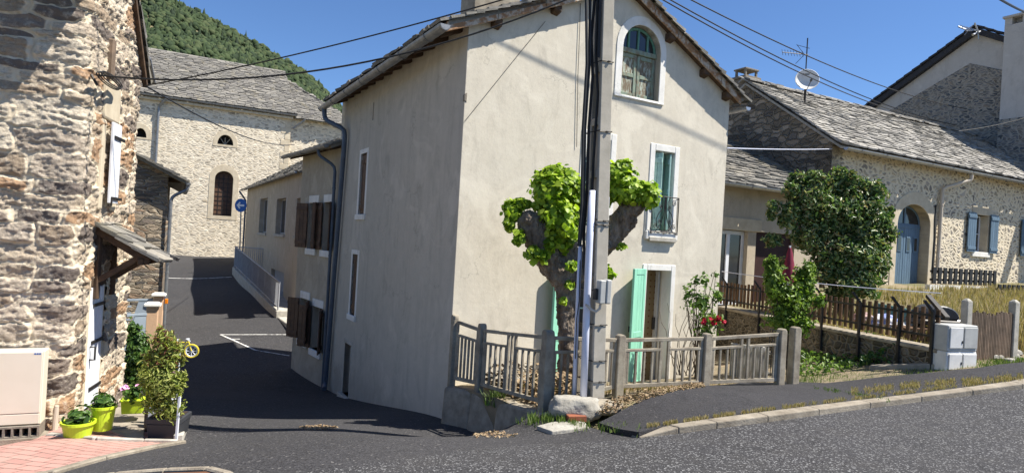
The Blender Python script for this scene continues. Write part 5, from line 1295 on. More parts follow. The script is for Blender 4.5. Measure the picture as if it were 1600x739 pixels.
# =============== terrace wall with wood slat fence ===============
TW=Fr((4.9,15),(1.3,-4.95),(-.967,-.254)); tl=TW.at(1464,545)[0]
tw=thing('terrace_wall',TW.P(tl/2,-.2,-1.8),'dark stone retaining wall under the brown slat fence','wall')
m=MB(); m.panel(TW,rect(-.2,tl,-3,-1.26),[],0,.32); m.build('stonework',M['retain'],tw,uvf=TW)
MB().fb(TW,-.22,tl+.02,-.34,.03,-1.26,-1.20).build('coping',M['concrete'],tw,bevel=.012)
sf=thing('slat_fence',TW.P(tl/2,.0,-1.2),'brown wooden slat fence with bent black posts on top of the terrace wall','fence')
zt1=TW.at(1256,466)[1]; zt2=TW.at(1456,498)[1]; zb1=TW.at(1256,501)[1]; zb2=TW.at(1456,539)[1]; print('fence z',zt1,zt2,zb1,zb2)
zt_=-.62; zb_=-1.13
m=MB(); u=-.1; n_=0
rr=random.Random(9)
du=TW.at(1413,500)[0]-TW.at(1400,500)[0]; print('slat du',du)
while u<tl and n_<99:
    m2=MB(); m2.fb(TW,u,u+.06,-.06,-.035,zb_+rr.uniform(-.01,.01),zt_+rr.uniform(-.015,.015)); m2.build('slat',M['wood_b'],sf); u+=.128; n_+=1
for z in (-.72,-1.03):
    MB().fb(TW,-.15,tl,-.035,-.01,z-.018,z+.018).build('rail',M['iron'],sf)
for px in (1135,1187,1286,1345,1408,1460):
    uu=TW.at(px,500)[0]; m=MB(); q=.028
    m.bar(TW.P(uu,.03,-1.62),TW.P(uu,.03,-.66),.055,.03,(1,0,0)); m.bar(TW.P(uu,.03,-.67),TW.P(uu-.05,.15,-.50),.055,.03); m.build('post',M['iron'],sf)
m=MB(); a=G(1480,497,TW.P(tl-.1,0,0).y+.1); m.bar(a,G(1450,462,a.y+.5),.07,.05); m.build('leaning_arm',M['iron'],sf)
# washing wires
m=MB(); m.tube([G(1128,424,14.4)+Vector((0,0,-.01*math.sin(k)))*0 if k==0 else G(1128,424,14.4).lerp(G(1470,458,11.2),k/8)-Vector((0,0,.05*math.sin(math.pi*k/8))) for k in range(9)],.008,5)
tag(m.build('washing_line',M['pvc']),'thin pale washing line strung above the slat fence','line')
# closed parasol
pb=G(1231,445,12.9); ps=thing('parasol',(pb.x,pb.y,-1.22),'closed burgundy parasol standing behind the light green young tree','parasol')
m=MB(); t0=G(1232,386,12.9).z; b0=G(1232,440,12.9).z
m.tube([(pb.x,pb.y,-1.2),(pb.x,pb.y,t0+.03)],.02,8); m.build('pole',M['whitep'],ps)
vs=[];fs=[];K=18
for i,(r_,z) in enumerate(((.015,t0),(.04,t0-.12),(.07,t0-.35),(.095,b0+.12),(.09,b0))):
    for k in range(K): a=6.283*k/K; q=r_*(1+.35*(k%2))*(1+.1*math.sin(k*3.1)); vs.append((pb.x+q*math.cos(a),pb.y+q*math.sin(a),z))
for i in range(4):
    for k in range(K): fs.append((i*K+k,(i+1)*K+k,(i+1)*K+(k+1)%K,i*K+(k+1)%K))
m=MB(); m.add(vs,fs); m.build('canopy',M['parasol'],ps,smooth=True)
# things on the terrace
bb=G(1460,490,11.0); bbq=thing('barbecue',(bb.x,bb.y,-1.3),'dark covered barbecue with rounded lid at the right end of the slat fence','barbecue')
m=MB(); K=12; cxx,cyy=bb.x,bb.y; W_=.30; vs=[]
zt0=G(1460,476,11).z; zbt=G(1460,497,11).z
for sgn in (-1,1):
    for k in range(K+1): a=math.pi*k/K; vs.append((cxx+math.cos(a)*W_,cyy+sgn*.22,zbt+math.sin(a)*(zt0-zbt)))
fs=[tuple(range(K+1)),tuple(range(2*K+1,K,-1))]+[(k+1,k,K+1+k,K+2+k) for k in range(K)]+[(0,K,2*K+1,K+1)]
m.add(vs,fs); m.build('lid',M['anth'],bbq,bevel=.02)
MB().box((cxx,cyy,zbt-.06),(.72,.5,.10)).build('firebox',M['iron'],bbq,bevel=.02)
MB().box((cxx+.36,cyy,zbt-.015),(.25,.35,.03)).build('side_shelf',M['galv'],bbq,bevel=.005)
for sx in (-.28,.28):
    for sy in (-.18,.18): MB().bar((cxx+sx,cyy+sy,-1.3),(cxx+sx,cyy+sy,zbt-.1),.03,.03).build('leg',M['iron'],bbq)
a,b=G(1366,473,11.9),G(1434,486,11.3); m=MB(); m.hexa([(a.x,a.y,a.z-.42),(b.x,b.y,b.z-.42),(b.x+.03,b.y+.03,b.z-.42),(a.x+.03,a.y+.03,a.z-.42),tuple(a),tuple(b),(b.x+.1,b.y+.1,b.z),(a.x+.1,a.y+.1,a.z)])
m.fb(Fr((a.x,a.y),(b.x-a.x,b.y-a.y)),0,.04,.01,.03,-1.25,a.z-.02); m.fb(Fr((a.x,a.y),(b.x-a.x,b.y-a.y)),.75,.79,.01,.03,-1.25,a.z-.1)
tag(m.build('board',M['teal'],bevel=.005),'teal green board propped up behind the slat fence','board')
def heap(px,py,Y,s,mat,lab,seed):
    c=G(px,py,Y); bm=bmesh.new(); bmesh.ops.create_icosphere(bm,subdivisions=4,radius=1); r_=random.Random(seed)
    from mathutils import noise as mn
    for v in bm.verts:
        p=v.co.copy(); k=1+.35*mn.noise(p*2.2+Vector((seed,0,0)))+.14*mn.noise(p*6+Vector((seed,3,0))); v.co=Vector((p.x*s[0]*k,p.y*s[1]*k,p.z*s[2]*k))+Vector((c.x,c.y,c.z))
    me=bpy.data.meshes.new('clothes_heap'); bm.to_mesh(me); bm.free(); [setattr(p,'use_smooth',True) for p in me.polygons]; me.materials.append(mat)
    o=bpy.data.objects.new('clothes_heap',me); COL.objects.link(o); tag(o,lab,'clothes')
for p in (M['cloth1'],M['cloth2']): pass
heap(1382,505,11.5,(.26,.22,.16),M['cloth1'],'heap of blue and white cloth behind the slat fence below the teal board',3)
heap(1350,500,12.2,(.2,.2,.14),M['cloth2'],'heap of rose and cream cloth left of the blue cloth heap',5)
heap(1420,512,11.2,(.24,.18,.10),M['cabw'],'pale crumpled sheet lying between the blue cloth and the barbecue',8)
tbl=thing('garden_bench',G(1440,520,10.9),'low brown slatted bench standing under the dark barbecue','bench')
c=G(1440,512,10.9)
for k in range(4): MB().box((c.x-.02,c.y-.2+k*.11,c.z),(.9,.085,.025),.1).build('seat_board',M['wood_b'],tbl,bevel=.004)
for sx in (-.35,.35):
    for sy in (-.15,.12): MB().box((c.x+sx,c.y+sy,(c.z-1.28)/2),(.05,.05,abs(c.z+1.28))).build('leg',M['wood_b'],tbl,bevel=.004)
# two stacked meter cabinets
mc=gnd(1497,577); CF=Fr((mc.x,mc.y),(1.0,.30)); 
# front width 47px, side on the left
cl=CF.at(1478,580)[0]; cr=CF.at(1525,578)[0]; zg=G(1495,579,mc.y).z; zm=G(1495,549,mc.y).z; zt=G(1495,508,mc.y).z
for nm,(z0,z1),mt_,lb in (('meter_cabinet',(zg-.03,zm-.004),'cabw','lower white meter cabinet standing on the pavement edge'),('meter_cabinet',(zm,zt),'cabg','upper greyish meter cabinet stacked on the white one')):
    t_=thing(nm,(mc.x,mc.y,z0),lb,'cabinet','meter cabinets stacked by the garden gate')
    MB().fb(CF,cl,cr,-.26,0,z0,z1).build('body',M[mt_],t_,bevel=.012)
    mid=(cl+cr)/2
    MB().fb(CF,cl+.03,mid-.012,0,.018,z0+.05,z1-.03).build('door',M['cabw'],t_,bevel=.006)
    MB().fb(CF,mid+.012,cr-.02,0,.018,z0+.05,z1-.03).build('door',M['cabw' if nm and mt_=='cabw' else 'cabg'],t_,bevel=.006)
    MB().fb(CF,mid-.04,mid-.025,.018,.024,z0+.12,z0+.16).build('lock',M['iron'],t_)
# low concrete block beside the cabinets
a,b=gnd(1357,583,H4),gnd(1466,581,H4); m=MB(); KF=Fr((a.x,a.y),(b.x-a.x,b.y-a.y)); L_=(b-a).length
m.hexa([KF.P(0,0,a.z-.2),KF.P(L_,0,b.z-.2),KF.P(L_,-.2,b.z-.2),KF.P(0,-.2,a.z-.2),KF.P(0,0,a.z+.12),KF.P(L_,0,b.z+.13),KF.P(L_,-.2,b.z+.13),KF.P(0,-.2,a.z+.12)])
tag(m.build('concrete_beam',M['concrete'],bevel=.015),'long low concrete beam lying left of the meter cabinets','beam')
# garden gate of thin stakes between concrete posts
gp0=gnd(1506,575); gq=gnd(1580,566); gtp=G(1506,466,gp0.y+.35)
pl=Vector((G(1506,560,10.0)))
GA=Fr((G(1506,560,9.95).x,9.95),(G(1580,560,10.35).x-G(1506,560,9.95).x,.40)); gl=math.hypot(G(1580,560,10.35).x-G(1506,560,9.95).x,.4)
for (u,pxy,lab) in ((0,(1507,466),'left'),(gl,(1583,468),'right')):
    zt=GA.at(*pxy)[1]; m=MB(); m.hexa([GA.P(u-.06,.06,-1.8),GA.P(u+.06,.06,-1.8),GA.P(u+.06,-.06,-1.8),GA.P(u-.06,-.06,-1.8),GA.P(u-.055,.055,zt-.04),GA.P(u+.055,.055,zt-.04),GA.P(u+.055,-.055,zt-.04),GA.P(u-.055,-.055,zt-.04)])
    m.hexa([GA.P(u-.055,.055,zt-.04),GA.P(u+.055,.055,zt-.04),GA.P(u+.055,-.055,zt-.04),GA.P(u-.055,-.055,zt-.04),GA.P(u-.02,.02,zt),GA.P(u+.02,.02,zt),GA.P(u+.02,-.02,zt),GA.P(u-.02,-.02,zt)])
    tag(m.build('gate_post',M['concrete_l'],bevel=.006),'tapered concrete gate post %s of the brown stake gate'%('to the left' if lab=='left' else 'to the right'),'post','concrete posts of the stake gate')
gt=thing('stake_gate',GA.P(gl/2,0,-1.45),'brown wooden stake gate between two concrete posts','gate')
zt0=GA.at(1540,488)[1]; zb0_=GA.at(1540,571)[1]; u=.09; rr=random.Random(4)
while u<gl-.08:
    m=MB(); m.fb(GA,u,u+.024,.01,.035,zb0_+.02+rr.uniform(-.01,.02),zt0+rr.uniform(-.03,.02)+.02*math.sin(u*9)); m.build('stake',M['wood_g'],gt); u+=.0365
for z in (zb0_+.18,zt0-.2): MB().fb(GA,.07,gl-.07,-.02,.008,z-.025,z+.025).build('rail',M['wood_g'],gt)
# black picket fences before the barn
def picket(x0,x1,yt,yb,n,lab,cnt):
    a=BN.at(x0,yb,n); b=BN.at(x1,yb+6,n); t=thing('picket_fence',BN.P((a[0]+b[0])/2,n,a[1]),lab,'fence')
    z0,z1=a[1],BN.at(x0,yt,n)[1]
    for k in range(cnt):
        u=a[0]+(b[0]-a[0])*(k+.2)/cnt; MB().fb(BN,u,u+(b[0]-a[0])/cnt*.58,n,n+.03,z0,z1).build('picket',M['iron'],t)
    for f in (.25,.75): z=z0+(z1-z0)*f; MB().fb(BN,a[0],b[0],n-.035,n-.003,z-.03,z+.03).build('rail',M['iron'],t)
    m=MB(); m.fb(BN,a[0]-.05,b[0]+.05,n-.12,n+.02,z0-.55,z0-.03); m.build('plinth',M['white'],t)
picket(1454,1556,417,443,1.0,'black picket fence on a white plinth in front of the barn window',13)
picket(1556,1606,444,474,1.7,'lower black picket fence stepping down to the right of the first one',7)
# rubble kerb at the far right
m=MB(); rr=random.Random(12)
for k in range(22):
    p=gnd(1588+rr.uniform(0,20),rr.uniform(545,572)); s=rr.uniform(.05,.12); m.lathe((p.x,p.y+rr.uniform(.1,.6),p.z+s*.3),[(s*.5,-s*.5),(s,-s*.1),(s*.8,s*.4),(s*.3,s*.6)],6)
tag(m.build('rubble_stones',M['rock']),'loose pale stones scattered at the foot of the right gate post','stones',kind='stuff')
# =============== foliage tools ===============
def leafmesh(name,C,size,mat,parent=None,shape=(1.,.55),nrm=None,spread=.9,rnd=None,droop=.0,seed=1,fold=.25):
    g=np.random.default_rng(seed); n=len(C); C=np.asarray(C,float)
    N_=g.normal(0,1,(n,3))*spread
    if nrm is not None: N_+=nrm
    else: N_+=[0,0,.8]
    N_/=np.linalg.norm(N_,axis=1)[:,None]
    T=g.normal(0,1,(n,3)); T[:,2]-=droop; T-=N_*(T*N_).sum(1)[:,None]; T/=np.linalg.norm(T,axis=1)[:,None]; B=np.cross(N_,T)
    s=(size*g.uniform(.45,1.5,n))[:,None]; a,b=shape
    f=fold*s
    v0=C-T*s*a*.5; v1=C-T*s*a*.12+B*s*b*.5+N_*f*.5; v2=C+T*s*a*.28+B*s*b*.36+N_*f*.35; v3=C+T*s*a*.55-N_*f*.3
    v4=C+T*s*a*.28-B*s*b*.36+N_*f*.35; v5=C-T*s*a*.12-B*s*b*.5+N_*f*.5
    V=np.stack([v0,v1,v2,v3,v4,v5],1).reshape(-1,3); i=np.arange(n)[:,None]*6
    Fc=np.concatenate([i+np.array([[0,1,2,3]]),i+np.array([[0,3,4,5]])],0)
    r=g.uniform(0,1,n) if rnd is None else np.clip(rnd,0,1)
    return npbuild(name,V,Fc,mat,parent,rnd=np.concatenate([r,r]))
def clump(c,rad,n,g,shell=.55,flat=1.):
    """points in a lumpy ellipsoid"""
    d=g.normal(0,1,(n,3)); d/=np.linalg.norm(d,axis=1)[:,None]
    k=1+.22*np.sin(d[:,0]*5+c[0]*3)*np.sin(d[:,1]*4+c[1])+.18*np.sin(d[:,2]*6+c[2]*7+d[:,0]*3)
    r=(shell+(1-shell)*g.uniform(0,1,n))*k*g.uniform(.75,1.12,n)
    return np.asarray(c)+d*r[:,None]*np.asarray(rad), d
def organic(name,tubes,mat,parent,vox=.018,disp=.03,dsc=.12):
    m=MB()
    for pts,rs in tubes: m.tube(pts,rs,12)
    o=m.build(name,mat,parent,smooth=True)
    r=o.modifiers.new('remesh','REMESH'); r.mode='VOXEL'; r.voxel_size=vox; r.use_smooth_shade=True
    for sc,st in ((dsc,disp),(dsc*.35,disp*.5)):
        t=bpy.data.textures.new('bark_clouds','CLOUDS'); t.noise_scale=sc; t.noise_depth=4
        d=o.modifiers.new('displace','DISPLACE'); d.texture=t; d.strength=st*2; d.mid_level=.5; d.texture_coords='GLOBAL'
    return o
# =============== pollarded lime tree ===============
TY=8.85; T=lambda px,py,dy=0: G(px,py,TY+dy)
tb=T(884,606); tree=thing('pollarded_tree',(tb.x,tb.y,H2(tb.x,tb.y)),'heavily pollarded tree with knobby trunk and bright lime leaf tufts behind the utility pole','tree')
trunk=[([T(884,640),T(886,600),T(887,520),T(884,460),T(880,430)],[.21,.17,.15,.16,.19]),
 ([T(882,440),T(862,412),T(846,385,-.05),T(838,362,-.08),T(824,343,-.1),T(818,334,-.1)],[.19,.22,.24,.23,.20,.12]),
 ([T(846,385,-.05),T(858,372,.1),T(850,352,.1)],[.2,.17,.12]),
 ([T(884,440),T(886,410,.05),T(886,380,.1),T(880,350,.15),T(872,325,.15)],[.2,.2,.17,.16,.13]),
 ([T(888,440),T(906,418,.1),T(930,398,.1),T(952,375,.1),T(968,352,.1),T(982,335,.1)],[.18,.17,.17,.18,.2,.2]),
 ([T(960,365,.1),T(982,330,.0),T(1000,320,-.05),T(1008,316,-.05)],[.18,.17,.12,.07]),
 ([T(935,395,.1),T(945,385,-.05),T(950,392,-.08)],[.16,.14,.09])]
organic('trunk',[(a,[x*.86 for x in b]) for a,b in trunk],M['bark'],tree,.016,.038,.10)
g=np.random.default_rng(11)
def px_clumps(lst,Y0,n,gg,shell=.5):
    P=[];D=[]
    for (px,py,rx,rz,dy,w) in lst:
        c=G(px,py,Y0+dy); k=Y0/1000.
        p,d=clump((c.x,c.y,c.z),(rx*k,min(rx,rz)*k*.95,rz*k),int(n*w),gg,shell); P.append(p);D.append(d)
    return np.concatenate(P),np.concatenate(D)
lst=[(866,300,30,34,-.05,1.),(882,285,24,24,0,.5),(848,285,16,18,0,.3),(872,345,26,34,-.2,.9),(888,360,16,26,-.15,.35),(866,268,18,10,0,.18),(900,300,14,28,.05,.35),(895,330,14,28,0,.3),
     (970,290,28,26,0,.8),(990,302,28,20,-.1,.6),(1012,300,17,17,-.1,.28),(958,272,17,17,0,.25),(975,262,14,12,0,.14),(948,300,12,24,.05,.22),
     (804,335,15,13,-.1,.16),(815,318,17,8,-.1,.13),(795,325,9,12,-.1,.08),(796,350,9,12,-.15,.06),(840,322,9,9,-.1,.06),(810,370,9,14,-.25,.05),(832,395,10,14,-.3,.045),(848,400,8,10,-.3,.03),(858,385,8,14,-.25,.04),(893,415,10,10,-.25,.04),(890,445,8,6,-.2,.02),(950,425,6,10,.1,.03),(952,430,9,5,-.05,.02),(972,385,7,4,-.1,.015),(975,255,10,5,0,.03),(1022,315,8,10,-.1,.03),(880,470,5,5,-.2,.012)]
P_,D_=px_clumps([(x,y,rx*1.08,rz*1.08,d_,w_) for x,y,rx,rz,d_,w_ in lst],TY,2500,g,.15)
leafmesh('crown',P_,np.full(len(P_),.075),M['leaf_lime'],tree,(1.,.95),nrm=D_*1.1+[0,-.25,.55],spread=.5,seed=3,fold=.14)
# =============== concrete utility pole ===============
B0=G(925,637,7.62); ang=math.radians(28-7.5); nl=Vector((math.sin(math.radians(21)),-math.cos(math.radians(21)),0)); e1=Vector((-nl.y,nl.x,0)); 
Tt=G(943.5,0,7.62); axis=(Tt-B0).normalized()
pole=thing('utility_pole',B0,'grey concrete utility pole with white conduits strapped to it in front of the tree','utility pole')
def Q(a,b,h): return B0+axis*h+e1*a+nl*b
def qbox(m,a0,a1,b0,b1,h0,h1,tp=1.):
    m.hexa([Q(a0,b1,h0),Q(a1,b1,h0),Q(a1,b0,h0),Q(a0,b0,h0),Q(a0*tp,b1*tp,h1),Q(a1*tp,b1*tp,h1),Q(a1*tp,b0*tp,h1),Q(a0*tp,b0*tp,h1)])
m=MB(); HP=7.2; w=.082; dp=.15
qbox(m,-w,w,dp-.06,dp,-.4,HP,.8); qbox(m,-w,w,-dp,-dp+.06,-.4,HP,.8); qbox(m,-.03,.03,-dp+.06,dp-.06,-.4,HP,.8)
h=.25
while h<HP-.2:
    k=1-.2*(h+.4)/(HP+.4); 
    for (a,b) in ((-w,-.03),(.03,w)): m.hexa([Q(a*k,(dp-.062)*k,h),Q(b*k,(dp-.062)*k,h),Q(b*k,(-dp+.062)*k,h),Q(a*k,(-dp+.062)*k,h),Q(a*k,(dp-.062)*k,h+.09),Q(b*k,(dp-.062)*k,h+.09),Q(b*k,(-dp+.062)*k,h+.09),Q(a*k,(-dp+.062)*k,h+.09)])
    h+=.62
m.build('shaft',M['pole'],pole,bevel=.006)
fh=lambda py: (G(930,py,7.62).z-B0.z)/axis.z
# straps
for py in (100,208,345,352,452,505,560,592,618):
    h=fh(py); k=(1-.2*(h+.4)/(HP+.4))*1.03; m=MB(); ring_=[Q(a*k,b*k,h+random.uniform(-.01,.01)) for a,b in ((-w-.004,dp+.004),(w+.004,dp+.004),(w+.004,-dp),(-w-.05,-dp),(-w-.06,0),(-w-.004,dp+.004))]
    m.tube(ring_,.006,5); m.tube([Q(.0,dp*k+.006,h),Q(.03,dp*k+.012,h)],.012,5); m.build('strap',M['iron'],pole)
def pq(px,py,dY=0): return G(px,py,7.62+dY)
m=MB(); m.tube([pq(926,298,-.12),pq(921,380,-.14),pq(916,500,-.16),pq(911,634,-.16)],.042,12); m.build('conduit',M['pvc'],pole,smooth=True)
m=MB(); m.tube([pq(907,382,.0),pq(903,470,-.02),pq(899,560,-.03),pq(897,634,-.04)],.026,10); m.build('conduit',M['pvc'],pole,smooth=True)
m=MB(); m.tube([pq(951,308,.05),pq(946,430,.0),pq(938,634,-.1)],.011,8); m.build('conduit',M['pvc'],pole)
for sgn,(xs) in enumerate(([(929,0),(924,60),(926,120),(920,200),(917,300),(912,370),(914,430)],[(934,0),(931,80),(934,150),(927,250),(925,297)],[(922,0),(921,100),(914,200),(912,320),(906,385)],[(938,0),(937,30),(935,90)],[(916,0),(917,100),(911,200),(909,320),(904,385)])):
    m=MB(); top=xs[0]; pts=[Q(-w-.03,-.05+.05*sgn,HP*.93)]+[pq(x,y,-.06-.02*sgn) for x,y in xs]; m.tube(pts,.019,6); m.build('cable',M['rubber'],pole)
m=MB(); m.tube([pq(907,384,-.0),pq(905,470,-.1),pq(901,498,-.12),pq(899,560,-.1)],.006,5); m.build('cable',M['rubber'],pole)
hb_=MB(); ab=pq(940,482,-.24); bb_=pq(952,434,-.24)
BF=Fr((ab.x-.09,ab.y+.08),(e1.x,e1.y),(nl.x,nl.y))
m=MB(); m.fb(BF,.07,.135,.06,.18,ab.z+.06,bb_.z-.02); m.build('meter_box',M['cabg'],pole,bevel=.012)
m=MB(); m.fb(BF,-.01,.066,.06,.17,ab.z+.06,bb_.z-.03); m.build('fuse_box',M['cabg'],pole,bevel=.01)
m=MB(); m.fb(BF,-.045,-.012,.06,.13,ab.z+.10,bb_.z-.13); m.build('clamp',M['iron'],pole,bevel=.006)
m=MB(); m.tube([pq(916,476,-.2),pq(919,478,-.24),pq(924,484,-.26),pq(931,487,-.27),pq(937,482,-.26),pq(938,474,-.24)],.016,8); m.build('bent_pipe',M['pipe_w'],pole)
m=MB(); qbox(m,-.012,.012,dp*.9,dp*.9+.004,fh(368),fh(356)); m.build('plate',M['anth'],pole)
# insulator rack out of frame
# boulder, slab and brick at the pole foot
def rock(name,c,s,mat,lab,seed,kind=None,cat='stone'):
    from mathutils import noise as mn
    bm=bmesh.new(); bmesh.ops.create_icosphere(bm,subdivisions=4,radius=1)
    for v in bm.verts:
        p=v.co.copy(); k=1+.22*mn.noise(p*1.6+Vector((seed,0,0)))+.07*mn.noise(p*5+Vector((seed,3,0)))+.03*mn.noise(p*12); p=Vector((max(-.8,min(.8,p.x)),p.y,max(-.7,min(.75,p.z)))); v.co=Vector((p.x*s[0]*k+c[0],p.y*s[1]*k+c[1],p.z*s[2]*k+c[2]))
    me=bpy.data.meshes.new(name); bm.to_mesh(me); bm.free(); [setattr(p,'use_smooth',True) for p in me.polygons]; me.materials.append(mat)
    o=bpy.data.objects.new(name,me); COL.objects.link(o); tag(o,lab,cat); return o
p=gnd(898,648); rock('boulder',(p.x,p.y+.05,p.z+.06),(.33,.2,.17),M['rock'],'pale rounded boulder at the foot of the utility pole',2)
p=gnd(925,640); rock('boulder',(p.x+.12,p.y+.05,p.z+.02),(.28,.16,.10),M['concrete'],'small dark concrete lump right of the pale boulder',4)
p=gnd(883,672); m=MB(); q=[gnd(*x) for x in ((838,672),(862,679),(920,671),(914,662),(895,660),(862,664))]; z=max(a.z for a in q)+.015
n=6; m.add([(a.x,a.y,a.z-.06) for a in q]+[(a.x,a.y,a.z*.6+z*.4+.02) for a in q],[tuple(range(n-1,-1,-1)),tuple(range(n,2*n))]+[(i,(i+1)%n,(i+1)%n+n,i+n) for i in range(n)]); tag(m.build('flat_stone',M['rock'],bevel=.012,segs=2),'flat pale stone slab lying at the road edge before the pole','stone')
p=gnd(899,655); m=MB(); m.box((p.x,p.y-.05,p.z+.03),(.21,.10,.07),.25); tag(m.build('brick',M['redbrick'],bevel=.006),'broken red brick lying under the pale boulder','brick')
# =============== concrete garden fence ===============
fence=thing('concrete_fence',(.5,7.7,-2.0),'weathered concrete balustrade fence around the front garden of the plastered house','fence')
def fpost(px,pyb,Y,pyt,w=.058,d=None):
    b=G(px,pyb,Y); t=G(px,pyt,Y).z; m=MB(); d=d or Vector((.92,.39,0)); e=Vector((-d.y,d.x,0)); s=w
    prof=[(s,b.z-.15),(s*.97,t-.05),(s*.8,t-.015),(s*.35,t)]
    vs=[];fs=[]
    for (r,z) in prof:
        for (i,j) in ((-1,-1),(1,-1),(1,1),(-1,1)): vs.append((b.x+d.x*r*i+e.x*s*j*.9,b.y+d.y*r*i+e.y*s*j*.9,z))
    for i in range(3):
        for k in range(4): fs.append((i*4+k,i*4+(k+1)%4,(i+1)*4+(k+1)%4,(i+1)*4+k))
    fs.append((12,13,14,15)); m.add(vs,fs); m.build('post',M['concrete'],fence,bevel=.012,segs=2); return Vector((b.x,b.y,b.z)),t
dl=Vector((-.85,1.6,0)).normalized()
P1=fpost(705,600,9.30,491,.05,dl); P2=fpost(748,609,8.97,505,.055,dl); P3=fpost(850,641,7.67,515,.065,dl)
P4=fpost(965,612,8.08,522); P5=fpost(1100,605,8.60,520); P6=fpost(1217,601,9.06,513); P7=fpost(1238,605,9.2,510,.065)
def fpanel(A,B,nb,full=(),th=.035,pr_=(.10,.28,.80)):
    (a,ta),(b,tb_)=A,B; d=(b-a); d.z=0; L_=d.length; d.normalize(); a2=a+d*.06; b2=b-d*.06
    za=lambda f,t: (ta-(ta-a.z)*f)*(1-t)+(tb_-(tb_-b.z)*f)*t
    m=MB(); 
    R_=lambda t0,t1,f,h: MB().bar(Vector((*a2.lerp(b2,t0).xy,za(f,t0))),Vector((*a2.lerp(b2,t1).xy,za(f,t1))),.04,h).build('rail',M['concrete'],fence,bevel=.004)
    R_(0,1,pr_[0],.045); 
    lo=0
    fl=sorted(full); segs=[]
    if len(fl)==2: segs=[(0,fl[0]),(fl[1],1)]
    else: segs=[(0,1)]
    for s0,s1 in segs: R_(s0,s1,pr_[1],.035)
    R_(0,1,pr_[2]+.1,.05); 
    for k in range(nb):
        t=(k+.5)/nb; q=a2.lerp(b2,t); top=pr_[1]
        if len(fl)==2 and fl[0]<t<fl[1]: top=pr_[0]
        MB().bar(Vector((q.x,q.y,za(top,t)-.0)),Vector((q.x,q.y,za(pr_[2]+.08,t))),.030,.03,(d.x,d.y,0)).build('baluster',M['concrete'],fence,bevel=.004)
    for t in fl+([0.02,.98]):
        q=a2.lerp(b2,t); MB().bar(Vector((q.x,q.y,za(pr_[0],t))),Vector((q.x,q.y,za(pr_[2]+.12,t))),.034,.04,(d.x,d.y,0)).build('stile',M['concrete'],fence,bevel=.004)
fpanel(P1,P2,6,()); fpanel(P2,P3,11,(.44,.56)); fpanel(P3,P4,10,(.42,.58)); fpanel(P4,P5,10,(.45,.55)); fpanel(P5,P6,10,(.45,.55)); 
# side return towards the house: paling fence and iron gate
Pr=G(1126,548,11.3); rt2=thing('paling_fence',(4.1,10.4,-1.9),'pale concrete paling fence returning from the garden fence to the house','fence')
A=Vector((*P7[0].xy,0)); Bp=Vector((4.05,11.5,0)); 
for k in range(16):
    t=.38+.60*k/15; q=A.lerp(Bp,t); z0=H2(q.x,q.y)-.02; m=MB(); m.bar((q.x+random.uniform(-.01,.01),q.y,z0),(q.x+random.uniform(-.02,.02),q.y,z0+.60),.05,.03,(0,1,0)); m.build('paling',M['concrete_l'],rt2,bevel=.006)
for hgt in (.18,.50): 
    a_,b_=A.lerp(Bp,.37),A.lerp(Bp,.99); MB().bar((a_.x+.03,a_.y,H2(a_.x,a_.y)+hgt),(b_.x+.03,b_.y,H2(b_.x,b_.y)+hgt),.03,.05).build('rail',M['concrete_l'],rt2)
ig=thing('iron_gate',(4.15,9.7,-1.9),'small ornate black iron gate behind the end of the concrete fence','gate')
a_=A.lerp(Bp,.05); b_=A.lerp(Bp,.35); m=MB(); IG=Fr((a_.x,a_.y),(b_.x-a_.x,b_.y-a_.y)); L_=(b_-a_).length; z0=-1.86
for z in (z0+.05,z0+.38,z0+.75): m.tube([IG.P(0,0,z),IG.P(L_,0,z)],.010,5)
for k in range(9): m.tube([IG.P(L_*k/8,0,z0+.02),IG.P(L_*k/8,0,z0+.76)],.007,5)
m.build('bars',M['iron'],ig)
m=MB()
for k in range(4):
    c=L_*(k+.5)/4; m.tube([IG.P(c+.06*(1-j/22)*math.cos(j*.45),.0,z0+.56+.06*(1-j/22)*math.sin(j*.45)) for j in range(20)],.006,4)
m.build('scrollwork',M['iron'],ig)
# =============== shrubs ===============
def shrub(name,base,lst,Y0,n,size,mat,label,cat,seed,shell=.3,shape=(1,.55),stems=6,nb=(0,-.2,.5),spread=.7,stem_r=.02,group=None,droop=0,rndf=None,stem_mat=None):
    t=thing(name,base,label,cat,group); gg=np.random.default_rng(seed)
    P,D=px_clumps(lst,Y0,n,gg,shell); r=None
    leafmesh('foliage',P,np.full(len(P),size),M[mat],t,shape,nrm=D*.8+np.array(nb),spread=spread,seed=seed,droop=droop)
    m=MB(); rr=random.Random(seed)
    for k in range(stems):
        c=lst[k%len(lst)]; e=G(c[0]+rr.uniform(-.4,.4)*c[2],c[1]-rr.uniform(-.2,.7)*c[3],Y0+c[4]); b=Vector(base)+Vector((rr.uniform(-.08,.08),rr.uniform(-.08,.08),0)); mid=b.lerp(e,.5)+Vector((rr.uniform(-.1,.1),rr.uniform(-.1,.1),.1))
        m.tube([b,mid,e],[stem_r,stem_r*.7,stem_r*.3],6)
    m.build('stems',M[stem_mat or 'bark_s'],t)
    return t
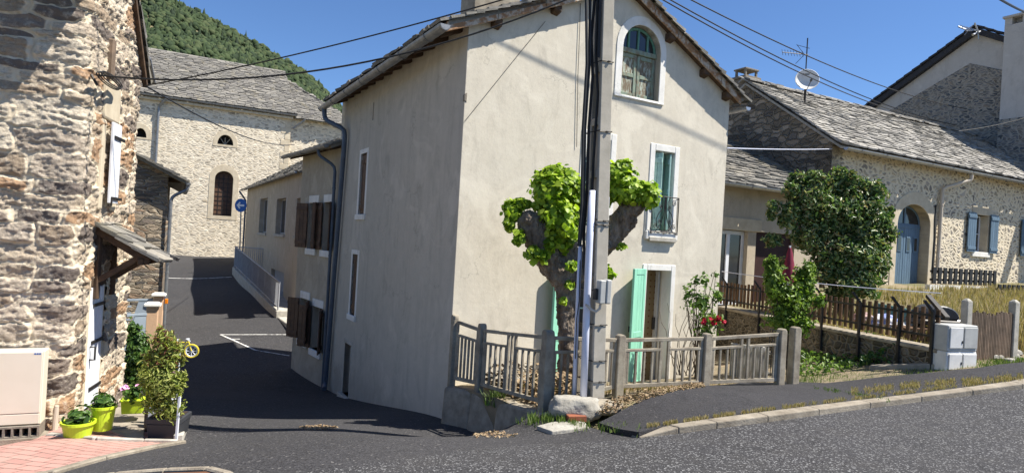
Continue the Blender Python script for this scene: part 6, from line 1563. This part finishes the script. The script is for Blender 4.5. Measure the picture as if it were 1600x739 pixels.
# big dark evergreen in front of the barn
lst=[(1300,330,60,55,0,1.),(1350,345,42,58,-.1,.8),(1262,318,34,38,-.1,.45),(1322,290,42,24,0,.4),(1362,305,28,30,0,.3),(1238,335,20,26,-.2,.2),(1250,285,18,22,0,.14),(1335,400,50,52,-.3,.8),(1375,405,22,40,-.3,.25),(1295,415,38,40,-.2,.4),(1345,445,38,26,-.6,.3),(1268,372,34,34,-.1,.3),(1385,360,14,22,-.2,.1),(1242,282,14,13,0,.06),(1275,275,16,12,0,.07),(1310,268,16,8,0,.06),(1225,345,12,12,-.2,.05)]
bt=thing('evergreen_shrub',(G(1315,440,14).x,14.0,-1.2),'large dense dark evergreen shrub growing in front of the barn','shrub')
lst=[(x+random.uniform(-4,4),y,rx*.86,rz*.86,dy,w) for x,y,rx,rz,dy,w in lst]+[(1300+92*math.cos(a*.5)+random.uniform(-8,8),362+92*math.sin(a*.5)+random.uniform(-8,8),random.uniform(9,18),random.uniform(9,18),-.2,.07) for a in range(13)]
gg=np.random.default_rng(21); P_,D_=px_clumps(lst,13.9,5200,gg,.4)
tipm=gg.uniform(0,1,len(P_)); 
leafmesh('foliage',P_,np.full(len(P_),.095),M['leaf_dark'],bt,(1,.42),nrm=D_*.8+[0,-.1,.4],spread=.8,seed=5,rnd=tipm)
m=MB(); rr=random.Random(2)
for k in range(9):
    c=lst[k]; e=G(c[0],c[1],13.9+c[4]); m.tube([(bt.location.x+rr.uniform(-.15,.15),14+rr.uniform(-.1,.1),-1.3),Vector((bt.location.x,14,-.6)).lerp(e,.4),e],[.05,.04,.015],7)
m.build('stems',M['bark_s'],bt)
b=G(1232,520,11.2); 
lst=[(1205,440,13,38,0,.4),(1200,415,8,16,0,.1),(1235,468,36,36,0,1.1),(1208,418,10,24,0,.2),(1262,428,11,24,0,.22),(1248,432,9,22,.05,.15),(1262,450,15,38,-.05,.5),(1225,500,30,24,-.05,.7),(1268,420,8,13,0,.08),(1218,455,12,38,0,.3),(1250,505,24,20,-.1,.45),(1280,470,10,12,-.1,.1)]
shrub('young_tree',(b.x,b.y,-1.85),lst,11.2,1500,.07,'leaf_young','light green multi-stemmed young tree before the slat fence','tree',31,.15,stems=12,nb=(0,-.1,.5))
b=G(1095,560,10.7)
lst=[(1095,470,26,30,0,.5),(1110,500,22,22,-.1,.4),(1075,460,10,20,0,.12),(1120,460,12,22,0,.15),(1100,437,12,12,0,.1),(1088,440,8,10,0,.06),(1118,430,6,10,0,.03),(1105,520,22,14,-.1,.2)]
rs_=shrub('rose_bush',(b.x,b.y,-2.1),lst,10.7,520,.07,'leaf_mid','loose rose bush with red flowers at the right corner of the house','shrub',41,.1,stems=16,stem_r=.012)
for (px,py) in ((1103,500),(1108,498),(1114,505),(1124,497),(1131,503),(1099,505),(1119,499)):
    c=G(px,py,10.5); gg=np.random.default_rng(int(px)); P,D=clump((c.x,c.y,c.z),(.045,.045,.04),26,gg,.3); leafmesh('flower',P,np.full(26,.045),M['rose'],rs_,(1,.9),nrm=D*2,seed=int(px))
m=MB(); rr=random.Random(6)
for k in range(14):
    b=G(1062+rr.uniform(-3,28),560,11.0); pts=[Vector((b.x,b.y,-2.1))]
    for j in range(6): pts.append(pts[-1]+Vector((rr.uniform(-.10,.08),rr.uniform(-.04,.06),rr.uniform(.12,.27))))
    m.tube(pts,[.009-.001*i for i in range(7)],5)
tag(m.build('dry_climber',M['bark_s']),'leafless dry climber stems against the wall right of the open mint door','climber')
# ground weeds behind the end post
def cover(name,poly_px,n,h,size,mat,label,seed,hfun=H,grow=(.0,.3),cat='ground cover'):
    gg=np.random.default_rng(seed); A=np.array([g2(*p) for p in poly_px]); x0,y0=A.min(0);x1,y1=A.max(0); P=[]
    def ins(p):
        c=False;j=len(A)-1
        for i in range(len(A)):
            if (A[i][1]>p[1])!=(A[j][1]>p[1]) and p[0]<(A[j][0]-A[i][0])*(p[1]-A[i][1])/(A[j][1]-A[i][1])+A[i][0]: c=not c
            j=i
        return c
    while len(P)<n:
        q=gg.uniform((x0,y0),(x1,y1)); 
        if ins(q): P.append(q)
    P=np.array(P); lump=.4+.6*np.abs(np.sin(P[:,0]*3.1+1)*np.sin(P[:,1]*2.7)); z=hfun.many(P)+gg.uniform(grow[0],grow[1],n)*lump
    o=leafmesh(name,np.c_[P,z],np.full(n,size),M[mat],None,(1,.6),nrm=np.array([0,-.2,.8]),seed=seed); return tag(o,label,cat,kind='stuff')
cover('weeds',[(1245,590),(1300,588),(1345,575),(1400,560),(1380,545),(1300,535),(1250,545)],2600,.3,.06,'leaf_mid','low green weeds between the fence end post and the terrace wall',51,H4,(0,.28))
cover('creeper',[(1345,575),(1395,572),(1400,555),(1350,550)],700,.3,.065,'leaf_pot','darker green leafy creeper climbing at the terrace wall foot',52,H4,(.1,.55))
def grass(name,pts,n_,hgt,mat,label,seed,w=.006,lean=.35):
    """pts: array of xyz roots"""
    gg=np.random.default_rng(seed); n=len(pts); a=gg.uniform(0,6.283,n); L=hgt*gg.uniform(.4,1.3,n); d=np.c_[np.cos(a),np.sin(a),np.zeros(n)]; s=np.c_[-np.sin(a),np.cos(a),np.zeros(n)]
    ww=(w*gg.uniform(.6,1.5,n))[:,None]; l=(lean*gg.uniform(.1,1.2,n)*L)[:,None]
    v0=pts-s*ww; v1=pts+s*ww; v2=pts+s*ww*.7+d*l*.35+np.c_[np.zeros((n,2)),L*.55]; v3=pts-s*ww*.7+d*l*.35+np.c_[np.zeros((n,2)),L*.55]; v4=pts+s*ww*.15+d*l+np.c_[np.zeros((n,2)),L]; v5=pts-s*ww*.15+d*l+np.c_[np.zeros((n,2)),L]
    V=np.stack([v0,v1,v2,v3,v4,v5],1).reshape(-1,3); i=np.arange(n)[:,None]*6; Fc=np.concatenate([i+np.array([[0,1,2,3]]),i+np.array([[3,2,4,5]])],0); r=gg.uniform(0,1,n)
    o=npbuild(name,V,Fc,M[mat],rnd=np.concatenate([r,r])); return tag(o,label,'grass',kind='stuff')
def polypts(poly,n,seed,hfun,px=True,dz=0):
    gg=np.random.default_rng(seed); A=np.array([g2(*p) if px else p for p in poly]); x0,y0=A.min(0);x1,y1=A.max(0); q=gg.uniform((x0,y0),(x1,y1),(n*6,2)); c=np.zeros(len(q),bool); j=len(A)-1
    for i in range(len(A)):
        xi,yi=A[i];xj,yj=A[j]
        if yi!=yj: c^=((yi>q[:,1])!=(yj>q[:,1]))&(q[:,0]<(xj-xi)*(q[:,1]-yi)/(yj-yi)+xi)
        j=i
    q=q[c][:n]; return np.c_[q,hfun.many(q)+dz]
up=[(5.9,12.2),(6.4,10.4),(8.2,10.9),(12,12.9),(19,16),(22,22),(14.6,19.4),(11.8,17.9),(9.5,16.6),(6.3,15)]
pts=polypts(up,30000,61,H3,False); k=np.sin(pts[:,0]*1.3)*np.sin(pts[:,1]*1.7+1)+.5*np.sin(pts[:,0]*4+pts[:,1]*3); pts=pts[k>-.55]
grass('dry_grass',pts,0,.15,'grass_y','tall dry straw coloured grass in the garden in front of the barn',61,.008)
pts=polypts([(7.9,10.7),(9.2,10.9),(12,12.4),(9.6,13.2),(8.0,12.2)],2500,62,H3,False); grass('tall_weeds',pts,0,.5,'grass_y','tall seeding weeds behind the brown stake gate',62,.009)
vg=polypts([(1240,600),(1330,598),(1460,585),(1540,578),(1600,570),(1600,562),(1500,568),(1440,575),(1340,575),(1250,590)],3500,63,H4); grass('verge_grass',vg,0,.06,'grass_g','short green grass tufts on the verge below the terrace wall',63,.005)
def alongpx(pl,n,seed,jit=3,hfun=H,dz=.06):
    rr=random.Random(seed); out=[]
    for k in range(n):
        t=rr.random()*(len(pl)-1); i=int(t); f=t-i; c=.5+.5*math.sin(t*9+seed)+.4*math.sin(t*23)
        if rr.random()>c+.15: continue
        p=gnd(pl[i][0]*(1-f)+pl[i+1][0]*f,pl[i][1]*(1-f)+pl[i+1][1]*f+rr.gauss(0,jit),hfun); out.append((p.x,p.y,p.z+dz))
    return np.array(out)
kl=[(1010,676),(1060,669),(1120,660),(1200,649),(1280,638),(1360,628),(1440,618),(1520,608),(1598,597)]
grass('kerb_grass',alongpx(kl,5000,64,1.2),0,.032,'grass_y','dry grass growing in the joint between kerb and footpath',64,.004)
kl2=[(1330,620),(1400,612),(1470,606),(1540,602),(1598,596)]
grass('kerb_grass',alongpx(kl2,5000,65,3),0,.03,'grass_y','patchy dry grass spreading over the right part of the footpath edge',65,.004)
grass('pavement_weeds',alongpx([(1270,612),(1330,622),(1390,634)],500,66,1.5),0,.025,'grass_g','thin line of weeds in a crack across the footpath',66,.004)
cl_=alongpx([(775,640),(800,655),(840,660),(870,655),(900,668),(1000,676)],1700,67,4,dz=.02); grass('corner_weeds',cl_,0,.06,'grass_g','green grass tufts growing at the road corner below the garden wall',67,.005)
tf=G(775,632,8.6); gg=np.random.default_rng(5); q=np.c_[gg.normal(tf.x,.06,320),gg.normal(tf.y,.05,320),np.full(320,tf.z+.0)]; grass('grass_tuft',q,0,.17,'grass_g','single green grass tuft on the ledge of the garden retaining wall',68,.006,.8)
fy=polypts([(.55,7.9),(1.4,8.25),(4.1,9.4),(4.0,9.8),(1.2,8.9),(.3,8.4)],1500,69,H2,False); grass('garden_grass',fy,0,.10,'grass_y','sparse dry grass along the inside of the concrete fence',69,.005)
# dead leaves
def litter(name,pts,size,label,seed,lift=.02,ht=.0):
    gg=np.random.default_rng(seed); P=pts.copy(); P[:,2]+=lift+gg.uniform(0,1,len(P))**2*ht
    o=leafmesh(name,P,np.full(len(P),size),M['litter'],None,(1,.6),nrm=np.array([0,0,1.6]),spread=.6,seed=seed); return tag(o,label,'dead leaves',kind='stuff')
litter('dead_leaves',polypts([(930,655),(948,634),(1000,622),(1060,612),(1100,607),(1100,612),(1050,620),(1000,636),(960,652)],1500,71,H,True,.03),.03,'dry leaf litter between the pole foot and the concrete fence',71,.02,.05)
litter('leaf_pile',polypts([(.0,8.75),(.5,7.85),(1.3,8.2),(1.0,9.2),(.3,9.5),(-.4,9.3)],1900,72,H2,False),.065,'deep pile of brown leaves inside the fence under the pollarded tree',72,.02,.33)
litter('dead_leaves',polypts([(1.3,8.2),(4.1,9.35),(4.2,10.5),(2,9.8),(1.0,9.2)],1100,73,H2,False),.035,'scattered dry leaves on the front garden soil',73,.015,.05)
litter('dead_leaves',polypts([(465,668),(500,665),(530,668),(515,672),(480,672)],260,74,H,True,.01),.03,'small patch of brown leaf crumbs on the lane',74,.003,.01)
litter('dead_leaves',polypts([(735,680),(780,676),(810,680),(790,685),(745,684)],220,75,H,True,.01),.03,'brown leaf crumbs by the road corner left of the flat stone',75,.003,.01)
cover('garden_weeds',[(860,615),(935,612),(960,600),(900,590)],500,.3,.05,'leaf_pot','low green plants behind the fence beside the tree trunk',76,H2,(0,.35))
# =============== wires ===============
def wire(a,b,sag,r,label,seed=0,name='overhead_wire',group=None):
    a,b=Vector(a),Vector(b); pts=[a.lerp(b,k/24)-Vector((0,0,sag*4*(k/24)*(1-k/24))) for k in range(25)]
    m=MB(); m.tube(pts,r,6); return tag(m.build(name,M['rubber']),label,'wire',group)
wA=LS.P(uF-.1,.1,LS.at(214,132)[1]); br=LS.P(LS.at(135,115)[0],.1,LS.at(135,116)[1])
wire(wA,Q(-.1,.1,5.15),.10,.009,'upper black cable from the stone house eave up to the pole')
wire(br,Q(-.1,.1,4.98),.42,.011,'lower sagging black cable from the stone house bracket to the pole')
wire(wA,G(460,226,26),.3,.012,'thin cable from the stone house eave down to the lane annex')
mast=thing('added_wire_mast',FA.P(UR,-.8,4.35),'short unseen wire mast added on the ridge of the plastered house','mast')  # unseen mast, added so the shadows of its three wires miss the facade
MT=FA.P(UR,-.8,5.25)
MB().tube([FA.P(UR,-.8,4.3),MT],.03,8).build('post',M['galv'],mast)
MB().tube([MT+Vector((-.2,-.1,-.15)),MT+Vector((.2,.1,-.15))],.02,6).build('added_mast_crossbar',M['galv'],mast)
wire(MT+Vector((0,0,-.15)),G(1478,192,27.2),.5,.014,'leftmost of the three wires running right to the tall gable')
wire(MT+Vector((.1,.05,-.12)),G(1500,197,27.0),.45,.014,'middle of the three wires running right to the tall gable')
wire(MT+Vector((.2,.1,-.0)),G(1520,172,26.9),.45,.014,'uppermost of the three wires running right to the tall gable')
wire(G(1620,26,14),G(1530,-22,9),.05,.02,'thick black cable crossing the top right corner of the view')
wire(G(1498,205,22),G(1640,172,22),.1,.010,'thin wire from the barn ridge toward the right')
wl=FA.P(W+.0,.0,FA.at(1138,232)[1]); wire(wl,G(1300,233,17.1),.02,.012,'pale cable between plastered house corner and barn corner').data.materials[0]=M['pvc']
wire((-9.8,4.5,4.45),(21.8,17.9,9.2),.1,.013,'unseen twisted street cable added above the plastered house front for its shadow')  # unseen cable, added to cast the diagonal shadow across the facade
# cable coil on the stone house
cc=thing('cable_coil',br,'small black cable coil hanging on the stone house wall','cable')
m=MB()
for k in range(3):
    m.tube([LS.P(LS.uv(br)[0]+.30+.42*math.cos(a*.35)*(1-.04*k),.14+.02*k,br.z-.0+.055*math.sin(a*.35)+.01*k) for a in range(19)],.008,5)
m.build('loops',M['rubber'],cc); m=MB(); m.tube([LS.P(LS.uv(br)[0],.05,br.z),LS.P(LS.uv(br)[0],.12,br.z-.12)],.015,5); m.build('bracket',M['iron'],cc)
# =============== one-way sign ===============
sg=G(375,398,31.5); sn=thing('road_sign',(sg.x,sg.y,sg.z),'round blue road sign with white left arrow beside the ramp railing','road sign')
c=G(376,321,31.3); m=MB(); m.tube([(sg.x,sg.y,sg.z-.6),(c.x,c.y+.05,c.z-.0)],.035,8); m.build('pole',M['galv'],sn)
SFr=Fr((c.x,c.y),(1,-.25)); m=MB(); m.panel(SFr,[(.33*math.cos(a*math.pi/16),c.z+.33*math.sin(a*math.pi/16)) for a in range(32)],[],0,.02); m.build('disc',M['signblue'],sn)
m=MB(); m.panel(SFr,[(-.22,c.z),(-.06,c.z+.17),(-.0,c.z+.13),(-.08,c.z+.045),(.21,c.z+.045),(.21,c.z-.045),(-.08,c.z-.045),(-.0,c.z-.13),(-.06,c.z-.17)],[],.012,.01); m.build('arrow',M['signwhite'],sn)
# =============== gate pillars, gates and hedge behind the stone house ===============
def pillar(x0,x1,yt,Y,cx0,cx1,label):
    a=G(x0,yt+8,Y);b=G(x1,yt+8,Y); t=thing('gate_pillar',((a.x+b.x)/2,Y,-3.4),label,'pillar','peach gate pillars'); PF=Fr((a.x,a.y),(1,.45)); w=(b.x-a.x)*.80
    m=MB(); m.fb(PF,0,w,-w,0,-3.9,a.z); m.build('shaft',M['peach'],t,bevel=.01)
    m=MB(); m.fb(PF,-.05,w+.05,-w-.05,.05,a.z,a.z+.06); m.fb(PF,-.01,w+.01,-w-.01,.01,a.z+.06,a.z+.085); m.build('cap',M['white'],t,bevel=.015); return t,PF,w,a.z
pa_,PFa,wa,zA_=pillar(240,257,455,15.6,237,259,'taller peach gate pillar farther back with orange reflector')
MB().fb(PFa,wa+.03,wa+.10,-.12,.0,zA_-.18,zA_-.06).build('reflector',M['orange'],pa_,bevel=.01)
pb_,PFb,wb,zB_=pillar(229,249,471,13.4,226,251,'nearer peach gate pillar with white cap beside the blue-grey gate')
def bgate(px0,px1,Y0,Y1,yt,yb,lab):
    a=G(px0,yt,Y0);b=G(px1,yt,Y1); t=thing('metal_gate',((a.x+b.x)/2,(a.y+b.y)/2,-3.3),lab,'gate'); f=Fr((a.x,a.y),(b.x-a.x,b.y-a.y)); L=math.hypot(b.x-a.x,b.y-a.y); z0=-3.3; z1=b.z
    m=MB(); m.fb(f,0,.05,-.04,0,z0,z1); m.fb(f,L-.05,L,-.04,0,z0,z1); m.fb(f,.05,L-.05,-.04,0,z1-.05,z1); m.fb(f,.05,L-.05,-.04,0,z0,z0+.05); m.build('frame',M['greyblue'],t,bevel=.004)
    m=MB(); m.panel(f,[(L-.05,z0+.05),(L-.05,z1-.05),(L*.72,z1-.05),(L*.45,z0+.05)],[],-.01,.02); m.build('sheet_panel',M['greyblue'],t)
    z=z1-.18
    while z>z0+.1: MB().fb(f,.05,L*.6,-.03,-.01,z-.02,z+.02).build('bar',M['greyblue'],t); z-=.16
    return t
bgate(150,234,12.6,13.45,489,540,'nearer blue-grey metal gate attached to the peach pillar')
bgate(150,242,15.0,15.7,467,500,'farther blue-grey metal gate seen above the first gate')
b=G(215,575,12.9); lst=[(215,540,20,26,0,1.),(205,520,13,18,0,.4),(222,565,22,24,-.1,.9),(205,575,20,30,0,.8),(228,590,18,22,-.2,.6),(214,605,20,20,-.2,.6)]
shrub('hedge',(b.x,b.y,-3.4),lst,12.9,1500,.07,'leaf_pot','dark green hedge in the shade below the blue-grey gate','hedge',81,.3,stems=10)
# =============== pots ===============
def bowl(base,r0,r1,h,name,label,plant,n,seed,sy=1,group=None,fl=None,lip=.012,plh=.13,plr=1.,mat='lime'):
    t=thing(name,base,label,'flower pot',group); b=Vector(base); m=MB()
    pr=[(r0,0),(r0*1.02,.01),(r1*.97,h-.03),(r1+lip,h-.028),(r1+lip,h),(r1-.006,h),(r1-.01,h-.03),(.01,h-.035)]
    m.lathe(b,pr,28,sy=sy); m.build('pot',M[mat],t,smooth=False)
    m=MB(); m.lathe(b+Vector((0,0,h-.036)),[(.01,0),(r1*.95,.002),(.01,.012)],16,sy=sy); m.build('soil',M['soil'],t)
    gg=np.random.default_rng(seed); P,D=clump((b.x,b.y,b.z+h+plh*.4),(r1*plr,r1*plr*sy,plh),n,gg,.2); P[:,2]=np.maximum(P[:,2],b.z+h-.03)
    leafmesh('leaves',P,np.full(n,.07),M[plant],t,(1,.55),nrm=D*.6+[0,0,.6],seed=seed)
    if fl:
        for k in range(fl):
            q=P[gg.integers(n)]; C,D2=clump((q[0],q[1],max(q[2],b.z+h+.02)+.03),(.025,.025,.02),9,gg,.5); leafmesh('flower',C,np.full(9,.04),M['pink'],t,(1,.9),nrm=D2+[0,-.3,1],seed=seed*50+k)
    return t
def pz(px,py): p=gnd(px,py); return p
p=pz(121,684); bowl((p.x,p.y,p.z+.03),.125,.155,.155,'flower_pot','wide low lime bowl with dark green plant nearest the paving','leaf_pot',150,1,plh=.11)
p=pz(139,684); bowl((p.x,p.y+.22,p.z+.03),.095,.125,.27,'flower_pot','tall round lime pot behind the wide low bowl','leaf_pot',170,2,plh=.10,plr=1.05)
def trough(px,py,dy,L,label,seed,h,nfl,plh=.10):
    p=pz(px,py); b=Vector((p.x,p.y+dy,p.z+h)); t=thing('planter_box',b,label,'planter','lime window boxes by the door'); f=Fr((b.x,b.y),(.9,.35)); m=MB()
    H_=.17; W_=.09; P=lambda u,n_,z: f.P(u,n_,b.z+z)
    l=L/2; m.hexa([P(-l*.9,W_*.8,0),P(l*.9,W_*.8,0),P(l*.9,-W_*.8,0),P(-l*.9,-W_*.8,0),P(-l,W_,H_),P(l,W_,H_),P(l,-W_,H_),P(-l,-W_,H_)]); m.fb(f,-l-.012,l+.012,-W_-.012,W_+.012,b.z+H_-.02,b.z+H_+.004); m.build('box',M['lime'],t,bevel=.01,segs=2)
    gg=np.random.default_rng(seed); P_,D=clump((b.x,b.y,b.z+H_+plh*.5),(l*1.1,W_*1.6,plh),230,gg,.2); leafmesh('leaves',P_,np.full(230,.05),M['leaf_pot'],t,(1,.6),nrm=D*.6+[0,0,.5],seed=seed)
    for k in range(nfl):
        q=P_[gg.integers(230)]; C,D2=clump((q[0],q[1]-.03,b.z+H_+plh*(.55+.8*gg.random())),(.03,.03,.022),9,gg,.5); leafmesh('flower',C,np.full(9,.06),M['pink'],t,(1,.9),nrm=D2+[0,-.4,.8],seed=seed*60+k)
trough(172,676,.42,.24,'lime window box with dark foliage just behind the tall round pot',3,.12,2,.12)
trough(186,673,.72,.20,'lime window box in the middle with few pink flowers',4,.15,12)
trough(208,666,.85,.22,'farthest lime window box full of pink flowers',5,.16,40,.09)
# grey planter with bamboo
p=pz(250,690); PG=Fr((p.x-.17,p.y),(1,.12)); gpl=thing('square_planter',p,'anthracite square planter with feathery bamboo-like shrub at the kerb','planter')
m=MB(); f=PG; zz=p.z+.02; P=lambda u,n_,z: f.P(u,n_,zz+z)
m.hexa([P(.02,-.02,0),P(.34,-.02,0),P(.34,-.32,0),P(.02,-.32,0),P(0,0,.17),P(.36,0,.17),P(.36,-.34,.17),P(0,-.34,.17)]); m.fb(f,-.008,.368,-.348,.008,zz+.17,zz+.235); m.build('pot',M['anth'],gpl,bevel=.008)
MB().fb(f,.02,.34,-.32,-.02,zz+.236,zz+.240).build('soil',M['soil'],gpl)
lst=[(252,600,28,42,0,1.),(240,570,18,34,0,.55),(262,560,22,34,.05,.6),(228,592,14,16,-.1,.18),(275,600,16,24,0,.4),(254,535,16,22,0,.3),(272,545,13,18,.05,.2),(268,640,20,20,0,.3),(240,630,18,18,0,.2),(222,582,7,10,-.1,.05),(286,590,7,14,0,.08),(250,515,6,8,0,.04),(285,560,7,10,.1,.07)]
gg=np.random.default_rng(91); P_,D_=px_clumps(lst,7.2,1700,gg,.1)
hh=(P_[:,0]*7)%1; rn=gg.uniform(0,.8,len(P_)); red=(P_[:,2]>G(255,575,7.2).z)&(gg.uniform(0,1,len(P_))<.22); rn[red]=1
leafmesh('foliage',P_,np.full(len(P_),.055),M['leaf_bam'],gpl,(1,.26),nrm=D_*.5+[0,-.2,.5],seed=91,rnd=rn,droop=.3)
m=MB(); rr=random.Random(8)
for k in range(16):
    c=lst[k%len(lst)]; e=G(c[0]+rr.uniform(-8,8),c[1]+rr.uniform(-10,10),7.2+c[4]); b=P(.10+rr.random()*.16,-.10-rr.random()*.14,.235); m.tube([b,b.lerp(e,.5)+Vector((rr.uniform(-.04,.04),0,.05)),e],[.008,.006,.003],5)
m.build('stems',M['bark_s'],gpl)
# white boards and post with the little bicycle
a=G(233,692,7.95); m=MB(); f=Fr((G(226,640,7.5).x,7.5),(1,.1)); 
wp=thing('white_screen',f.P(.2,0,-2.6),'white board standing behind the bamboo in the square planter','board')
zb=gnd(250,684).z; m.fb(f,.05,.36,0,.025,zb,G(250,622,7.5).z); m.build('board',M['whitep'],wp,bevel=.004); m=MB(); m.fb(f,.0,.05,-.03,0,zb,G(226,640,7.5).z-.0); m.build('stake',M['wood_g'],wp)
a=gnd(275,692); m=MB(); zt=G(282,620,a.y).z; m.bar((a.x,a.y,a.z-.02),(a.x+.0,a.y+.02,zt),.03,.02,(0,1,0))
tag(m.build('white_stake',M['whitep'],bevel=.004),'short white stake at the right edge of the square planter','stake')
a=gnd(283,672); c=G(290,548,7.55); bk=thing('bicycle_ornament',(a.x,7.55,a.z),'tiny yellow bicycle ornament on a thin white post above the bamboo','ornament')
m=MB(); m.tube([(c.x-.10,7.55,-2.6),(c.x-.06,7.55,c.z+.0)],.010,6); m.build('post',M['whitep'],bk)
BFr=Fr((c.x,7.55),(1,.2)); wz=c.z
def wheel(cx,cz,r,par):
    m=MB(); m.tube([BFr.P(cx+r*math.cos(a*.3142),0,cz+r*math.sin(a*.3142)) for a in range(21)],.011,6,cap=False); wh=m.build('wheel',M['yellow'],par)
    m=MB(); m.tube([BFr.P(cx+(r-.014)*math.cos(a*.3142),0,cz+(r-.014)*math.sin(a*.3142)) for a in range(21)],.007,5,cap=False)
    for k in range(8): m.tube([BFr.P(cx,0,cz),BFr.P(cx+(r-.01)*math.cos(k*.785),0,cz+(r-.01)*math.sin(k*.785))],.004,4)
    m.build('spokes',M['whitep'],wh)
wheel(.065,wz-.0,.075,bk); wheel(-.21,wz+.0,.07,bk)
m=MB(); Pq=lambda u,z: BFr.P(u,0,wz+z)
for pts in ([(-.21,0),(-.09,-.02),(.02,.11)],[(-.21,0),(-.12,.10),(.02,.10)],[(-.12,.10),(-.09,-.02)],[(.065,0),(.02,.13)]): m.tube([Pq(*q) for q in pts],.009,6)
m.build('frame',M['yellow'],bk)
m=MB(); m.tube([BFr.P(.02,-.05,wz+.135),BFr.P(.0,0,wz+.14),BFr.P(.06,.06,wz+.125)],.007,5); m.fb(BFr,-.16,-.09,-.02,.02,wz+.115,wz+.135); m.build('handlebar_and_saddle',M['whitep'],bk)
p=gnd(276,668); bp_=thing('blue_bucket',(p.x,p.y+.1,p.z),'dark blue plastic bucket half hidden behind the square planter','bucket'); m=MB(); m.lathe((p.x,p.y+.12,p.z),[(.07,0),(.09,.14),(.10,.145),(.098,.16),(.085,.155),(.08,.02)],18); m.build('tub',M['bluepl'],bp_)
m=MB(); m.tube([(p.x+.095*math.cos(a*.35),p.y+.12,p.z+.15-.04*math.sin(a*.35)) for a in range(10)],.005,5); m.build('handle',M['galv'],bp_)
# =============== light, sky, camera ===============
AZ=Vector((.9925,-.1219)); EL=math.radians(57)
sd=Vector((AZ.x*math.cos(EL),AZ.y*math.cos(EL),math.sin(EL))).normalized()
L=bpy.data.lights.new('sun','SUN'); L.energy=5.0; L.angle=math.radians(.53); L.color=(1,.945,.85)
lo=bpy.data.objects.new('sun',L); COL.objects.link(lo); lo.rotation_euler=sd.to_track_quat('Z','Y').to_euler(); lo.location=(20,-10,30)
w=bpy.data.worlds.new('World'); S.world=w; w.use_nodes=True; nt=w.node_tree; bg=nt.nodes['Background']
sk=nt.nodes.new('ShaderNodeTexSky'); sk.sky_type='NISHITA'; sk.sun_disc=False; sk.sun_elevation=EL; sk.sun_rotation=math.atan2(AZ.x,AZ.y)
sk.altitude=900; sk.air_density=1.0; sk.dust_density=.1; sk.ozone_density=4.0
mx=nt.nodes.new('ShaderNodeMix'); mx.data_type='RGBA'; mx.blend_type='MULTIPLY'; mx.inputs[0].default_value=1; nt.links.new(sk.outputs[0],mx.inputs[6]); mx.inputs[7].default_value=(.88,1.06,1.28,1)
nt.links.new(mx.outputs[2],bg.inputs[0]); bg.inputs[1].default_value=.064
cam=bpy.data.cameras.new('camera'); co=bpy.data.objects.new('camera',cam); COL.objects.link(co)
cam.sensor_width=36; cam.sensor_fit='HORIZONTAL'; cam.lens=F/1600*36; cam.shift_y=10*CR/1600; cam.shift_x=10*SR/1600
cam.clip_start=.05; cam.clip_end=6000
X=Vector((CR,0,SR)); Y=Vector((-SR,0,CR)); Z=Vector((0,-1,0))
co.matrix_world=Matrix(((X.x,Y.x,Z.x,0),(X.y,Y.y,Z.y,0),(X.z,Y.z,Z.z,0),(0,0,0,1)))
S.camera=co
S.view_settings.view_transform='Standard'; S.view_settings.look='None'; S.view_settings.exposure=.92; S.view_settings.gamma=1
S.view_settings.use_curve_mapping=False
S.render.engine='CYCLES'
S.render.resolution_x=1024; S.render.resolution_y=472
